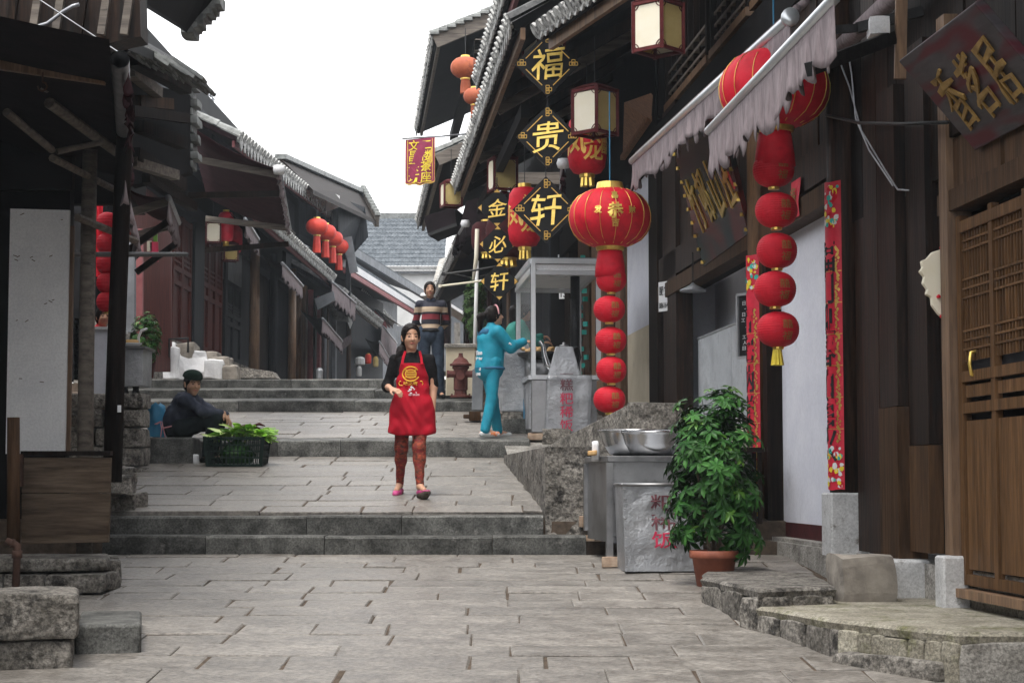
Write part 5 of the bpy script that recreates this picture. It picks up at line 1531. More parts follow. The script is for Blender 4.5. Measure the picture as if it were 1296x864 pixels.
# front sheets
b = MB(); b.hexa([Vector((.235, 20.86, zlo)), Vector((.39, 20.86, zlo)), Vector((.39, 20.89, zlo)), Vector((.235, 20.89, zlo)), Vector((.235, 20.86, zc-.06)), Vector((.39, 20.86, zc-.06)), Vector((.39, 20.89, zc-.06)), Vector((.235, 20.89, zc-.06))]); b.build('front_panel', M['steel'], GC)
def cartsheet(u, v):
    p = Vector((.40+.52*u - .03*(1-v), 20.84, 2.0+.68*v))
    return p + Vector((0, -.02*noise.noise(Vector((u*3, v*4, 7)))*min(1, 8*min(u, 1-u, v, 1-v)), 0))
b = MB(); b.grid(cartsheet, 12, 14); o = b.build('front_sheet', M['steel_dull'], GC, smooth=True)
s_ = o.modifiers.new('sheet', 'SOLIDIFY'); s_.thickness = .006; s_.offset = 1
for (ch, py, m_, s) in (('一', 473, 'dark_print', .4), ('糕', 487, 'dark_print', 1), ('粑', 504, 'red_print', 1), ('稀', 521, 'red_print', 1), ('饭', 538, 'red_print', 1)):
    q = at(717, py, 20.82); b = MB()
    letter(b, ch, q, (1, 0, 0), (0, 0, 1), .15, .14*s, bold=.01, depth=.002); b.v = [v + Vector((0, -.02, 0)) for v in b.v]; b.build('lettering', M[m_], GC)
for x in (.2, .9):
    b = MB(); b.rock((x+.08, 20.95, 1.98), (.2, .2, .08), int(x*10), .2); BKK = thing('footing_stone', (x+.08, 20.95, 1.94), 'stone block under the %s front corner of the glass cart' % ('left' if x < .5 else 'right'), 'stone'); b.build('stone', M['brick_pale'], BKK)
GR = thing('griddle', Vector((.45, 21.6, zc)), 'black round griddle heaped with fried buns inside the glass cart', 'griddle')
gc = Vector((at(688, 437, 21.6).x, 21.6, 2.97))
b = MB(); b.lathe([(.2, -.06), (.3, -.02), (.32, .015), (.3, .012), (.1, 0)], gc, 28); b.build('pan', M['iron_black'], GR, smooth=True)
b = MB(); b.lathe([(.2, -.29), (.22, -.28), (.22, -.07)], gc, 20); b.build('burner', M['steel'], GR, smooth=True)
rr = random.Random(9)
bn = None
for k in range(34):
    a = rr.uniform(0, 6.28); r_ = .25*math.sqrt(rr.random()); q = gc + Vector((math.cos(a)*r_, math.sin(a)*r_, .03+.035*(k > 22)))
    tb = thing('bun', q, 'golden fried bun on the griddle of the glass cart', 'bun', 'fried buns on the griddle') if False else None
    if bn is None:
        m0 = MB(); m0.lathe([(.012, -.022), (.033, -.01), (.036, .004), (.024, .018), (.002, .024)], (0, 0, 0), 10)
        bn = m0.build('bun', M['bun'], origin=(0, 0, 0), smooth=True); bn.location = q
        o = bn
    else:
        o = inst(bn, 'bun', q, None, (rr.uniform(-.3, .3), rr.uniform(-.3, .3), rr.uniform(0, 6)), None)
    tag(o, 'golden fried bun in the heap on the black griddle', 'bun', 'fried buns on the griddle')
# kettle, stove pipe, lamp
KT = thing('kettle', Vector((.68, 20.96, zc)), 'tapered steel kettle with a long curved spout on the cart edge', 'kettle')
kc = Vector((at(714, 470, 20.98).x, 20.99, zc))
b = MB()
w0, w1, hh = .19, .10, .34
b.hexa([kc+Vector((-w0, -.08, 0)), kc+Vector((w0, -.08, 0)), kc+Vector((w0, .2, 0)), kc+Vector((-w0, .2, 0)), kc+Vector((-w1, -.03, hh)), kc+Vector((w1, -.03, hh)), kc+Vector((w1, .13, hh)), kc+Vector((-w1, .13, hh))]); b.build('body', M['steel_dull'], KT, bevel=.012)
b = MB(); b.lathe([(.06, 0), (.05, .02), (.015, .03), (.02, .05), (.001, .055)], kc+Vector((0, .05, hh)), 14); b.build('lid', M['steel'], KT, smooth=True)
b = MB(); b.tube([kc+Vector((-.12, 0, .06)), kc+Vector((-.2, 0, .13)), kc+Vector((-.23, 0, .24)), kc+Vector((-.245, 0, .36)), kc+Vector((-.285, 0, .4))], [.045, .04, .033, .027, .022], 12); b.build('spout', M['steel_bright'], KT, smooth=True)
b = MB(); b.tube([kc+Vector((.1, .05, hh-.02)), kc+Vector((.17, .05, hh)), kc+Vector((.19, .05, hh-.12)), kc+Vector((.16, .05, hh-.24))], .012, 8); b.build('handle', M['iron_black'], KT, smooth=True)
SP = thing('stove_pipe', Vector((.73, 21.5, zc)), 'black stove pipe rising behind the kettle', 'pipe')
p = at(728, 440, 21.5); b = MB(); b.cyl(zz(p, zc), zz(p, at(728, 350, 21.5).z), .055, n=14); b.build('pipe', M['iron_black'], SP, smooth=True)
LP_ = at(707, 350, 21.3)
CL = thing('cart_lamp', LP_, 'white bell shaped lamp under the roof of the glass cart', 'lamp')
b = MB(); b.lathe([(.11, 0), (.1, .02), (.05, .045), (.03, .08), (.025, .12), (.001, .13)], LP_, 18, cap=False); o = b.build('lamp_shade', M['white_paint'], CL, smooth=True)
b = MB(); b.cyl(LP_+Vector((0, 0, .12)), LP_+Vector((0, 0, .26)), .008, n=6); b.build('cord', M['white_paint'], CL)
# steel tub on masonry behind the girl
SB2 = thing('steel_tub', Vector((.0, 22.2, 1.98)), 'dull steel tub on stone blocks between the girl and the glass cart', 'tub')
p0 = at(636, 520, 21.6)
b = MB(); b.cbox((.02, 22.0, p0.z+.42), (.38, .5, .85), .05); b.build('tub', M['steel_dull'], SB2, bevel=.02, smooth=False)
b = MB(); b.rock((.02, 22.0, p0.z-.13), (.34, .5, .28), 3, .08); b.build('stone', M['rough_stone'], SB2)
b = MB(); b.rock((.04, 21.75, 2.08), (.3, .4, .24), 5, .06); b.build('stone', M['step_stone'], SB2)
# teal festoon on the post
FS = thing('festoon', on_r(738, 500, .06), 'string of small teal lights hanging along the brown post', 'string lights')
b = MB(); pts = [on_r(738+2*math.sin(k*.9), 322+k*9.5, .06) for k in range(20)]; b.tube(pts, .006, 4); b.build('cord', M['iron_black'], FS)
for k in range(17):
    q = on_r(738+4*math.sin(k*1.7), 326+k*10.5, .08); b = MB()
    b.box(q, (.08, .04, .07), k*.7); b.build('light', M['teal_light'], FS)
FP = thing('shop_board', on_r(745, 515, .02), 'tall brown board wall post behind the lantern string', 'post')
b = MB(); b.rbox(26.65, 27.95, .025, .05, 2.2, 5.3); b.build('board', M['wood_brown'], FP)

# ================================================================== LANTERNS
def ellipsoid_prof(r, h, n=9, neck=.3):
    pr = []
    for i in range(n+1):
        a = -math.pi/2 + math.pi*i/n
        c = max(math.cos(a), 0)
        rr_ = r*(c**.72)
        if i in (0, n): rr_ = r*neck
        pr.append((rr_, h/2*math.sin(a)))
    # trim poles inside the neck
    return [q for k, q in enumerate(pr) if k in (0, n) or q[0] > r*neck]
def lantern_body(mb, c, r, h, ng=24, n=12, neck=.3, fl=-.03, ring=0):
    c = Vector(c)
    pr = ellipsoid_prof(r, h, n, neck)
    if ring:
        pr2 = []
        for i in range(len(pr)-1):
            (r0, z0), (r1, z1) = pr[i], pr[i+1]
            pr2 += [(r0, z0), ((r0+r1)/2*(1-ring), (z0+z1)/2)]
        pr = pr2 + [pr[-1]]
    mb.lathe(pr, c, ng, True, fl)
def ell(r, h, a, zf, off=1.0):   # point on the lantern skin: angle a, zf -1..1
    t = math.asin(max(-1, min(1, zf))); rr_ = r*(math.cos(t)**.72)*off
    return Vector((math.cos(a)*rr_, math.sin(a)*rr_, h/2*zf*off))

def grand_lantern(loc, label, s=1.0, yaw=0.0, fade=False):
    """wide red lantern, gilt ribs and caps, with skirt, five small lanterns and a tassel hung below"""
    t = thing('grand_lantern', loc, label, 'lantern', 'grand red lanterns with hanging strings')
    c = Vector(loc)
    r, h = .39*s, .56*s
    b = MB(); lantern_body(b, c, r, h, 48, 18, .3, -.025); b.build('lantern_body', M['red_cloth'], t, smooth=True)
    for k in range(16):
        a = 2*math.pi*k/16 + yaw
        b = MB(); b.tube([c + ell(r, h, a, -.93 + 1.86*i/9, 1.006) for i in range(10)], .0035*s, 3, False); b.build('rib', M['gold'], t, smooth=True)
    b = MB(); b.lathe([(.13*s, h*.46), (.135*s, h*.48), (.12*s, h*.6), (.11*s, h*.6), (.1*s, h*.48)], c, 24); b.build('cap', M['gold'], t, smooth=False)
    b = MB(); b.lathe([(.12*s, -h*.56), (.13*s, -h*.55), (.14*s, -h*.47), (.1*s, -h*.47)], c, 24); b.build('base_ring', M['gold'], t)
    # gilt emblem on the skin
    ac = -math.pi/2 + .08 - yaw*0
    b = MB()
    def skin(x, y, zz_, ac=ac, yo=.05):
        a = ac + x/(r*.98); zf = (yo + y)/(h/2)
        return c + ell(r, h, a, zf, 1.012 + (.004 if zz_ > 0 else 0))
    letter(b, '恭', c, (1, 0, 0), (0, 0, 1), 1, bold=.03, fn=lambda x, y, z: skin(x*.15*s, y*.16*s, z, yo=.02*s))
    b.build('emblem', M['gold'], t)
    for (ch, dx, dy) in (('喜', 0, .15), ('发', -.16, 0.01), ('财', .16, 0.01), ('吉', 0, -.11)):
        b = MB(); letter(b, ch, c, (1, 0, 0), (0, 0, 1), 1, bold=.03, fn=lambda x, y, z: skin(x*.075*s+dx*s, y*.075*s, z, yo=(.02+dy)*s)); b.build('emblem', M['gold'], t)
    # skirt
    z = -h*.56
    b = MB(); b.lathe([(.115*s, z), (.125*s, z-.06*s), (.14*s, z-.16*s), (.145*s, z-.24*s), (.12*s, z-.25*s)], c, 28, fl=-.03); b.build('skirt', M['red_cloth'], t, smooth=True)
    sk = MB()
    zs = z-.27*s
    for k in range(5):
        q = c + Vector((0, 0, zs - k*.283*s))
        q = q + Vector((.012*math.sin(k*2.3+loc[0]*9), .01*math.cos(k*3.1), .006*math.sin(k*1.7+loc[0])))
        b = MB(); lantern_body(b, q, (.148+.004*math.sin(k*4.1+loc[0]*5))*s, .245*s, 28, 22, .32, 0, .014); ln = b.build('small_lantern', M['red_cloth'], t, smooth=False)
        b = MB(); b.lathe([(.035*s, -.142*s), (.04*s, -.14*s), (.04*s, -.118*s), (.03*s, -.118*s)], q, 12); b.build('ring', M['gold'], ln)
        for (ch, dz) in (('囍', .03), ('福', -.05)):
            b = MB()
            letter(b, ch, q, (1, 0, 0), (0, 0, 1), 1, bold=.0, fn=lambda x, y, zz_, q=q, dz=dz: q + ell(.148*s, .245*s, -math.pi/2+.35+x*.075*s/(.14*s), (y*.06*s+dz*s)/(.1225*s), 1.02+(.006 if zz_ > 0 else 0)))
            b.build('emblem', M['gold_dull'], ln)
    q = c + Vector((0, 0, zs - 4*.283*s - .14*s))
    for k in range(8):
        a = k*.785
        b = MB(); b.tube([q + Vector((.02*math.cos(a), .02*math.sin(a), 0))*s, q + Vector((.034*math.cos(a), .034*math.sin(a), -.11))*s], [.012*s, .014*s], 5); b.build('tassel', M['yellow_silk'], t)
    b = MB(); b.tube([c + Vector((0, 0, h*.55)), c + Vector((.0, .0, h*.55+.9*s))], .006, 6); b.build('cord', M['cloth_blue'], t)
    return t
grand_lantern(at(772, 276, 17.0), 'grand red lantern with gilt emblem above the steel basins, fully in view', yaw=.1)
grand_lantern(at(980, 113, 12.75), 'grand red lantern half hidden behind the pale awning fringe', yaw=.25, s=1.0)

def oval_lantern(loc, label, r, h, red='red_cloth', grp='oval red lanterns under the eaves', motif=True, tassel='gold', ribs=0):
    t = thing('oval_lantern', loc, label, 'lantern', grp)
    c = Vector(loc)
    pr = [(r*.35, -h/2), (r*.72, -h*.47), (r*.92, -h*.38), (r, -h*.22), (r, h*.22), (r*.92, h*.38), (r*.72, h*.47), (r*.35, h/2)]
    p2 = []
    for i in range(len(pr)-1):
        n = 2 if i in (0, 1, 2, 4, 5, 6) else 8
        for k in range(n):
            f = k/n; rr_ = pr[i][0]*(1-f)+pr[i+1][0]*f; zz_ = pr[i][1]*(1-f)+pr[i+1][1]*f
            p2.append((rr_*(1-.015*(k % 2)), zz_))
    p2.append(pr[-1])
    b = MB(); b.lathe(p2, c, 28); b.build('lantern_body', M[red], t, smooth=True)
    b = MB(); b.lathe([(r*.38, h*.49), (r*.4, h*.5), (r*.4, h*.56), (r*.3, h*.56)], c, 16); b.build('cap', M['gold'], t)
    b = MB(); b.lathe([(r*.3, -h*.55), (r*.4, -h*.55), (r*.4, -h*.49), (r*.3, -h*.49)], c, 16); b.build('base_ring', M['gold'], t)
    for k in range(7):
        a = k*.9; b = MB(); b.tube([c + Vector((r*.25*math.cos(a), r*.25*math.sin(a), -h*.55)), c + Vector((r*.3*math.cos(a), r*.3*math.sin(a), -h*.7))], r*.1, 5); b.build('tassel', M[tassel], t)
    if motif:
        def sk(x, y, z, ac): return c + Vector((math.cos(ac + x/r)*r*(1.012+(.006 if z > 0 else 0)), math.sin(ac + x/r)*r*(1.012+(.006 if z > 0 else 0)), y))
        for (ch, ac, dy, w) in (('福', -1.3, h*.22, .8), ('龙', -1.25, -h*.12, 1.1), ('凤', -2.3, 0, 1.3), ('囍', -.4, -.02, .9)):
            b = MB(); letter(b, ch, c, (1, 0, 0), (0, 0, 1), 1, bold=.02, fn=lambda x, y, z, ac=ac, dy=dy, w=w: sk(x*r*w, y*r*w*1.1+dy, z, ac)); b.build('emblem', M['gold_paint'], t)
    b = MB(); b.tube([c + Vector((0, 0, h*.55)), c + Vector((0, 0, h*.55+.5))], .006, 5); b.build('cord', M['iron_black'], t)
    return t
oval_lantern(at(743, 183, 18.4), 'tall red lantern with gilt dragon hanging beside the second black diamond board', .2, .62)
oval_lantern(at(664, 275, 21.5), 'tall red lantern half covered by the lowest large diamond board', .2, .72)
oval_lantern(at(643, 300, 25.5), 'dark red lantern behind the middle small diamond board', .32, .6, motif=False, red='dado_red')
oval_lantern(at(617, 300, 26.5), 'dark red lantern left of the middle small diamond board', .24, .45, motif=False, red='dado_red')
def round_lantern(loc, label, r, h, red, grp, tassel=None, tl=.35):
    t = thing('round_lantern', loc, label, 'lantern', grp)
    c = Vector(loc)
    b = MB(); lantern_body(b, c, r, h, 24, 10, .32, -.05); b.build('lantern_body', M[red], t, smooth=True)
    b = MB(); b.lathe([(r*.3, h*.45), (r*.32, h*.46), (r*.3, h*.58), (r*.2, h*.58)], c, 12); b.build('cap', M['gold'], t)
    b = MB(); b.lathe([(r*.25, -h*.58), (r*.33, -h*.56), (r*.33, -h*.45), (r*.2, -h*.45)], c, 12); b.build('base_ring', M['gold'], t)
    if tassel:
        b = MB(); b.lathe([(r*.3, -h*.58), (r*.36, -h*.58-tl*.5), (r*.38, -h*.58-tl)], c, 14, fl=-.1); b.build('tassel', M[tassel], t)
    b = MB(); b.tube([c + Vector((0, 0, h*.56)), c + Vector((0, 0, h*.56+.45))], .008, 5); b.build('cord', M['iron_black'], t)
    return t
round_lantern(at(589, 86, 28.6), 'upper of two faded orange lanterns under the dark gable on the right', .24, .34, 'red_fade', 'faded orange lanterns', 'red_fade', .22)
round_lantern(at(600, 122, 28.2), 'lower of two faded orange lanterns under the dark gable on the right', .17, .26, 'red_fade', 'faded orange lanterns', 'red_fade', .2)
for k, (px, py, Y, lab) in enumerate(((401, 287, 43.5, 'first red lantern of the cluster under the left eave, nearest the awning arm'), (412, 294, 45, 'second red lantern of the cluster under the left eave, between two others'), (421, 302, 46.5, 'third red lantern of the cluster under the left eave, third from the awning'), (429, 312, 48, 'last red lantern of the cluster under the left eave, nearest the gable post'))):
    round_lantern(at(px, py, Y), lab, .27, .4, 'red_far', 'cluster of red lanterns under the left eave', 'red_far', .4)

def palace_lantern(loc, label, w, h, yaw=R(40), amber=True):
    """square framed lamp: four paper panes in a red-brown frame with curled corner brackets"""
    t = thing('palace_lantern', loc, label, 'lantern', 'square framed lanterns under the right eaves')
    c = Vector(loc); rot = Matrix.Rotation(yaw, 3, 'Z')
    fw = w*.07
    hw = w/2
    for k in range(4):
        m_ = rot @ Matrix.Rotation(math.pi/2*k, 3, 'Z')
        b = MB(); b.add([m_ @ Vector((-hw+fw, -hw, -h/2+fw))+c, m_ @ Vector((hw-fw, -hw, -h/2+fw))+c, m_ @ Vector((hw-fw, -hw, h/2-fw))+c, m_ @ Vector((-hw+fw, -hw, h/2-fw))+c], [(0, 1, 2, 3)])
        b.build('pane', M['lamp_paper' if k % 2 == 1 or not amber else 'lamp_paper_amber'], t)
        b = MB(); b.bar(m_ @ Vector((-hw, -hw, -h/2-fw))+c, m_ @ Vector((-hw, -hw, h/2+fw))+c, fw*1.5); b.build('frame_post', M['frame_red'], t)
        for s in (-1, 1):
            b = MB(); b.bar(m_ @ Vector((-hw, -hw, s*h/2))+c, m_ @ Vector((hw, -hw, s*h/2))+c, fw*1.3); b.build('frame_rail', M['frame_red'], t)
            for u in (-1, 1):
                b = MB()
                for rad in (w*.2, w*.12):
                    pts = [m_ @ Vector((u*(hw-rad*math.cos(a)), -hw-.003, s*(h/2-rad*math.sin(a))))+c for a in [math.pi/2*i/6 for i in range(7)]]
                    b.tube(pts, fw*.22, 4, False)
                b.build('corner_bracket', M['frame_red'], t)
    b = MB(); b.hexa([rot @ Vector(q)+c for q in ((-hw*1.1, -hw*1.1, h/2+fw), (hw*1.1, -hw*1.1, h/2+fw), (hw*1.1, hw*1.1, h/2+fw), (-hw*1.1, hw*1.1, h/2+fw), (-hw*.5, -hw*.5, h/2+w*.22), (hw*.5, -hw*.5, h/2+w*.22), (hw*.5, hw*.5, h/2+w*.22), (-hw*.5, hw*.5, h/2+w*.22))]); b.build('top', M['frame_red'], t)
    b = MB(); b.tube([c + Vector((0, 0, h/2+w*.2)), c + Vector((0, 0, h/2+w*.2+.5))], .006, 5); b.build('cord', M['iron_black'], t)
    return t
palace_lantern(at(833, 36, 15.2), 'cream and amber framed lantern at the top beside the upper windows', .30, .40, R(48))
palace_lantern(at(753, 143, 17.6), 'cream and amber framed lantern in front of the tall red lantern', .31, .42, R(46))
palace_lantern(at(636, 222, 24.5), 'amber framed lantern just above the small diamond boards', .32, .42, R(16))
palace_lantern(at(571, 247, 28.3), 'small amber framed lantern at the end of the eave near the hanging flaps', .28, .36, R(15))
palace_lantern(at(688, 62, 19.2), 'cream framed lantern behind the topmost diamond board', .32, .5, R(30))
PW = palace_lantern(at(270, 295, 33), 'small white framed lantern on the left beside two dark red lanterns', .26, .36, R(10), amber=False)
oval_lantern(at(286, 287, 33.5), 'dark red tall lantern on the left next to the small white framed lantern', .15, .56, red='red_paper', motif=False, grp='dark red lanterns under the left eave')
oval_lantern(at(297, 302, 34.5), 'dark red tall lantern on the left with a pale panel below it', .15, .56, red='red_paper', motif=False, grp='dark red lanterns under the left eave')
palace_lantern(at(291, 320, 34.0), 'pale framed panel lantern hanging under the dark red pair on the left', .26, .3, R(20))

# ================================================================== DIAMOND BOARDS, SIGNS, BANNER
def diamond(px, py, Y, hd, ch, label, style=0, yaw=0.0):
    c = at(px, py, Y)
    t = thing('diamond_sign', c - Vector((0, 0, hd)), label, 'sign', 'black diamond signs with gilt characters')
    rt = Vector((math.cos(yaw), math.sin(yaw), 0)); up = Vector((0, 0, 1)); n = rt.cross(up)
    def P(x, y, o=0): return c + rt*x + up*y + n*o
    b = MB(); b.prism([P(0, -hd, 0), P(hd, 0, 0), P(0, hd, 0), P(-hd, 0, 0)], n*-.035); b.build('board', M['lacquer'], t)
    if style == 0:
        k = .82*hd
        for (a, e) in (((0, -k), (k, 0)), ((k, 0), (0, k)), ((0, k), (-k, 0)), ((-k, 0), (0, -k))):
            f = .2
            p = (a[0]+(e[0]-a[0])*f, a[1]+(e[1]-a[1])*f); q = (a[0]+(e[0]-a[0])*(1-f), a[1]+(e[1]-a[1])*(1-f))
            b = MB(); b.bar(P(*p, .003), P(*q, .003), .008, .008, up=n); b.build('border_line', M['gold_paint'], t)
        for (x, y) in ((0, .78), (.78, 0), (0, -.78), (-.78, 0)):
            b = MB(); s = hd*.1
            for (dx, dy) in ((0, 0), (.9, .0), (-.9, 0), (0, .9)) if y == 0 else ((0, 0), (0, .9), (0, -.9), (.9, 0)):
                cx, cy = x*hd+dx*s*.8, y*hd+dy*s*.8
                q = [(-.5, -.5), (.5, -.5), (.5, .5), (-.5, .5)]
                for i in range(4):
                    u, v = q[i], q[(i+1) % 4]
                    b.bar(P(cx+u[0]*s, cy+u[1]*s, .003), P(cx+v[0]*s, cy+v[1]*s, .003), .006, .006, up=n)
            b.build('knot', M['gold_paint'], t)
        e = MB()
    else:
        for (x, y) in ((0, .84), (.84, 0), (0, -.84), (-.84, 0)):
            b = MB(); s = hd*.16; d = Vector((x, y, 0)).normalized(); o_ = Vector((-d.y, d.x, 0))
            q = [(x*hd + d.x*s*.8, y*hd + d.y*s*.8), (x*hd + o_.x*s - d.x*s*.3, y*hd + o_.y*s - d.y*s*.3), (x*hd - o_.x*s - d.x*s*.3, y*hd - o_.y*s - d.y*s*.3)]
            b.prism([P(*q[0], .001), P(*q[1], .001), P(*q[2], .001)], n*.006); b.build('corner_piece', M['gold_paint'], t)
    b = MB(); letter(b, ch, c + n*.001, rt + up*.06, up, hd*.95, bold=0.004, depth=.012, warp=.05); b.build('lettering', M['gold'], t)
    b = MB(); b.tube([P(0, hd, -.017), P(0, hd+.14, -.017)], .006, 5); b.build('hanger', M['iron_black'], t)
    return t
diamond(693, 81, 18.1, .335, '福', 'large black diamond sign with the gilt character for luck, topmost')
diamond(693, 173, 18.1, .32, '贵', 'large black diamond sign with the gilt character for noble, in the middle')
diamond(691, 265, 18.1, .335, '轩', 'large black diamond sign with the gilt character 轩, lowest of the large three')
diamond(629, 263, 22.6, .245, '金', 'small black diamond sign with the gilt character for gold, topmost of its string', 1)
diamond(630, 309, 22.6, .235, '必', 'small black diamond sign with the gilt character 必, middle of its string', 1)
diamond(632, 356, 22.6, .24, '轩', 'small black diamond sign with the gilt character 轩 above the girl', 1)

def plaque(bl_, br_, tr_, tl_, label, mt, chars, cm, size, th=.05, frame=None, seal=False):
    bl_, br_, tr_, tl_ = map(Vector, (bl_, br_, tr_, tl_))
    c = (bl_+br_+tr_+tl_)/4
    rt = (br_-bl_).normalized(); up = (tl_-bl_).normalized(); n = rt.cross(up).normalized()
    up = n.cross(rt).normalized()
    t = thing('plaque', (bl_+br_)/2, label, 'sign')
    b = MB(); b.prism([bl_, br_, tr_, tl_], n*-th); b.build('board', M[mt], t, bevel=.008)
    W = (br_-bl_).length; H = (tl_-bl_).length
    if frame:
        for (p, q) in ((bl_, tl_), (br_, tr_)):
            b = MB(); d = (c-(p+q)/2).normalized()*.03
            for i in range(9):
                u = i/8
                b.box(p.lerp(q, .04+.92*u)+d + n*.004, (.03, .03, .03), i*.5)
            o = b.build('carved_edge', M[frame], t); o['kind'] = 'stuff'
    m = len(chars)
    rr = random.Random(m)
    for i, ch in enumerate(chars):
        b = MB(); x = (i-(m-1)/2)*size*1.25
        letter(b, ch, c + rt*x + n*.002 - up*.02, rt + up*rr.uniform(-.06, .06), up, size*.95, size*1.35, bold=.0, depth=.012, warp=.11); b.build('lettering', M[cm], t)
    if seal:
        b = MB(); q = c + rt*W*.4 - up*H*.05; b.prism([q-rt*.03-up*.08, q+rt*.03-up*.08, q+rt*.03+up*.08, q-rt*.03+up*.08], n*.004); b.build('seal', M['red_paper'], t)
    return t
A_ = on_r(1137, 78, .47); B_ = on_r(1234, 191, .05); C_ = on_r(1214, 13, .47)
uu = Vector((.086, -1, 0)).normalized()*1.25
plaque(B_, B_+uu, A_+uu, A_, 'grey leaning sign board with dull gilt brush characters at the top right', 'sign_grey', '香茗居', 'gold_dull', .27)
B_ = on_r(890, 338, .06); A_ = on_r(852, 190, .5); Br = on_r(947, 296, .06)
uu = Br - B_
plaque(B_, Br, A_+uu, A_, 'glossy black leaning sign board with bright gilt characters over the open shop bay', 'sign_dark', '竹邨山庄', 'gold', .37, frame='gold', seal=True)

BA = thing('banner', at(531, 238, 27.5), 'maroon hanging banner with yellow characters on a thin pole', 'banner')
Yb = 27.5
tl_, tr_ = at(513, 177, Yb), at(550.5, 174, Yb)
H = at(513, 176, Yb).z - at(513, 236, Yb).z
W = tr_.x - tl_.x
c0 = (tl_+tr_)/2
def bp(x, y, o=0): return Vector((c0.x + x*W/2, Yb - o + .012*math.sin(x*4+y*5), c0.z - .0 - y*H + (tr_.z-tl_.z)/2*x))
out = [(-1, 0), (1, 0), (1, .5), (1, .93), (.75, .965), (.35, .955), (0, 1.0), (-.35, .955), (-.75, .965), (-1, .93), (-1, .5)]
b = MB(); b.prism([bp(*q) for q in out][::-1], (0, .012, 0)); b.build('fringe_edge', M['gold_paint'], BA)
b = MB(); b.prism([bp(q[0]*.975, .0+q[1]*.975, .004) for q in out][::-1], (0, .003, 0)); b.build('cloth', M['banner'], BA)
ln = [bp(q[0]*.84, .02+q[1]*.93, .006) for q in out[2:]]
ln = [bp(.84, .02, .006)] + ln + [bp(-.84, .02, .006)]
b = MB(); b.tube(ln, .006, 4, False); b.build('border_line', M['gold_paint'], BA)
for i, (l, r_) in enumerate(zip('文昌茶坊', '二楼茶座')):
    for (ch, x) in ((l, -.42), (r_, .4)):
        b = MB(); letter(b, ch, (0, 0, 0), (1, 0, 0), (0, 0, 1), 1, bold=.006, fn=lambda u, v, q, x=x, i=i: bp(x + u*.72, .14+.225*i - v*W*.36/H, .009+(.003 if q > 0 else 0))); b.build('lettering', M['yellow_silk'], BA)
b = MB(); b.tube([at(509, 175, Yb), at(560, 172.5, Yb), at(606, 168, Yb+2)], [.022, .016, .014], 6); b.build('pole', M['pipe_grey'], BA)

# ================================================================== AWNINGS ON THE RIGHT
def r_awning(label, p_far, p_near, drop, seed, roll=True):
    t = thing('awning', p_far, label, 'awning', 'pale fringed awnings on the right')
    b = MB(); b.cyl(p_far, p_near, .035, n=12); b.build('front_rail', M['aluminium'], t, smooth=True)
    valance(p_far - Vector((0, 0, .02)), p_near - Vector((0, 0, .02)), drop, 'fringe', t, seed, .12, torn=.045)
    for f in (.12, .8):
        p = p_far.lerp(p_near, f); w = RP(p.y+.5, .02, p.z+.25); e = (p+w)/2 + Vector((0, .25, .02))
        b = MB(); b.bar(p, e, .05, .05); b.build('arm', M['iron_black'], t)
        b = MB(); b.bar(e, w, .06, .06); b.build('arm', M['iron_black'], t)
    if roll:
        a = RP(p_far.y, .14, p_far.z+.4); c = RP(p_near.y, .14, p_near.z+.4)
        b = MB(); b.cyl(a, c, .06, n=12); b.build('cloth_roll', M['fringe'], t, smooth=True)
    return t
pf, pn = at(897, 166, 13.25), at(1056, -2, 9.75)
r_awning('nearer pale fringed awning crossing the big red lantern', pf, pn, .36, 11)
pf, pn = at(800, 204, 16.9), at(1000, 22, 12.0)
AB = r_awning('farther pale fringed awning left of the big red lantern', pf, pn, .28, 12, roll=False)
b = MB(); b.lathe([(.0, -.03), (.06, -.03), (.062, 0), (.06, .03), (0, .03)], (0, 0, 0), 16)
rotm = Matrix.Rotation(math.pi/2, 3, 'X'); b.v = [rotm @ v + pn for v in b.v]; b.build('end_cap', M['aluminium'], AB, smooth=True)
for k in range(2):
    o_ = Vector((.05+.06*k, 0, .06+.05*k)); b = MB(); b.cyl(pf+o_, pn+o_, .03, n=8); b.build('cloth_roll', M['fringe'], AB, smooth=True)
# small knob ended flaps on the far right shops
for (lab, a, c, dr, sd) in (('small dark flap with a pale round cap beside the lowest large diamond sign', (713, 207, 19.5), (709, 262, 24.5), .2, 31), ('ragged black flap with a pale cap at the far end of the right eave', (589, 283, 27.5), (574, 308, 33), .25, 32)):
    t = thing('awning', at(*a), lab, 'awning', 'small flaps on the right row')
    b = MB(); b.cyl(at(*a), at(*c), .03, n=8); b.build('front_rail', M['pipe_grey'], t)
    valance(at(*a), at(*c), dr, 'canopy_maroon' if sd == 31 else 'canopy', t, sd, .12)
    b = MB(); b.lathe([(.0, -.06), (.06, -.05), (.075, 0), (.06, .05), (0, .06)], at(*a), 14); b.build('end_cap', M['white_paint'], t, smooth=True)
t = thing('awning', at(560, 285, 30), 'dark broken canopy hanging out at the far end of the right eave', 'awning')
b = MB(); b.prism([at(536, 274, 30), at(575, 262, 30), at(578, 285, 30), at(542, 298, 30)], (.1, 1.5, .1)); b.build('cloth', M['canopy'], t)
b = MB(); b.bar(at(542, 297, 30), at(578, 284, 30), .05, .05); b.build('front_rail', M['iron_black'], t)
b = MB(); b.prism([at(590, 255, 30), at(640, 240, 30), at(640, 290, 30), at(592, 300, 30), at(574, 312, 30)], (.2, 2.0, .1)); b.build('side_cloth', M['canopy'], t)

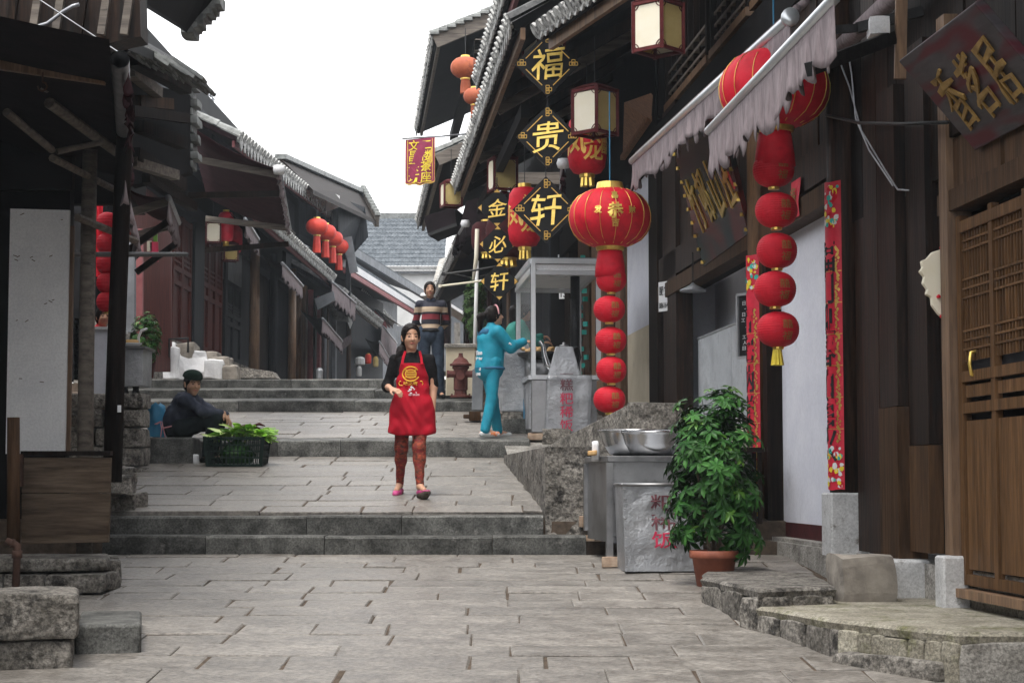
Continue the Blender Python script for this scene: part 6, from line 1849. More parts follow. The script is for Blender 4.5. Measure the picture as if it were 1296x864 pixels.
# curved white ornament hung on the post at the right
t = thing('hanging_ornament', at(1180, 400, 10.62), 'scalloped pale cut-out ornament with red edging hung on the door post', 'ornament')
Yo = 10.62
outl = [(1195, 314), (1180, 319), (1173, 327), (1166, 330), (1168, 338), (1164, 343), (1170, 350), (1168, 358), (1174, 366), (1172, 372), (1179, 376), (1180, 386), (1188, 397), (1195, 403)]
b = MB(); b.prism([at(x, y, Yo) for x, y in outl][::-1], (.0, .05, 0)); b.build('board', M['lamp_paper'], t, bevel=.006)
for (x, y) in ((1192, 315), (1195, 322), (1194, 390), (1192, 402), (1188, 377)):
    b = MB(); b.lathe([(.012, 0), (.014, .01), (.004, .02)], at(x, y, Yo-.012), 8); b.build('berry', M['red_cloth'], t)
# brackets and cables on the upper right wall
t = thing('awning_bracket', at(1118, 60, 10.9), 'rusty white awning bracket bolted to the upper right post', 'bracket')
b = MB(); b.rock(at(1110, 38, 10.9), (.12, .2, .1), 3, .3); b.build('mount', M['white_paint'], t)
b = MB(); b.bar(at(1024, 88, 10.3), at(1130, 48, 10.9), .05, .08); b.build('arm', M['iron_black'], t)
t = thing('post_board', at(1135, 60, 10.8), 'pale weathered upright board at the top right beside the grey sign', 'board')
b = MB(); b.bar(at(1139, 100, 10.9), at(1141, -10, 10.9), .07, .03); b.build('board', M['wood_pale'], t)
for k, (lab, pts) in enumerate((('thin pale cable hanging down the dark right wall', [(1056, 60), (1075, 110), (1090, 165), (1120, 215), (1136, 240), (1150, 241)]), ('second thin cable looping beside the first on the right wall', [(1070, 45), (1078, 95), (1083, 150), (1100, 190), (1130, 235)]), ('dark sagging cable across the right wall', [(1045, 146), (1090, 156), (1140, 157), (1200, 155)]))):
    t = thing('cable', on_r(*pts[0], .12), lab, 'cable', None)
    P_ = [on_r(x, y, .12) for x, y in pts]
    b = MB(); b.tube(P_, .006 if k < 2 else .012, 5, True); b.build('cable', M['pipe_grey' if k < 2 else 'iron_black'], t, smooth=True)
# diagonal carved board left of the farther awning
t = thing('sign_board', on_r(815, 200, .2), 'orange brown carved board slanting above the awning end', 'board')
p_ = [on_r(788, 200, .1), on_r(822, 150, .1), on_r(824, 118, .35), on_r(790, 130, .35)]
b = MB(); b.prism(p_, (.02, .02, -.02)); b.build('board', M['wood_orange'], t)
b = MB(); b.bar(p_[0], p_[1], .06, .06); b.build('edge', M['wood_orange'], t)
# ================================================================== LEFT-SIDE OBJECTS
b = None
SW = thing('stone_wall', at(150, 590, 18.8), 'short wall of squared stone blocks behind the dark posts on the left', 'wall')
rr = random.Random(2)
zt_ = at(150, 497, 18.8).z
zb_ = 1.5
z = zt_; row = 0
while z > zb_ + .05:
    h_ = .2 if row else .16
    x = -5.1 + (.1 if row % 2 else 0); xe = at(181, 560, 18.8).x
    while x < xe - .05:
        w = rr.uniform(.3, .5)
        if x + w > xe - .15: w = xe - x
        b = MB(); b.rock((x+w/2, 19.0, z-h_/2), (w-.01, .5, h_-.008), int(abs(x)*77)+row, .12, k=3); b.build('stone', M['rough_stone'], SW, bevel=.008)
        x += w
    z -= h_; row += 1
bx0, bx1 = at(171, 586, 19.75), at(244, 586, 19.75)
BE = thing('stone_block', ((bx0.x+bx1.x)/2, 19.95, 1.66), 'big squared stone block the man in the cap sits on', 'block')
zs_ = at(208, 553, 19.75).z
b = MB(); b.cbox(((bx0.x+bx1.x)/2, 20.0, (1.62+zs_)/2), (bx1.x-bx0.x, .5, zs_-1.62), .02); b.build('block', M['step_stone'], BE, bevel=.01)

# stall behind the posts
SL = thing('stall_counter', at(130, 500, 19.8), 'pale sheet covered stall counter behind the two dark posts', 'counter')
c_ = [at(108, 500, 19.6), at(143, 500, 19.6), at(143, 417, 19.6), at(108, 417, 19.6)]
b = MB(); b.prism(c_, (0, .6, 0)); b.build('panel', M['plaster'], SL)
b = MB(); b.prism([c_[3]+Vector((-.03, -.03, 0)), c_[2]+Vector((.03, -.03, 0)), c_[2]+Vector((.03, -.03, .03)), c_[3]+Vector((-.03, -.03, .03))], (0, .66, 0)); b.build('top', M['white_paint'], SL)
SX = thing('steel_box', at(165, 495, 19.4), 'dull steel cooking box on short black legs at the stall on the left', 'box')
c_ = [at(150, 489, 19.3), at(180, 488, 19.3), at(181, 441, 19.3), at(150, 441, 19.3)]
b = MB(); b.prism(c_, (0, .5, 0)); b.build('body', M['steel_dull'], SX, bevel=.008)
b = MB(); b.prism([c_[3]+Vector((-.02, -.03, 0)), c_[2]+Vector((.03, -.03, 0)), c_[2]+Vector((.03, -.03, .025)), c_[3]+Vector((-.02, -.03, .025))], (0, .56, 0)); b.build('top', M['steel'], SX)
for px in (158, 172):
    b = MB(); q = at(px, 489, 19.4); b.lathe([(.03, -.09), (.045, -.07), (.03, -.02), (.04, 0)], q, 10); b.build('leg', M['iron_black'], SX)
BW_ = thing('bowl', at(168, 436, 19.45), 'white dish with buns standing on the dull steel cooking box', 'bowl')
q = at(167, 440, 19.5); q.z = c_[2].z + .027
b = MB(); b.lathe([(.05, 0), (.1, .03), (.11, .045), (.09, .035), (.01, .02)], q, 18); b.build('dish', M['white_paint'], BW_, smooth=True)
b = MB(); b.rock(q + Vector((0, 0, .05)), (.12, .1, .05), 3, .3); b.build('food', M['bun'], BW_, smooth=True)
HDL = thing('ladle_hook', at(170, 420, 19.6), 'curved pale pipe handle rising from the steel cooking box', 'handle')
b = MB(); q = q + Vector((.05, .1, 0)); b.tube([q, q + Vector((0, 0, .12)), q + Vector((.03, 0, .19)), q + Vector((.09, 0, .21))], .014, 8); b.build('pipe', M['white_paint'], HDL, smooth=True)
# bushy plant by the stall
pb2 = at(184, 468, 22.5)
sh2 = shrub('small bushy green plant in a dark red pot beside the stall on the left', pb2 + Vector((0, 0, .1)), at(184, 430, 22.5), (.2, .2, .36), 300, mt='leaf', seed=7, L=.05, k=6, stems=4, fresh=.6)
b = MB(); b.lathe([(.1, -.1), (.13, .12), (.14, .13), (.12, .13)], pb2, 18); b.build('pot', M['dado_red'], sh2, smooth=True)
# red lantern string seen between the posts
RL = thing('lantern_string', at(134, 400, 21), 'string of red lanterns seen between the two dark posts on the left', 'lantern')
for k, y in enumerate((282, 308, 334, 358, 382)):
    b = MB(); lantern_body(b, at(136, y, 21), .13, .24, 20, 10, .35, 0, .02); ln = b.build('small_lantern', M['red_cloth'], RL)
    b = MB(); q = at(136, y+13, 21); b.lathe([(.045, -.02), (.045, .02)], q, 12); b.build('ring', M['gold'], ln)
b = MB(); q = at(140, 398, 20.95); b.box(q, (.05, .03, .12)); b.build('tassel', M['yellow_silk'], RL)
b = MB(); b.tube([at(136, 230, 21), at(136, 395, 21)], .006, 5); b.build('cord', M['iron_black'], RL)
CU = thing('curtain', at(125, 330, 23), 'red cloth strip hanging in the dark stall on the left', 'curtain')
b = MB(); b.grid(lambda u, v: at(121+9*u, 260+90*v, 22.5) + Vector((0, .03*math.sin(u*9+v), 0)), 8, 8); b.build('cloth', M['red_cloth'], CU, smooth=True)
JP = thing('street_pole', at(90, 322, 14.5), 'thin black pole sticking out sideways from the posts on the left', 'pole')
b = MB(); b.tube([at(88, 322, 13.4), at(236, 322, 17.5)], [.02, .022], 8); b.build('pole', M['iron_black'], JP)
PK = thing('hanging_packet', at(194, 330, 22), 'pink and green packet hanging under the short left awning', 'packet')
for (y0, y1, m_, x0, x1) in ((288, 306, 'leaf_fresh', 194, 199), (306, 331, 'red_print', 190, 200), (305, 318, 'lamp_paper', 186, 192)):
    b = MB(); b.prism([at(x0, y1, 22), at(x1, y1, 22), at(x1, y0, 22), at(x0, y0, 22)], (0, .03, 0)); b.build('print', M[m_], PK)
# red panelled corner wall and grey window by the stall
b = MB(); b.prism([at(176, 470, 26.5), at(216, 470, 28.0), at(216, 290, 28.0), at(176, 285, 26.5)], (0, .12, 0)); b.build('wall', M['wood_red'], LA)
b = MB(); b.prism([at(158, 420, 26.3), at(170, 420, 26.3), at(170, 300, 26.3), at(158, 300, 26.3)], (0, .12, 0)); b.build('window', M['far_grey'], LA)
b = MB(); b.bar(at(177, 470, 26.2), at(177, 290, 26.2), .09, .09); b.build('post', M['fascia_red'], LA)
# white washed rubble wall on the upper steps
WW = thing('rubble_wall', at(245, 472, 28.2), 'crumbling whitewashed rubble wall at the top of the left steps', 'wall')
for k, (x0, y0, x1, y1, m_) in enumerate(((205, 440, 226, 472, 'white_paint'), (224, 444, 262, 472, 'white_paint'), (206, 434, 222, 446, 'pale_stone'), (258, 456, 283, 473, 'white_paint'), (222, 434, 246, 448, 'clay'), (250, 446, 275, 458, 'clay'), (280, 462, 300, 474, 'clay'), (266, 452, 290, 464, 'clay'))):
    p0, p1 = at(x0, y1, 28.0+.1*(k % 3)), at(x1, y0, 28.0+.1*(k % 3))
    b = MB(); b.rock(((p0.x+p1.x)/2, p0.y+.25, (p0.z+p1.z)/2-.04), (p1.x-p0.x, .5, p1.z-p0.z+.1), k+20, .16, k=4); b.build('stone', M[m_], WW, bevel=.02)
RA = thing('rail', at(225, 440, 28), 'small black iron rail standing on the whitewashed rubble', 'rail')
b = MB(); b.tube([at(214, 452, 27.9), at(214, 429, 27.9), at(238, 428, 27.9), at(238, 446, 27.9)], .02, 6); b.build('rail', M['iron_black'], RA)
SE = thing('slanted_slab', at(310, 474, 31), 'grey slanted stone slab at the foot of the left house posts', 'slab')
b = MB(); b.prism([at(290, 478, 31), at(350, 478, 31), at(345, 470, 31), at(318, 466, 31), at(296, 464, 31)], (0, .6, 0)); b.build('slab', M['rough_stone'], SE)
# small white and red things among the far shops
for (lab, x0, y0, x1, y1, Y, m_, nm, ct) in (('pale plastic tub standing by the far left shop posts', 400, 466, 409, 480, 40, 'steel_dull', 'plastic_tub', 'tub'), ('lit orange red lamp deep in the dark far shops', 462, 448, 470, 460, 56, 'red_far', 'shop_lantern', 'lantern'), ('second orange lamp in the dark far shops beside a framed picture', 472, 452, 479, 464, 56, 'lamp_paper_amber', 'shop_lamp', 'lamp'), ('white board leaning in the far shops behind the woman', 449, 452, 462, 462, 55, 'far_white', 'leaning_board', 'board'), ('white bundle on the ground before the far shops', 451, 464, 458, 476, 54, 'far_white', 'bundle', 'bundle')):
    p0, p1 = at(x0, y1, Y), at(x1, y0, Y)
    t = thing(nm, ((p0.x+p1.x)/2, Y, p0.z), lab, ct)
    b = MB(); w = (p1.x-p0.x)/2; hh = p1.z-p0.z
    b.lathe([(w*.8, 0), (w, hh*.12), (w, hh*.8), (w*.7, hh)], ((p0.x+p1.x)/2, Y, p0.z), 10); b.build('body', M[m_], t, smooth=False)
    b = MB(); b.lathe([(w*.5, hh), (w*.5, hh*1.08)], ((p0.x+p1.x)/2, Y, p0.z), 8); b.build('lid', M['gold_paint' if 'lamp' in nm or 'lantern' in nm else m_], t)

# black crate of greens
cx0, cx1 = at(258, 588, 19.3), at(333, 588, 19.3)
zc0 = g_l1(19.4)+.005; zc1 = at(300, 552, 19.3).z
CR = thing('vegetable_crate', ((cx0.x+cx1.x)/2, 19.5, zc0), 'black plastic crate heaped with green vegetables in front of the seated man', 'crate')
X0, X1 = cx0.x, cx1.x; Y0c, Y1c = 19.3, 19.8
def crate_pt(f, z):   # f 0..4 around
    k = int(f) % 4; u = f-int(f); o = .03*(1-(z-zc0)/(zc1-zc0))
    c = [(X0+o, Y0c+o), (X1-o, Y0c+o), (X1-o, Y1c-o), (X0+o, Y1c-o)]
    a, e = c[k], c[(k+1) % 4]
    return Vector((a[0]+(e[0]-a[0])*u, a[1]+(e[1]-a[1])*u, z))
for zz_, h_ in ((zc0+.01, .025), (zc0+.09, .014), (zc0+.16, .014), (zc0+.225, .014), (zc1-.02, .03)):
    b = MB()
    for k in range(4): b.bar(crate_pt(k, zz_), crate_pt(k+.9999, zz_), .014, h_)
    b.build('rim_band', M['crate_plastic'], CR)
for k in range(4):
    n = 14 if k % 2 == 0 else 9
    for i in range(n+1):
        if i == n: continue
        b = MB(); wd = .03 if i == 0 else .012
        b.bar(crate_pt(k+i/n, zc0), crate_pt(k+i/n, zc1), wd, .012); b.build('slat', M['crate_plastic'], CR)
b = MB(); b.box(((X0+X1)/2, 19.55, zc0+.012), (X1-X0-.06, .44, .02)); b.build('base', M['crate_plastic'], CR)
VG = thing('green_vegetables', ((X0+X1)/2, 19.5, zc0+.05), 'heap of bright green leafy vegetables filling the black crate', 'vegetables')
rr = random.Random(31)
me_v = []
for i in range(6):
    mb = MB()
    L = rr.uniform(.09, .15); W = rr.uniform(.03, .05)
    bend = rr.uniform(.1, .5)
    def fn(u, v, L=L, W=W, bend=bend): return Vector(((u-.5)*2*W*math.sin(math.pi*min(1, .12+v*.95))**.7, v*L, -bend*v*v*L + .25*W*abs((u-.5)*2)))
    mb.grid(fn, 2, 5); o = mb.build('vegetable_leaf', M['veg' if i < 5 else 'veg_pale'], VG, origin=(0, 0, 0)); me_v.append(o.data); COL.objects.unlink(o); bpy.data.objects.remove(o)
for k in range(280):
    u = rr.uniform(-1, 1); v = rr.uniform(-1, 1)
    hgt = max(0, 1-u*u*.9)*.12*(1-.4*v*v)
    p = Vector(((X0+X1)/2 + .03 + u*(X1-X0)*.46, 19.55+v*.2, zc1 - .02 + hgt*rr.uniform(.6, 1.05)))
    inst(rr.choice(me_v), 'vegetable_leaf', p, VG, (rr.uniform(-.5, .5), rr.uniform(-.5, .5), rr.uniform(0, 6.28)), (rr.uniform(.7, 1.15),)*3)
b = MB(); b.lathe([(.16, 0), (.2, .1), (.12, .2), (.02, .26)], ((X0+X1)/2, 19.55, zc0+.03), 14); o = b.build('core', M['leaf'], VG)
BU = thing('herb_bunch', at(335, 556, 19.5), 'bunch of loose green herbs spilling over the right end of the crate', 'vegetables')
for k in range(70):
    a = rr.uniform(-.5, .5); q = Vector((X1-.07, 19.5+rr.uniform(-.12, .12), zc1+rr.uniform(-.02, .06)))
    e = q + Vector((rr.uniform(.08, .2), rr.uniform(-.08, .08), rr.uniform(-.07, .05)))
    b = MB(); b.tube([q, q.lerp(e, .5)+Vector((0, 0, .02)), e], [.003, .004, .006], 4); b.build('sprig', M['veg'], BU)
DV = thing('purple_vegetable', at(315, 540, 19.5), 'dark purple wilted vegetable lying on top of the greens', 'vegetables')
for k in range(4):
    q = at(303+k*6, 540+rr.uniform(-2, 2), 19.5); b = MB(); b.tube([q, q+Vector((.06, 0, .015)), q+Vector((.12, .02, -.005))], [.012, .018, .006], 6); b.build('stem', M['dado_red'], DV, smooth=True)
# blue cloth bag beside the man
BB = thing('cloth_bag', at(198, 553, 19.95), 'blue cloth bag with pink drawstrings behind the seated man', 'bag')
q = at(197, 553, 19.95)
b = MB()
def bagf(u, v):
    a = u*2*math.pi
    w = .1*(1 - .25*max(0, v-.6)*2.0)*(1 - (.65 if v > .97 else 0))
    fold = 1+.07*math.sin(a*5+v*6)+.04*math.sin(a*9-v*11)
    return q + Vector((math.cos(a)*w*fold, .05 + math.sin(a)*.09*fold, .37*v + .01*math.sin(a*3)))
b.grid(bagf, 30, 12); b.build('bag', M['cloth_blue'], BB, smooth=True)
for dx in (0, .035):
    b = MB(); p = q + Vector((.06+dx*.5, -.06, .17)); b.tube([p+Vector((-.06, 0, -.03)), p, p+Vector((.02, -.02, -.08)), p+Vector((.01+dx, -.02, -.17))], .006, 5); b.build('drawstring', M['pink'] if 'pink' in M else mat('pink', (.6, .25, .28), (.7, .35, .36)), BB)
WBG = thing('plastic_scrap', at(247, 586, 19.5), 'scrap of white plastic on the paving beside the stone seat', 'litter')
b = MB(); b.rock(at(247, 582, 19.5), (.05, .05, .1), 3, .5, k=4); b.build('scrap', M['paper'], WBG, smooth=True)

# ---- hydrant, planter and posts up the street on the right
HY = thing('fire_hydrant', at(583, 503, 25.7), 'dark maroon fire hydrant on the step beside the concrete planter', 'hydrant')
q = at(583, 503, 25.7)
b = MB(); b.lathe([(.15, 0), (.15, .03), (.09, .04), (.085, .1), (.1, .11), (.1, .4), (.12, .41), (.12, .44), (.1, .45)], q, 18); b.build('barrel', M['hydrant'], HY, smooth=False)
b = MB(); b.lathe([(.155, .45), (.155, .475), (.12, .49), (.09, .54), (.04, .57), (.03, .6), (.03, .63), (.001, .63)], q, 18); b.build('cap', M['hydrant'], HY)
for s in (-1, 1):
    b = MB(); b.cyl(q+Vector((s*.08, -.04, .33)), q+Vector((s*.17, -.06, .33)), .05, n=10); b.cyl(q+Vector((s*.165, -.06, .33)), q+Vector((s*.19, -.065, .33)), .06, n=6); b.build('outlet', M['hydrant'], HY)
b = MB(); b.cyl(q+Vector((0, -.08, .3)), q+Vector((0, -.17, .3)), .06, n=12); b.build('outlet', M['hydrant'], HY)
for k in range(6):
    a = k*1.047; b = MB(); b.cyl(q+Vector((.125*math.cos(a), .125*math.sin(a), .03)), q+Vector((.125*math.cos(a), .125*math.sin(a), .055)), .014, n=6); b.build('bolt', M['hydrant'], HY)
PLn = thing('planter', at(583, 500, 26.6), 'square cream concrete planter box behind the hydrant', 'planter')
p0, p1 = at(564, 500, 26.4), at(602, 438, 26.4)
b = MB(); b.cbox(((p0.x+p1.x)/2, 26.8, (p0.z+p1.z)/2), (p1.x-p0.x, .7, p1.z-p0.z), .015); b.build('box', M['plaster_cream'], PLn)
b = MB(); b.cbox(((p0.x+p1.x)/2, 26.8, p1.z+.015), (p1.x-p0.x+.05, .76, .05), .01); b.build('rim', M['concrete'], PLn)
GBd = thing('grey_board', at(604, 520, 24.0), 'grey upright panel standing behind the girl', 'panel')
b = MB(); b.prism([at(597, 519, 24), at(611, 519, 24), at(612, 466, 24), at(598, 467, 24)], (0, .3, 0)); b.build('panel', M['far_grey'], GBd, bevel=.01)
ST2 = thing('wooden_footing', at(597, 532, 23.2), 'small dark timber footing on the paving left of the girl', 'block')
b = MB(); b.rock(at(601, 527, 23.3), (.14, .3, .12), 3, .1); b.build('block', M['wood_brown'], ST2)
b = MB(); b.rock(at(590, 527, 23.3), (.07, .2, .05), 4, .1); b.build('block', M['wood_brown'], ST2)
CH2 = None
HP = shrub('small leafy tree with hanging foliage beside the pale pole up the street', at(602, 470, 27.2), at(601, 392, 27.2), (.2, .22, .5), 330, mt='leaf_dull', seed=12, L=.06, k=5, stems=5, fresh=.1, name='leafy_tree')
PP1 = thing('pale_pole', at(603, 470, 26.5), 'pale upright pole beside the small leafy tree', 'pole')
b = MB(); b.tube([at(600, 480, 26.5), at(604, 330, 26.5)], [.03, .028], 8); b.build('pole', M['far_white'], PP1, smooth=True)
PP2 = thing('pale_pole', at(600, 345, 25.8), 'crooked pale stick hanging above the leafy tree', 'stick')
b = MB(); b.tube([at(599, 354, 25.8), at(603, 325, 25.8), at(604, 290, 25.8)], [.02, .032, .03], 8); b.build('stick', M['lamp_paper'], PP2, smooth=True)
for (lab, x0, y0, x1, y1, Y, r_, m_) in (('pale bamboo pole held out level above the standing man', 557, 362, 640, 350, 25, .016, 'lamp_paper'), ('thin dark pole above the pale bamboo pole', 561, 347, 640, 335, 25, .016, 'iron_black')):
    t = thing('bamboo_pole', at(x0, y0, Y), lab, 'pole')
    b = MB(); b.tube([at(x0, y0, Y), at((x0+x1)/2, (y0+y1)/2+1, Y), at(x1, y1, Y)], r_, 6); b.build('pole', M[m_], t)
    b = MB(); b.lathe([(r_*1.5, -.02), (r_*1.5, .02)], at(x0, y0, Y), 8); b.build('tip', M[m_], t)
b_ = thing('wire', at(560, 420, 40), 'thin wire crossing the street end', 'wire')
b = MB(); b.tube([at(565, 345, 30), at(600, 352, 30), at(650, 338, 30)], .008, 4); b.build('wire', M['iron_black'], b_)
# faint bare twigs of a far tree above the left roof
TT = thing('far_tree', at(262, 190, 80), 'pale faint tree top far behind the left roof', 'tree')
rr = random.Random(6)
b = MB(); b.tube([at(262, 230, 80), at(262, 140, 80)], [.12, .05], 6); b.build('trunk', M['far_grey'], TT)
fl2 = MB()
for k in range(170):
    c = at(rr.choice([255, 262, 270, 259])+rr.gauss(0, 2.5), rr.uniform(120, 160), 80)
    d = Vector((rr.uniform(-1, 1), rr.uniform(-1, 1), rr.uniform(-1, 1))).normalized()*.14; e = d.orthogonal().normalized()*.07
    fl2.add([c-d, c+e, c+d, c-e], [(0, 1, 2, 3)])
o = fl2.build('crown', M['far_grey'], TT); o['kind'] = 'stuff'
# ================================================================== PEOPLE
mat('skin', (.5, .27, .17), (.58, .33, .22), scale=9, rough=.55, bump=.05)
mat('skin_tan', (.36, .19, .12), (.44, .25, .16), scale=9, rough=.55, bump=.1)
mat('hair', (.008, .006, .006), (.016, .012, .011), scale=40, stretch=(1, 1, .2), rough=.4, bump=.3)
mat('black_knit', (.008, .008, .009), (.018, .017, .018), scale=30, rough=.85, bump=.3)
mat('apron_red', (.36, .004, .016), (.46, .008, .025), scale=6, rough=.85, spec=.2, bump=.25, bscale=10)
mat('apron_print', (.8, .42, .03), (.85, .5, .06), scale=20, rough=.6, bump=0)
mat('leggings', (.025, .018, .014), (.42, .07, .03), scale=26, stretch=(1, 1, 1.6), rough=.8, bump=.1, c3=(.2, .015, .015), c3t=(.5, .56), c3scale=14)
mat('shoe_pink', (.5, .05, .2), (.62, .09, .28), scale=20, rough=.6, bump=.1)
mat('sole', (.06, .05, .04), (.12, .1, .08), scale=20, rough=.9, bump=.2)
mat('jeans', (.018, .026, .04), (.045, .06, .085), scale=10, rough=.85, bump=.3)
mat('black_shoe', (.008, .008, .008), (.014, .014, .014), scale=10, rough=.4, bump=.05)
mat('teal_tracksuit', (.0, .2, .3), (.005, .29, .41), scale=6, rough=.7, bump=.2)
mat('teal_dark', (.01, .1, .2), (.02, .14, .26), scale=6, rough=.7, bump=.1)
mat('teal_green', (.02, .2, .17), (.04, .28, .23), scale=8, rough=.75, bump=.2)
mat('jacket_navy', (.018, .022, .036), (.055, .062, .085), scale=7, rough=.8, bump=.35)
mat('trousers_dark', (.006, .010, .012), (.014, .02, .022), scale=8, rough=.85, bump=.3)
mat('cap_dark', (.006, .016, .012), (.014, .028, .02), scale=50, rough=.9, bump=.5)
mat('lips', (.42, .12, .1), (.46, .14, .12), scale=20, rough=.5, bump=0)
mat('sneaker_orange', (.5, .52, .52), (.62, .62, .6), scale=9, c3=(.6, .16, .04), c3t=(.52, .58), c3scale=9, rough=.6, bump=.1)

def striped(name, bands, base):
    """horizontal knitted stripes by height above the sweater's hem"""
    m = bpy.data.materials.new(name); m.use_nodes = True
    N = m.node_tree.nodes; L = m.node_tree.links; b = N['Principled BSDF']
    tc = N.new('ShaderNodeTexCoord'); sp = N.new('ShaderNodeSeparateXYZ'); rp = N.new('ShaderNodeValToRGB')
    L.new(tc.outputs['Object'], sp.inputs[0]); L.new(sp.outputs['Z'], rp.inputs['Fac'])
    cr = rp.color_ramp; cr.interpolation = 'CONSTANT'
    cr.elements[0].position = 0; cr.elements[0].color = (*base, 1)
    cr.elements[1].position = bands[0][0]; cr.elements[1].color = (*bands[0][1], 1)
    for (p, c) in bands[1:]:
        e = cr.elements.new(p); e.color = (*c, 1)
    L.new(rp.outputs['Color'], b.inputs['Base Color']); b.inputs['Roughness'].default_value = .85
    M[name] = m
    return m

def surface_net(prims, res, k=.03, wob=None, clip=None):
    """one continuous skin around capsules and ellipsoids (naive surface nets on a distance grid)"""
    lo = np.full(3, 9e9); hi = -lo
    for p in prims:
        if p[0] == 'c':
            a, b_, ra, rb = np.array(p[1]), np.array(p[2]), p[3], p[4]
            lo = np.minimum(lo, np.minimum(a, b_)-max(ra, rb)); hi = np.maximum(hi, np.maximum(a, b_)+max(ra, rb))
        else:
            c = np.array(p[1]); r = max(p[2]); lo = np.minimum(lo, c-r); hi = np.maximum(hi, c+r)
    lo -= res*3 + .012; hi += res*3 + .012
    n = np.ceil((hi-lo)/res).astype(int)+1
    ax = [lo[i]+np.arange(n[i])*res for i in range(3)]
    D = np.full(n, .2)
    for p in prims:
        kk = k
        if p[0] == 'c':
            a, b_, ra, rb = np.array(p[1], float), np.array(p[2], float), p[3], p[4]
            sy = p[5] if len(p) > 5 and p[5] else 1.0
            if len(p) > 6: kk = p[6]
            m = max(ra, rb)+.06+kk
            l_, h_ = np.minimum(a, b_)-m, np.maximum(a, b_)+m
        else:
            c = np.array(p[1], float); rad = np.array(p[2], float); rot = p[3] if len(p) > 3 else None
            if len(p) > 4: kk = p[4]
            m = max(rad)+.06+kk; l_, h_ = c-m, c+m
        i0 = np.maximum(0, np.floor((l_-lo)/res).astype(int)); i1 = np.minimum(n, np.ceil((h_-lo)/res).astype(int)+1)
        if np.any(i1 <= i0): continue
        X, Y, Z = np.meshgrid(ax[0][i0[0]:i1[0]], ax[1][i0[1]:i1[1]], ax[2][i0[2]:i1[2]], indexing='ij')
        if p[0] == 'c':
            ab = b_-a; L2 = max(ab.dot(ab), 1e-9)
            if sy != 1.0:      # flattened front to back about the bone
                t = np.clip(((X-a[0])*ab[0]+(Y-a[1])*ab[1]+(Z-a[2])*ab[2])/L2, 0, 1)
                d = np.sqrt((X-a[0]-t*ab[0])**2+((Y-a[1]-t*ab[1])/sy)**2+(Z-a[2]-t*ab[2])**2)-(ra+(rb-ra)*t)
                d *= min(1, sy)
            else:
                t = np.clip(((X-a[0])*ab[0]+(Y-a[1])*ab[1]+(Z-a[2])*ab[2])/L2, 0, 1)
                d = np.sqrt((X-a[0]-t*ab[0])**2+(Y-a[1]-t*ab[1])**2+(Z-a[2]-t*ab[2])**2)-(ra+(rb-ra)*t)
        else:
            q = np.stack([X-c[0], Y-c[1], Z-c[2]], -1)
            if rot is not None: q = q @ np.array(rot.to_3x3())
            k0 = np.sqrt(((q/rad)**2).sum(-1)); k1 = np.sqrt(((q/rad**2)**2).sum(-1))
            d = k0*(k0-1)/np.maximum(k1, 1e-6)
        S_ = D[i0[0]:i1[0], i0[1]:i1[1], i0[2]:i1[2]]
        h = np.clip(.5+.5*(S_-d)/kk, 0, 1)
        D[i0[0]:i1[0], i0[1]:i1[1], i0[2]:i1[2]] = S_*(1-h)+d*h - kk*h*(1-h)
    X, Y, Z = np.meshgrid(*ax, indexing='ij')
    if wob is not None: D = D + wob(X, Y, Z)
    if clip is not None: D = clip(X, Y, Z, D)
    D[0] = D[-1] = .2; D[:, 0] = D[:, -1] = .2; D[:, :, 0] = D[:, :, -1] = .2
    ins = D < 0
    cx = [slice(0, -1), slice(1, None)]
    cnt = np.zeros(np.array(n)-1, int)
    for i in (0, 1):
        for j in (0, 1):
            for l in (0, 1): cnt += ins[cx[i], cx[j], cx[l]]
    act = (cnt > 0) & (cnt < 8)
    idx = -np.ones(act.shape, int); I = np.argwhere(act); idx[act] = np.arange(len(I))
    acc = np.zeros((len(I), 3)); num = np.zeros(len(I))
    corners = [(i, j, l) for i in (0, 1) for j in (0, 1) for l in (0, 1)]
    for a in corners:
        for ax_ in range(3):
            if a[ax_]: continue
            b_ = list(a); b_[ax_] = 1
            va = D[I[:, 0]+a[0], I[:, 1]+a[1], I[:, 2]+a[2]]; vb = D[I[:, 0]+b_[0], I[:, 1]+b_[1], I[:, 2]+b_[2]]
            cr = (va < 0) != (vb < 0)
            t = np.where(cr, va/np.where(np.abs(va-vb) < 1e-12, 1, va-vb), 0)
            pnt = np.tile(np.array(a, float), (len(I), 1)); pnt[:, ax_] += t
            acc[cr] += pnt[cr]; num[cr] += 1
    vs = lo + (I + acc/num[:, None])*res
    fs = []
    for ax_ in range(3):
        o1, o2 = [(1, 2), (2, 0), (0, 1)][ax_]
        sl = [slice(None)]*3; sl[ax_] = slice(0, -1); A = ins[tuple(sl)]
        sl[ax_] = slice(1, None); B = ins[tuple(sl)]
        E = np.argwhere(A != B)
        for s in (0, 1):
            q = E[(A[tuple(E.T)] == bool(s))]
            if not len(q): continue
            def cell(d1, d2):
                c = q.copy(); c[:, o1] -= d1; c[:, o2] -= d2
                return idx[tuple(c.T)]
            quad = np.stack([cell(1, 1), cell(0, 1), cell(0, 0), cell(1, 0)], -1)
            if s == 0: quad = quad[:, ::-1]
            fs.append(quad)
    return vs, np.concatenate(fs)

def skin_obj(name, prims, m, parent, place, res=.008, k=.03, wob=None, clip=None):
    vs, fs = surface_net(prims, res, k, wob, clip)
    me = bpy.data.meshes.new(name)
    me.from_pydata([tuple(v) for v in vs], [], [tuple(int(i) for i in f) for f in fs])
    me.materials.append(M[m]); me.polygons.foreach_set('use_smooth', [True]*len(me.polygons)); me.update()
    o = bpy.data.objects.new(name, me); COL.objects.link(o); o.parent = parent
    WL[o] = WL[parent]
    return o

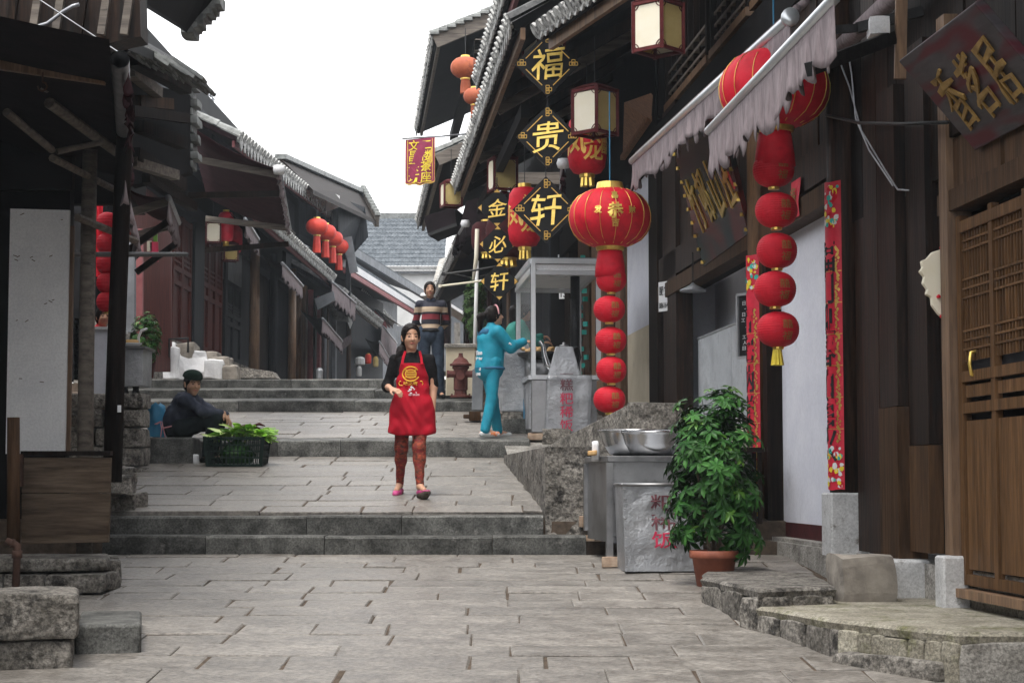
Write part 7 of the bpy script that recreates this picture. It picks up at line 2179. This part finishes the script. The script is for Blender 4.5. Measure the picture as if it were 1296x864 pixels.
Vc = Vector
def hand_prims(w, d, up, curl=.4, s=1.0, side=1):
    """palm, four unequal bent fingers and a thumb; w wrist, d pointing, up = back of the hand"""
    d = Vc(d).normalized(); up = Vc(up); sd = d.cross(up).normalized()*side; up = sd.cross(d).normalized()*side
    w = Vc(w); P = []
    kn = w + d*.085*s
    for f in (-.024, -.008, .008, .024): P.append(('c', w+sd*f*.6*s+d*.015*s, kn+sd*f*s, .013*s, .0105*s, None, .012))
    for f, L in ((-.026, .058), (-.009, .075), (.009, .082), (.026, .07)):
        b0 = kn + sd*f*s
        d1 = (d*math.cos(curl)-up*math.sin(curl)); d2 = (d*math.cos(curl*2.1)-up*math.sin(curl*2.1))
        m_ = b0 + d1*L*.5*s; e = m_ + d2*L*.5*s
        P += [('c', b0, m_, .0092*s, .0085*s, None, .005), ('c', m_, e, .0085*s, .007*s, None, .005)]
    t0 = w + d*.025*s + sd*.022*s; t1 = t0 + (sd*.7+d*.7-up*.25).normalized()*.04*s; t2 = t1 + (d*.9+sd*.2-up*.4).normalized()*.032*s
    P += [('c', t0, t1, .0125*s, .010*s, None, .008), ('c', t1, t2, .010*s, .008*s, None, .005)]
    return P

def head_prims(c, rot, s=1.0):
    r = rot
    def T(x, y, z): return Vc(c) + r @ (Vc((x, y, z))*s)
    m = r.to_4x4()
    return [('e', T(0, .012, .03), (.073*s, .09*s, .082*s), m, .02), ('e', T(0, -.018, -.035), (.058*s, .068*s, .075*s), m, .025), ('c', T(0, -.055, -.082), T(0, -.06, -.086), .026*s, .024*s, None, .02),
            ('c', T(0, -.088, .01), T(0, -.1, -.022), .008*s, .013*s, None, .012), ('c', T(.03, -.066, -.02), T(.036, -.06, -.03), .022*s, .02*s, None, .02), ('c', T(-.03, -.066, -.02), T(-.036, -.06, -.03), .022*s, .02*s, None, .02),
            ('c', T(.074, .012, .005), T(.072, .008, -.03), .014*s, .010*s, None, .006), ('c', T(-.074, .012, .005), T(-.072, .008, -.03), .014*s, .010*s, None, .006)]
def face_parts(parent, c, rot, s=1.0, brow=True):
    def T(x, y, z): return Vc(c) + WL[parent] + rot @ (Vc((x, y, z))*s)
    for sx in (-1, 1):
        b = MB(); b.lathe([(.001, -.006), (.010, -.004), (.012, 0), (.010, .004), (.001, .006)], (0, 0, 0), 10)
        b.v = [T(sx*.031 + v.x*1.0, -.081 + v.y*.55, .006 + v.z*.85) for v in b.v]; b.build('eye', M['hair'], parent)
        b = MB(); b.tube([T(sx*.014, -.089, .026), T(sx*.032, -.087, .033), T(sx*.05, -.075, .027)], .0036*s, 5); b.build('eyebrow', M['hair'], parent)
    b = MB(); b.tube([T(-.024, -.081, -.056), T(-.008, -.09, -.053), T(0, -.091, -.055), T(.008, -.09, -.053), T(.024, -.081, -.056)], [.003*s, .006*s, .0055*s, .006*s, .003*s], 6); b.build('lips', M['lips'], parent)

def hair_obj(parent, c, rot, s=1.0, extra=(), fringe=.05, mname='hair', infl=.014, low=-.05, res=.007, side=.085):
    def T(x, y, z): return Vc(c) + rot @ (Vc((x, y, z))*s)
    m = rot.to_4x4()
    pr = [('e', T(0, .016, .032), ((.073+infl)*s, (.092+infl)*s, (.084+infl)*s), m, .02), ('e', T(0, .045, -.02), ((.066+infl)*s, (.06+infl)*s, (.07+infl*.5)*s), m, .03)] + list(extra)
    inv = np.array(rot.transposed())
    cc = np.array(c)
    def clip(X, Y, Z, D):
        x = X-cc[0]; y = Y-cc[1]; z = Z-cc[2]
        lx = (inv[0, 0]*x+inv[0, 1]*y+inv[0, 2]*z)/s; ly = (inv[1, 0]*x+inv[1, 1]*y+inv[1, 2]*z)/s; lz = (inv[2, 0]*x+inv[2, 1]*y+inv[2, 2]*z)/s
        face = np.sqrt((lx/.066)**2+((ly+.09)/.085)**2+((lz+.02)/(.02+fringe))**2)-1
        face = face*.06*s
        front = np.maximum(np.maximum(-(lz-low), 0), 0)
        D = np.maximum(D, -face)
        cutlow = np.where((ly < .0) & (lz < low), .05, -1)
        return np.maximum(D, cutlow)
    return skin_obj('hair', pr, mname, parent, None, res, .02, lambda X, Y, Z: .0022*np.sin(X*150+Z*60)*np.sin(Y*120+1), clip)

def folds(a=.006, f=24, ph=0.0):
    return lambda X, Y, Z: a*(np.sin(X*f+3*np.sin(Z*7+ph)+Y*f*.6)*np.sin(Z*11+4*np.sin(X*13+ph)+ph*3) + .7*np.sin(Z*f*1.2+5*np.sin(X*9+Y*12+ph))*np.sin(X*f*.8-Y*f+ph))

# ---------- the woman in the red apron, walking towards us
yA = 16.55; gA = g_l1(yA)
pA = Vector(((522-648)/F*yA*1.0, yA, gA))
WA = thing('person', pA, 'woman in a red apron over black top and patterned leggings walking down the steps', 'person')
hr = Matrix.Rotation(R(14), 3, 'Z') @ Matrix.Rotation(R(4), 3, 'X')
hc = Vc((-.015, -.03, 1.44))
shR, elR, wrR = Vc((-.165, .01, 1.235)), Vc((-.235, .05, .995)), Vc((-.19, -.15, .965))
shL, elL, wrL = Vc((.16, .01, 1.235)), Vc((.19, .03, .985)), Vc((.185, -.02, .765))
hpR, knR, anR = Vc((-.085, .02, .80)), Vc((-.1, .02, .43)), Vc((-.125, .2, .1))
hpL, knL, anL = Vc((.075, .0, .80)), Vc((.065, -.11, .43)), Vc((.08, -.16, .085))
body = head_prims(hc, hr, 1.04) + [('c', Vc((-.005, .0, 1.26)), hc+Vc((0, .012, -.06)), .05, .047)]
body += [('c', Vc((-.12, .01, 1.23)), Vc((.12, .01, 1.23)), .05, .05), ('c', Vc((0, 0, 1.16)), Vc((0, 0, 1.0)), .125, .105, .68), ('c', Vc((0, .01, 1.0)), Vc((0, .01, .84)), .11, .145, .75)]
for (s_, e_, w_) in ((shR, elR, wrR), (shL, elL, wrL)):
    body += [('c', s_, e_, .043, .036), ('c', e_, w_, .036, .024)]
body += hand_prims(wrR, (.75, -.6, -.25), (-.25, -.3, .9), .45, .95, 1) + hand_prims(wrL, (.1, -.05, -1), (.9, -.5, 0), .35, .95, -1)
for (h_, k_, a_) in ((hpR, knR, anR), (hpL, knL, anL)):
    body += [('c', h_, k_, .072, .05), ('c', k_, a_, .05, .03), ('c', k_.lerp(a_, .3)+Vc((0, .02, 0)), k_.lerp(a_, .3)+Vc((0, .02, .02)), .05, .05)]
body += [('c', anR, anR+Vc((-.02, -.12, -.05)), .03, .026), ('c', anL, anL+Vc((.04, -.12, -.03)), .03, .026)]
skin_obj('body', body, 'skin', WA, None, .0065, .022)
face_parts(WA, hc, hr, 1.04)
tail = [('c', hc+Vc((-.03, .09, -.03)), hc+Vc((-.085, .05, -.12)), .04, .048), ('c', hc+Vc((-.085, .05, -.12)), hc+Vc((-.115, -.03, -.21)), .046, .034), ('c', hc+Vc((-.115, -.03, -.21)), hc+Vc((-.11, -.07, -.28)), .034, .012)]
hair_obj(WA, hc, hr, 1.04, tail, fringe=.08, infl=.011)
sh = [('c', Vc((-.11, .012, 1.235)), Vc((.11, .012, 1.235)), .054, .054), ('c', Vc((0, .01, 1.24)), Vc((0, .005, 1.29)), .06, .052), ('c', Vc((0, 0, 1.16)), Vc((0, 0, 1.0)), .145, .128, .7), ('c', Vc((0, .01, 1.0)), Vc((0, .015, .86)), .128, .16, .74),
      ('c', shR, elR, .049, .043), ('c', shL, elL+Vc((.002, 0, .03)), .049, .044), ('c', elR, elR.lerp(wrR, .18), .05, .045)]
skin_obj('shirt', sh, 'black_knit', WA, None, .009, .035, folds(.004, 30))
lg = []
for (h_, k_, a_) in ((hpR, knR, anR), (hpL, knL, anL)):
    lg += [('c', h_, k_, .082, .058), ('c', k_, a_.lerp(k_, .06), .057, .036), ('c', k_.lerp(a_, .3)+Vc((0, .02, 0)), k_.lerp(a_, .3)+Vc((0, .02, .02)), .056, .056)]
skin_obj('leggings', lg, 'leggings', WA, None, .009, .03, folds(.003, 45))
ap = [('c', Vc((0, -.012, 1.2)), Vc((0, -.014, 1.0)), .142, .138, .72), ('c', Vc((0, -.014, 1.0)), Vc((0, -.02, .78)), .142, .19, .72), ('c', Vc((0, -.02, .78)), Vc((0, -.02, .6)), .195, .215, .68)]
def apclip(X, Y, Z, D):
    w = np.where(Z > 1.0, .105+.16*np.clip((1.22-Z)/.22, 0, 1)**1.6*.55, .3)
    D = np.maximum(D, np.abs(X)-w)
    D = np.maximum(D, Y-.045)
    D = np.maximum(D, Z-1.2)
    return np.maximum(D, (.545+.07*np.clip(np.abs(X)-.13, 0, 1)*4)-Z)
skin_obj('apron', ap, 'apron_red', WA, None, .0085, .03, lambda X, Y, Z: .008*np.sin(X*34+2*np.sin(Z*7))*np.clip((.95-Z)*2.6, 0, 1) + .005*np.sin(Z*20+9*np.sin(X*8))*np.sin(X*19+4*np.sin(Z*9)) + .003*np.sin(Z*45+X*30+3*np.sin(X*22)), apclip)
for sx in (-1, 1):
    b = MB(); pp = [Vc((sx*.09, -.1, 1.19)), Vc((sx*.082, -.075, 1.25)), Vc((sx*.065, -.03, 1.31)), Vc((sx*.055, .05, 1.315))]
    for p, q in zip(pp[:-1], pp[1:]): b.bar(pA+p, pA+q, .022, .006, up=(0, -1, .4))
    b.build('apron_strap', M['apron_red'], WA)
# print on the bib
ctr = pA + Vc((-.01, -.128, 1.10))
b = MB()
b.tube([ctr + Vc((.075*math.cos(a), -.006+.04*abs(math.cos(a))**2, .064*math.sin(a))) for a in [i*math.pi/16 for i in range(33)]], .0075, 5); b.build('emblem', M['apron_print'], WA)
b = MB(); 
for k in range(5): b.bar(ctr+Vc((-.05, .0, -.03+.016*k)), ctr+Vc((.05, .0, -.03+.016*k)), .006, .008)
b.tube([ctr + Vc((.05*math.cos(a), .004, .04*math.sin(a))) for a in [i*math.pi/10 for i in range(21)]], .005, 4)
b.build('emblem', M['apron_print'], WA)
b = MB(); q = ctr + Vc((-.0, .008, -.085)); b.tube([q+Vc((x, .022*abs(x/.1)**2, z)) for x, z in ((-.1, -.018), (.1, -.018), (.11, 0), (.1, .02), (-.1, .02), (-.11, 0), (-.1, -.018))], .0045, 4); b.build('emblem', M['apron_print'], WA)
b = MB(); letter(b, '味之家', q+Vc((0, -.004, 0)), (1, 0, 0), (0, 0, 1), .13, .1, bold=.03, depth=.003); b.build('lettering', M['apron_print'], WA)
q = pA + Vc((.02, -.155, .955))
b = MB(); rr = random.Random(1)
for k in range(7):
    p = q + Vc((rr.uniform(-.045, .045), 0.005, rr.uniform(-.03, .035))); b.tube([p, p+Vc((rr.uniform(-.03, .03), -.003, rr.uniform(-.02, .02)))], .005, 4)
b.build('white_print', M['paper'], WA)
b = MB(); letter(b, '香满园', q+Vc((0, -.006, -.045)), (1, 0, .0), (0, 0, 1), .1, .05, depth=.003); b.build('lettering', M['paper'], WA)
for (a_, d_, up) in ((anR, Vc((-.03, -.17, -.055)), 0), (anL, Vc((.075, -.165, .0)), 1)):
    sho = [('c', a_+Vc((0, .03, -.055)), a_+d_*.55+Vc((0, 0, -.045)), .036, .038), ('c', a_+d_*.55+Vc((0, 0, -.045)), a_+d_+Vc((0, 0, -.03)), .038, .028)]
    def sclip(X, Y, Z, D, a_=a_): return np.maximum(D, Z-(a_.z-.03))
    skin_obj('shoe', sho, 'shoe_pink', WA, None, .007, .02, None, sclip)
    so = [('c', a_+Vc((0, .03, -.078)), a_+d_*.55+Vc((0, 0, -.075)), .036, .04, None), ('c', a_+d_*.55+Vc((0, 0, -.075)), a_+d_+Vc((0, 0, -.055)), .04, .03)]
    def soclip(X, Y, Z, D, a_=a_, d_=d_):
        t = np.clip((Y-(a_.y+.03))/(d_.y-.03), 0, 1); zt_ = a_.z-.066 + t*(d_.z+.055)*.9
        return np.maximum(D, Z-zt_)
    skin_obj('sole', so, 'sole', WA, None, .007, .02, None, soclip)

# ---------- generic standing figure
def figure(root, label, joints, cl, yaw=0.0, skin='skin', hs=1.0, head_rot=None, hair=None, res=.009, hands=True, sleeve=1.0, face=True, shoes='black_shoe', legs_k=1.0, hair_m='hair'):
    t = thing('person', root, label, 'person')
    rz = Matrix.Rotation(yaw, 3, 'Z')
    J = {k: rz @ Vc(v) for k, v in joints.items()}
    rot = rz @ (head_rot or Matrix.Identity(3))
    hc = J['head']
    bd = head_prims(hc, rot, hs) + [('c', J['neck'], hc + rot @ Vc((0, .012, -.06)), .052, .048)]
    across = (J['shL']-J['shR'])
    bd += [('c', J['shR'].lerp(J['shL'], .15), J['shR'].lerp(J['shL'], .85), .05, .05), ('c', J['chest'], J['waist'], .125, .11), ('c', J['waist'], J['hip'], .11, .13)]
    for s in 'LR':
        bd += [('c', J['sh'+s], J['el'+s], .045, .037), ('c', J['el'+s], J['wr'+s], .036, .025)]
        if hands: bd += hand_prims(J['wr'+s], rz @ Vc(joints.get('hd'+s, (0, 0, -1))), rz @ Vc(joints.get('hu'+s, (1 if s == 'L' else -1, 0, 0))), .5, 1.0, 1 if s == 'R' else -1)
        bd += [('c', J['hp'+s], J['kn'+s], .075, .052), ('c', J['kn'+s], J['an'+s], .05, .032), ('c', J['an'+s], J['to'+s], .03, .026)]
    skin_obj('body', bd, skin, t, None, res, .022)
    if face: face_parts(t, hc, rot, hs)
    hx = [tuple([p[0], rz @ Vc(p[1]), rz @ Vc(p[2])] + list(p[3:])) for p in (hair or {}).get('extra', ())]
    if hair is not None: hair_obj(t, hc, rot, hs, hx, fringe=hair.get('fringe', .05), mname=hair_m, infl=hair.get('infl', .014))
    # upper garment
    g = cl['top']; inf = g.get('infl', .02)
    tp = [('c', J['shR'].lerp(J['shL'], .12), J['shR'].lerp(J['shL'], .88), .05+inf*.8, .05+inf*.8), ('c', J['neck']+Vc((0, 0, -.03)), J['neck']+Vc((0, 0, g.get('collar', .02))), .062, .056), ('c', J['chest'], J['waist'], .128+inf, .118+inf), ('c', J['waist'], J['hip']+Vc((0, 0, g.get('hem', .02))), .118+inf, .135+inf)]
    for s in 'LR':
        tp += [('c', J['sh'+s], J['el'+s], .048+inf*.8, .042+inf*.7), ('c', J['el'+s], J['el'+s].lerp(J['wr'+s], sleeve), .042+inf*.7, .032+inf*.5)]
    o = skin_obj('top', tp, g['m'], t, None, res+.001, .035, folds(g.get('fold', .0028), 26, 1.0))
    # trousers
    l = cl['legs']; inf = l.get('infl', .018)
    tr = []
    for s in 'LR':
        tr += [('c', J['hp'+s]+Vc((0, 0, .06)), J['kn'+s], .085+inf, .056+inf), ('c', J['kn'+s], J['an'+s].lerp(J['kn'+s], .03), .056+inf, l.get('cuff', .04)+inf)]
    tr += [('c', J['hip']+Vc((0, 0, .02)), J['hip']-Vc((0, 0, .03)), .12+inf, .12+inf)]
    skin_obj('trousers', tr, l['m'], t, None, res, .016, folds(l.get('fold', .0022), 30, 2.0))
    for s in 'LR':
        a_, to = J['an'+s], J['to'+s]
        so = [('c', a_-Vc((0, 0, .05))+(a_-to)*.25, to, .036, .034)]
        skin_obj('shoe', so, shoes, t, None, .009, .02)
    return t, J, rot

# ---------- standing man in striped sweater, hands behind his back
yM = 25.85
pM = Vector((at(545, 505, yM).x, yM, 2.578+.07*.55))
striped('sweater_stripes', [(.03, (.45, .34, .24)), (.085, (.012, .012, .02)), (.155, (.2, .02, .03)), (.23, (.014, .012, .02)), (.26, (.45, .34, .24)), (.335, (.014, .015, .028))], (.012, .012, .02))
jm = dict(head=(-.015, -.03, 1.565), neck=(0, 0, 1.41), shR=(-.168, .02, 1.36), shL=(.168, .02, 1.36), chest=(0, 0, 1.27), waist=(0, 0, 1.1), hip=(0, 0, .95),
          elR=(-.22, .1, 1.11), elL=(.22, .1, 1.11), wrR=(-.1, .2, .97), wrL=(.1, .2, .97), hdR=(.9, .1, -.2), hdL=(-.9, .1, -.2), huR=(0, -1, 0), huL=(0, -1, 0),
          hpR=(-.09, 0, .9), hpL=(.09, 0, .9), knR=(-.1, -.02, .48), knL=(.115, -.02, .48), anR=(-.11, .02, .09), anL=(.145, .02, .09), toR=(-.14, -.14, .035), toL=(.19, -.14, .035))
tM, JM, rM = figure(pM, 'man in a striped polo sweater standing with his hands behind his back', jm, dict(top=dict(m='black_knit', infl=.010, hem=.05), legs=dict(m='jeans')), hair=dict(fringe=.075, infl=.010), skin='skin_tan', head_rot=Matrix.Rotation(R(6), 3, 'Z'))
for o in tM.children:
    if o.name.startswith('top'):
        # knitted stripes: object coordinates start at the feet, shift the ramp to the hem
        o.data.materials[0] = M['sweater_stripes']
        for v in o.data.vertices: v.co.z -= .98
        o.location.z += .98
b = MB(); b.tube([pM + Vc((.145*math.cos(a), .135*math.sin(a), .975)) for a in [i*math.pi/12 for i in range(25)]], .018, 6); b.build('belt', M['black_shoe'], tM)
for sx in (-1, 1):
    b = MB(); b.prism([pM+Vc((sx*.005, -.085, 1.395)), pM+Vc((sx*.07, -.06, 1.41)), pM+Vc((sx*.055, -.045, 1.455)), pM+Vc((sx*.01, -.065, 1.43))], (0, .01, 0)); b.build('collar', M['jacket_navy'], tM)

# ---------- girl in the teal tracksuit reaching to the cart
yG = 20.95
pG = Vector((at(621, 556, yG).x, yG, g_l2(yG)+.005))
jg = dict(head=(.0, -.05, 1.40), neck=(0, -.01, 1.26), shR=(-.16, -.01, 1.2), shL=(.16, -.01, 1.2), chest=(0, 0, 1.12), waist=(0, .0, .98), hip=(0, .02, .84),
          elR=(-.2, -.16, 1.03), elL=(.2, -.16, 1.02), wrR=(-.12, -.36, 1.1), wrL=(.1, -.32, 1.08), hdR=(.2, -1, .2), hdL=(0, -1, 0), huR=(0, 0, 1), huL=(0, 0, 1),
          hpR=(-.085, .01, .8), hpL=(.085, .01, .8), knR=(-.1, .04, .43), knL=(.1, -.08, .43), anR=(-.11, .13, .07), anL=(.115, -.15, .07), toR=(-.13, -.02, .03), toL=(.13, -.31, .03))
yawG = R(118)
gx = [('c', Vc((0, .06, 1.41)), Vc((0, .13, 1.38)), .035, .045), ('c', Vc((0, .13, 1.38)), Vc((-.0, .14, 1.2)), .045, .022)]
tG, JG, rG = figure(pG, 'girl with a ponytail in a teal tracksuit reaching into the glass cart', jg, dict(top=dict(m='teal_tracksuit', infl=.034, hem=-.04, collar=.03), legs=dict(m='teal_tracksuit', infl=.008, cuff=.05)), yaw=yawG, hair=dict(fringe=.066, extra=gx), hs=.96, shoes='sneaker_orange', head_rot=Matrix.Rotation(R(-8), 3, 'Z') @ Matrix.Rotation(R(-6), 3, 'X'))
rzG = Matrix.Rotation(yawG, 3, 'Z')
b = MB(); b.tube([pG + JG['head'] + rG @ Vc((.096*math.cos(a), -.02, .03+.098*math.sin(a))) for a in [R(-8)+R(196)*i/14 for i in range(15)]], .009, 6); b.build('headband', M['pink'], tG)
b = MB(); b.tube([pG + rzG @ Vc((.166*math.cos(a), .012+.158*math.sin(a), .79)) for a in [i*math.pi/16 for i in range(33)]], .02, 6, False); b.build('hem_band', M['teal_dark'], tG, smooth=True)
hd = [('c', rzG @ Vc((-.07, .09, 1.2)), rzG @ Vc((.07, .09, 1.2)), .045, .045), ('c', rzG @ Vc((0, .11, 1.19)), rzG @ Vc((0, .12, 1.12)), .05, .03)]
skin_obj('hood', hd, 'teal_dark', tG, None, .009, .03)
for (txt, z, w, h_) in (('Time', .965, .16, .06), ('Writer', .9, .17, .06), ('TWO', .775, .12, .05), ('ONE', .72, .11, .04)):
    yo = .165 if z > .85 else .172
    b = MB(); c_ = pG + rzG @ Vc((-.03, yo, z)); rt_ = rzG @ Vc((-1, 0, 0))
    letter(b, txt, c_, rt_, (0, 0, 1), w, h_*2.4, bold=.03, depth=.004); b.build('lettering', M['paper'], tG)
b = MB(); e_ = pG + JG['elR'].lerp(JG['shR'], .25); b.tube([e_ + rzG @ Vc((-.068, .02, .0)), e_ + rzG @ Vc((-.066, -.03, -.03))], .012, 5); b.build('arm_print', M['paper'], tG)

# ---------- long haired helper beside the girl, stall keeper in red
jv = dict(jg); jv.update(head=(.0, -.08, 1.38), elR=(-.2, -.12, 1.0), wrR=(-.1, -.3, .98))
pV = Vector((at(655, 440, 23.6).x, 23.6, 2.27))
hx = [('c', Vc((0, .03, 1.4)), Vc((.0, .04, 1.12)), .085, .06)]
tV, JV, rV = figure(pV, 'long haired woman in a green top behind the glass cart', jv, dict(top=dict(m='teal_green', infl=.03), legs=dict(m='jeans')), yaw=R(100), hair=dict(fringe=.06, extra=hx), res=.011)
pS = Vector((at(128, 400, 21.6).x, 21.6, 2.03))
tS, JS, rS = figure(pS, 'stall keeper in a red jacket half hidden behind the dark posts', jv, dict(top=dict(m='red_cloth', infl=.03), legs=dict(m='jeans')), yaw=R(30), hair=dict(fringe=.06), res=.011)

# ---------- seated man in the cap
yS = 19.95
pC = Vector((at(225, 553, yS).x, yS, zs_))
S_lab = 'man in a dark cap and navy jacket sitting hunched on a stone block'
MC = thing('person', pC, S_lab, 'person')
# he faces right (+x), head turned to the camera
hc = Vc((.165, -.06, .585)); hr = Matrix.Rotation(R(34), 3, 'Z') @ Matrix.Rotation(R(8), 3, 'X')
hipc = Vc((.0, .05, .11)); chest = Vc((.09, .05, .36)); neck = Vc((.13, .02, .47))
shN, shF = Vc((.1, -.12, .41)), Vc((.13, .2, .41))
elN, elF = Vc((.3, -.16, .27)), Vc((.34, .2, .28)); wrN, wrF = Vc((.51, -.08, .265)), Vc((.52, .1, .24))
hpN, hpF = Vc((.03, -.07, .1)), Vc((.03, .16, .1)); knN, knF = Vc((.42, -.1, .19)), Vc((.43, .15, .2)); anN, anF = Vc((.33, -.12, -.2)), Vc((.36, .12, -.2))
body = head_prims(hc, hr, 1.12) + [('c', neck, hc+Vc((0, .01, -.06)), .055, .05), ('c', shN.lerp(shF, .15), shN.lerp(shF, .85), .055, .055), ('c', chest, hipc, .13, .14)]
for (s_, e_, w_) in ((shN, elN, wrN), (shF, elF, wrF)): body += [('c', s_, e_, .046, .038), ('c', e_, w_, .038, .027)]
body += hand_prims(wrN, (.55, -.1, -.8), (.8, -.2, .5), .5, 1.0, 1) + hand_prims(wrF, (.5, -.25, -.8), (.8, .0, .5), .5, 1.0, -1)
for (h_, k_, a_) in ((hpN, knN, anN), (hpF, knF, anF)): body += [('c', h_, k_, .078, .055), ('c', k_, a_, .052, .034), ('c', a_, a_+Vc((.14, -.02, -.05)), .03, .028)]
skin_obj('body', body, 'skin_tan', MC, None, .008, .022)
face_parts(MC, hc, hr, 1.12)
hair_obj(MC, hc, hr, 1.12, (), fringe=.085, infl=.005)
T_ = lambda x, y, z: hc + hr @ (Vc((x, y, z))*1.12)
cp = [('e', T_(0, .012, .062), (.108, .126, .07), hr.to_4x4(), .02), ('e', T_(0, .005, .09), (.1, .114, .058), hr.to_4x4(), .02), ('e', T_(0, .04, .04), (.102, .092, .057), hr.to_4x4(), .02)]
def capclip(X, Y, Z, D):
    n_ = np.array(hr @ Vc((0, -.22, 1)).normalized()); o_ = np.array(T_(0, -.06, .045))
    return np.maximum(D, -((X-o_[0])*n_[0]+(Y-o_[1])*n_[1]+(Z-o_[2])*n_[2]))
skin_obj('cap', cp, 'cap_dark', MC, None, .008, .02, None, capclip)
jk = [('c', neck+Vc((-.02, .01, -.05)), neck+Vc((0, 0, .0)), .07, .062), ('c', shN.lerp(shF, .1), shN.lerp(shF, .9), .075, .075), ('c', chest, hipc+Vc((0, 0, .02)), .155, .165), ('c', chest+Vc((-.05, 0, .0)), hipc+Vc((-.05, 0, .08)), .12, .13)]
for (s_, e_, w_) in ((shN, elN, wrN), (shF, elF, wrF)): jk += [('c', s_, e_, .075, .06), ('c', e_, e_.lerp(w_, .88), .06, .042)]
skin_obj('jacket', jk, 'jacket_navy', MC, None, .009, .04, folds(.007, 26, .5))
tr = [('c', hipc, hipc+Vc((.02, .02, -.02)), .16, .15)]
for (h_, k_, a_) in ((hpN, knN, anN), (hpF, knF, anF)): tr += [('c', h_, k_, .1, .075), ('c', k_, a_.lerp(k_, .05), .075, .055)]
skin_obj('trousers', tr, 'trousers_dark', MC, None, .009, .03, folds(.006, 26, 3))
for a_ in (anN, anF):
    skin_obj('shoe', [('c', a_+Vc((-.03, 0, -.05)), a_+Vc((.17, -.03, -.06)), .038, .036)], 'black_shoe', MC, None, .009, .02)
b = MB(); q = pC + Vc((.0, -.14, .13)); b.tube([q+Vc((-.14, .03, -.03)), q, q+Vc((.12, .01, .04))], .008, 5); b.build('waist_cord', M['pink'], MC)

# ================================================================== HAZE over the lane
hz = bpy.data.materials.new('haze'); hz.use_nodes = True
N = hz.node_tree.nodes; L = hz.node_tree.links
N.remove(N['Principled BSDF'])
pv = N.new('ShaderNodeVolumePrincipled'); pv.inputs['Color'].default_value = (.78, .86, .95, 1); pv.inputs['Density'].default_value = .0008
L.new(pv.outputs['Volume'], N['Material Output'].inputs['Volume'])
b = MB(); b.box((0, 40, 6), (60, 130, 19)); tag(b.build('haze', hz), kind='stuff')
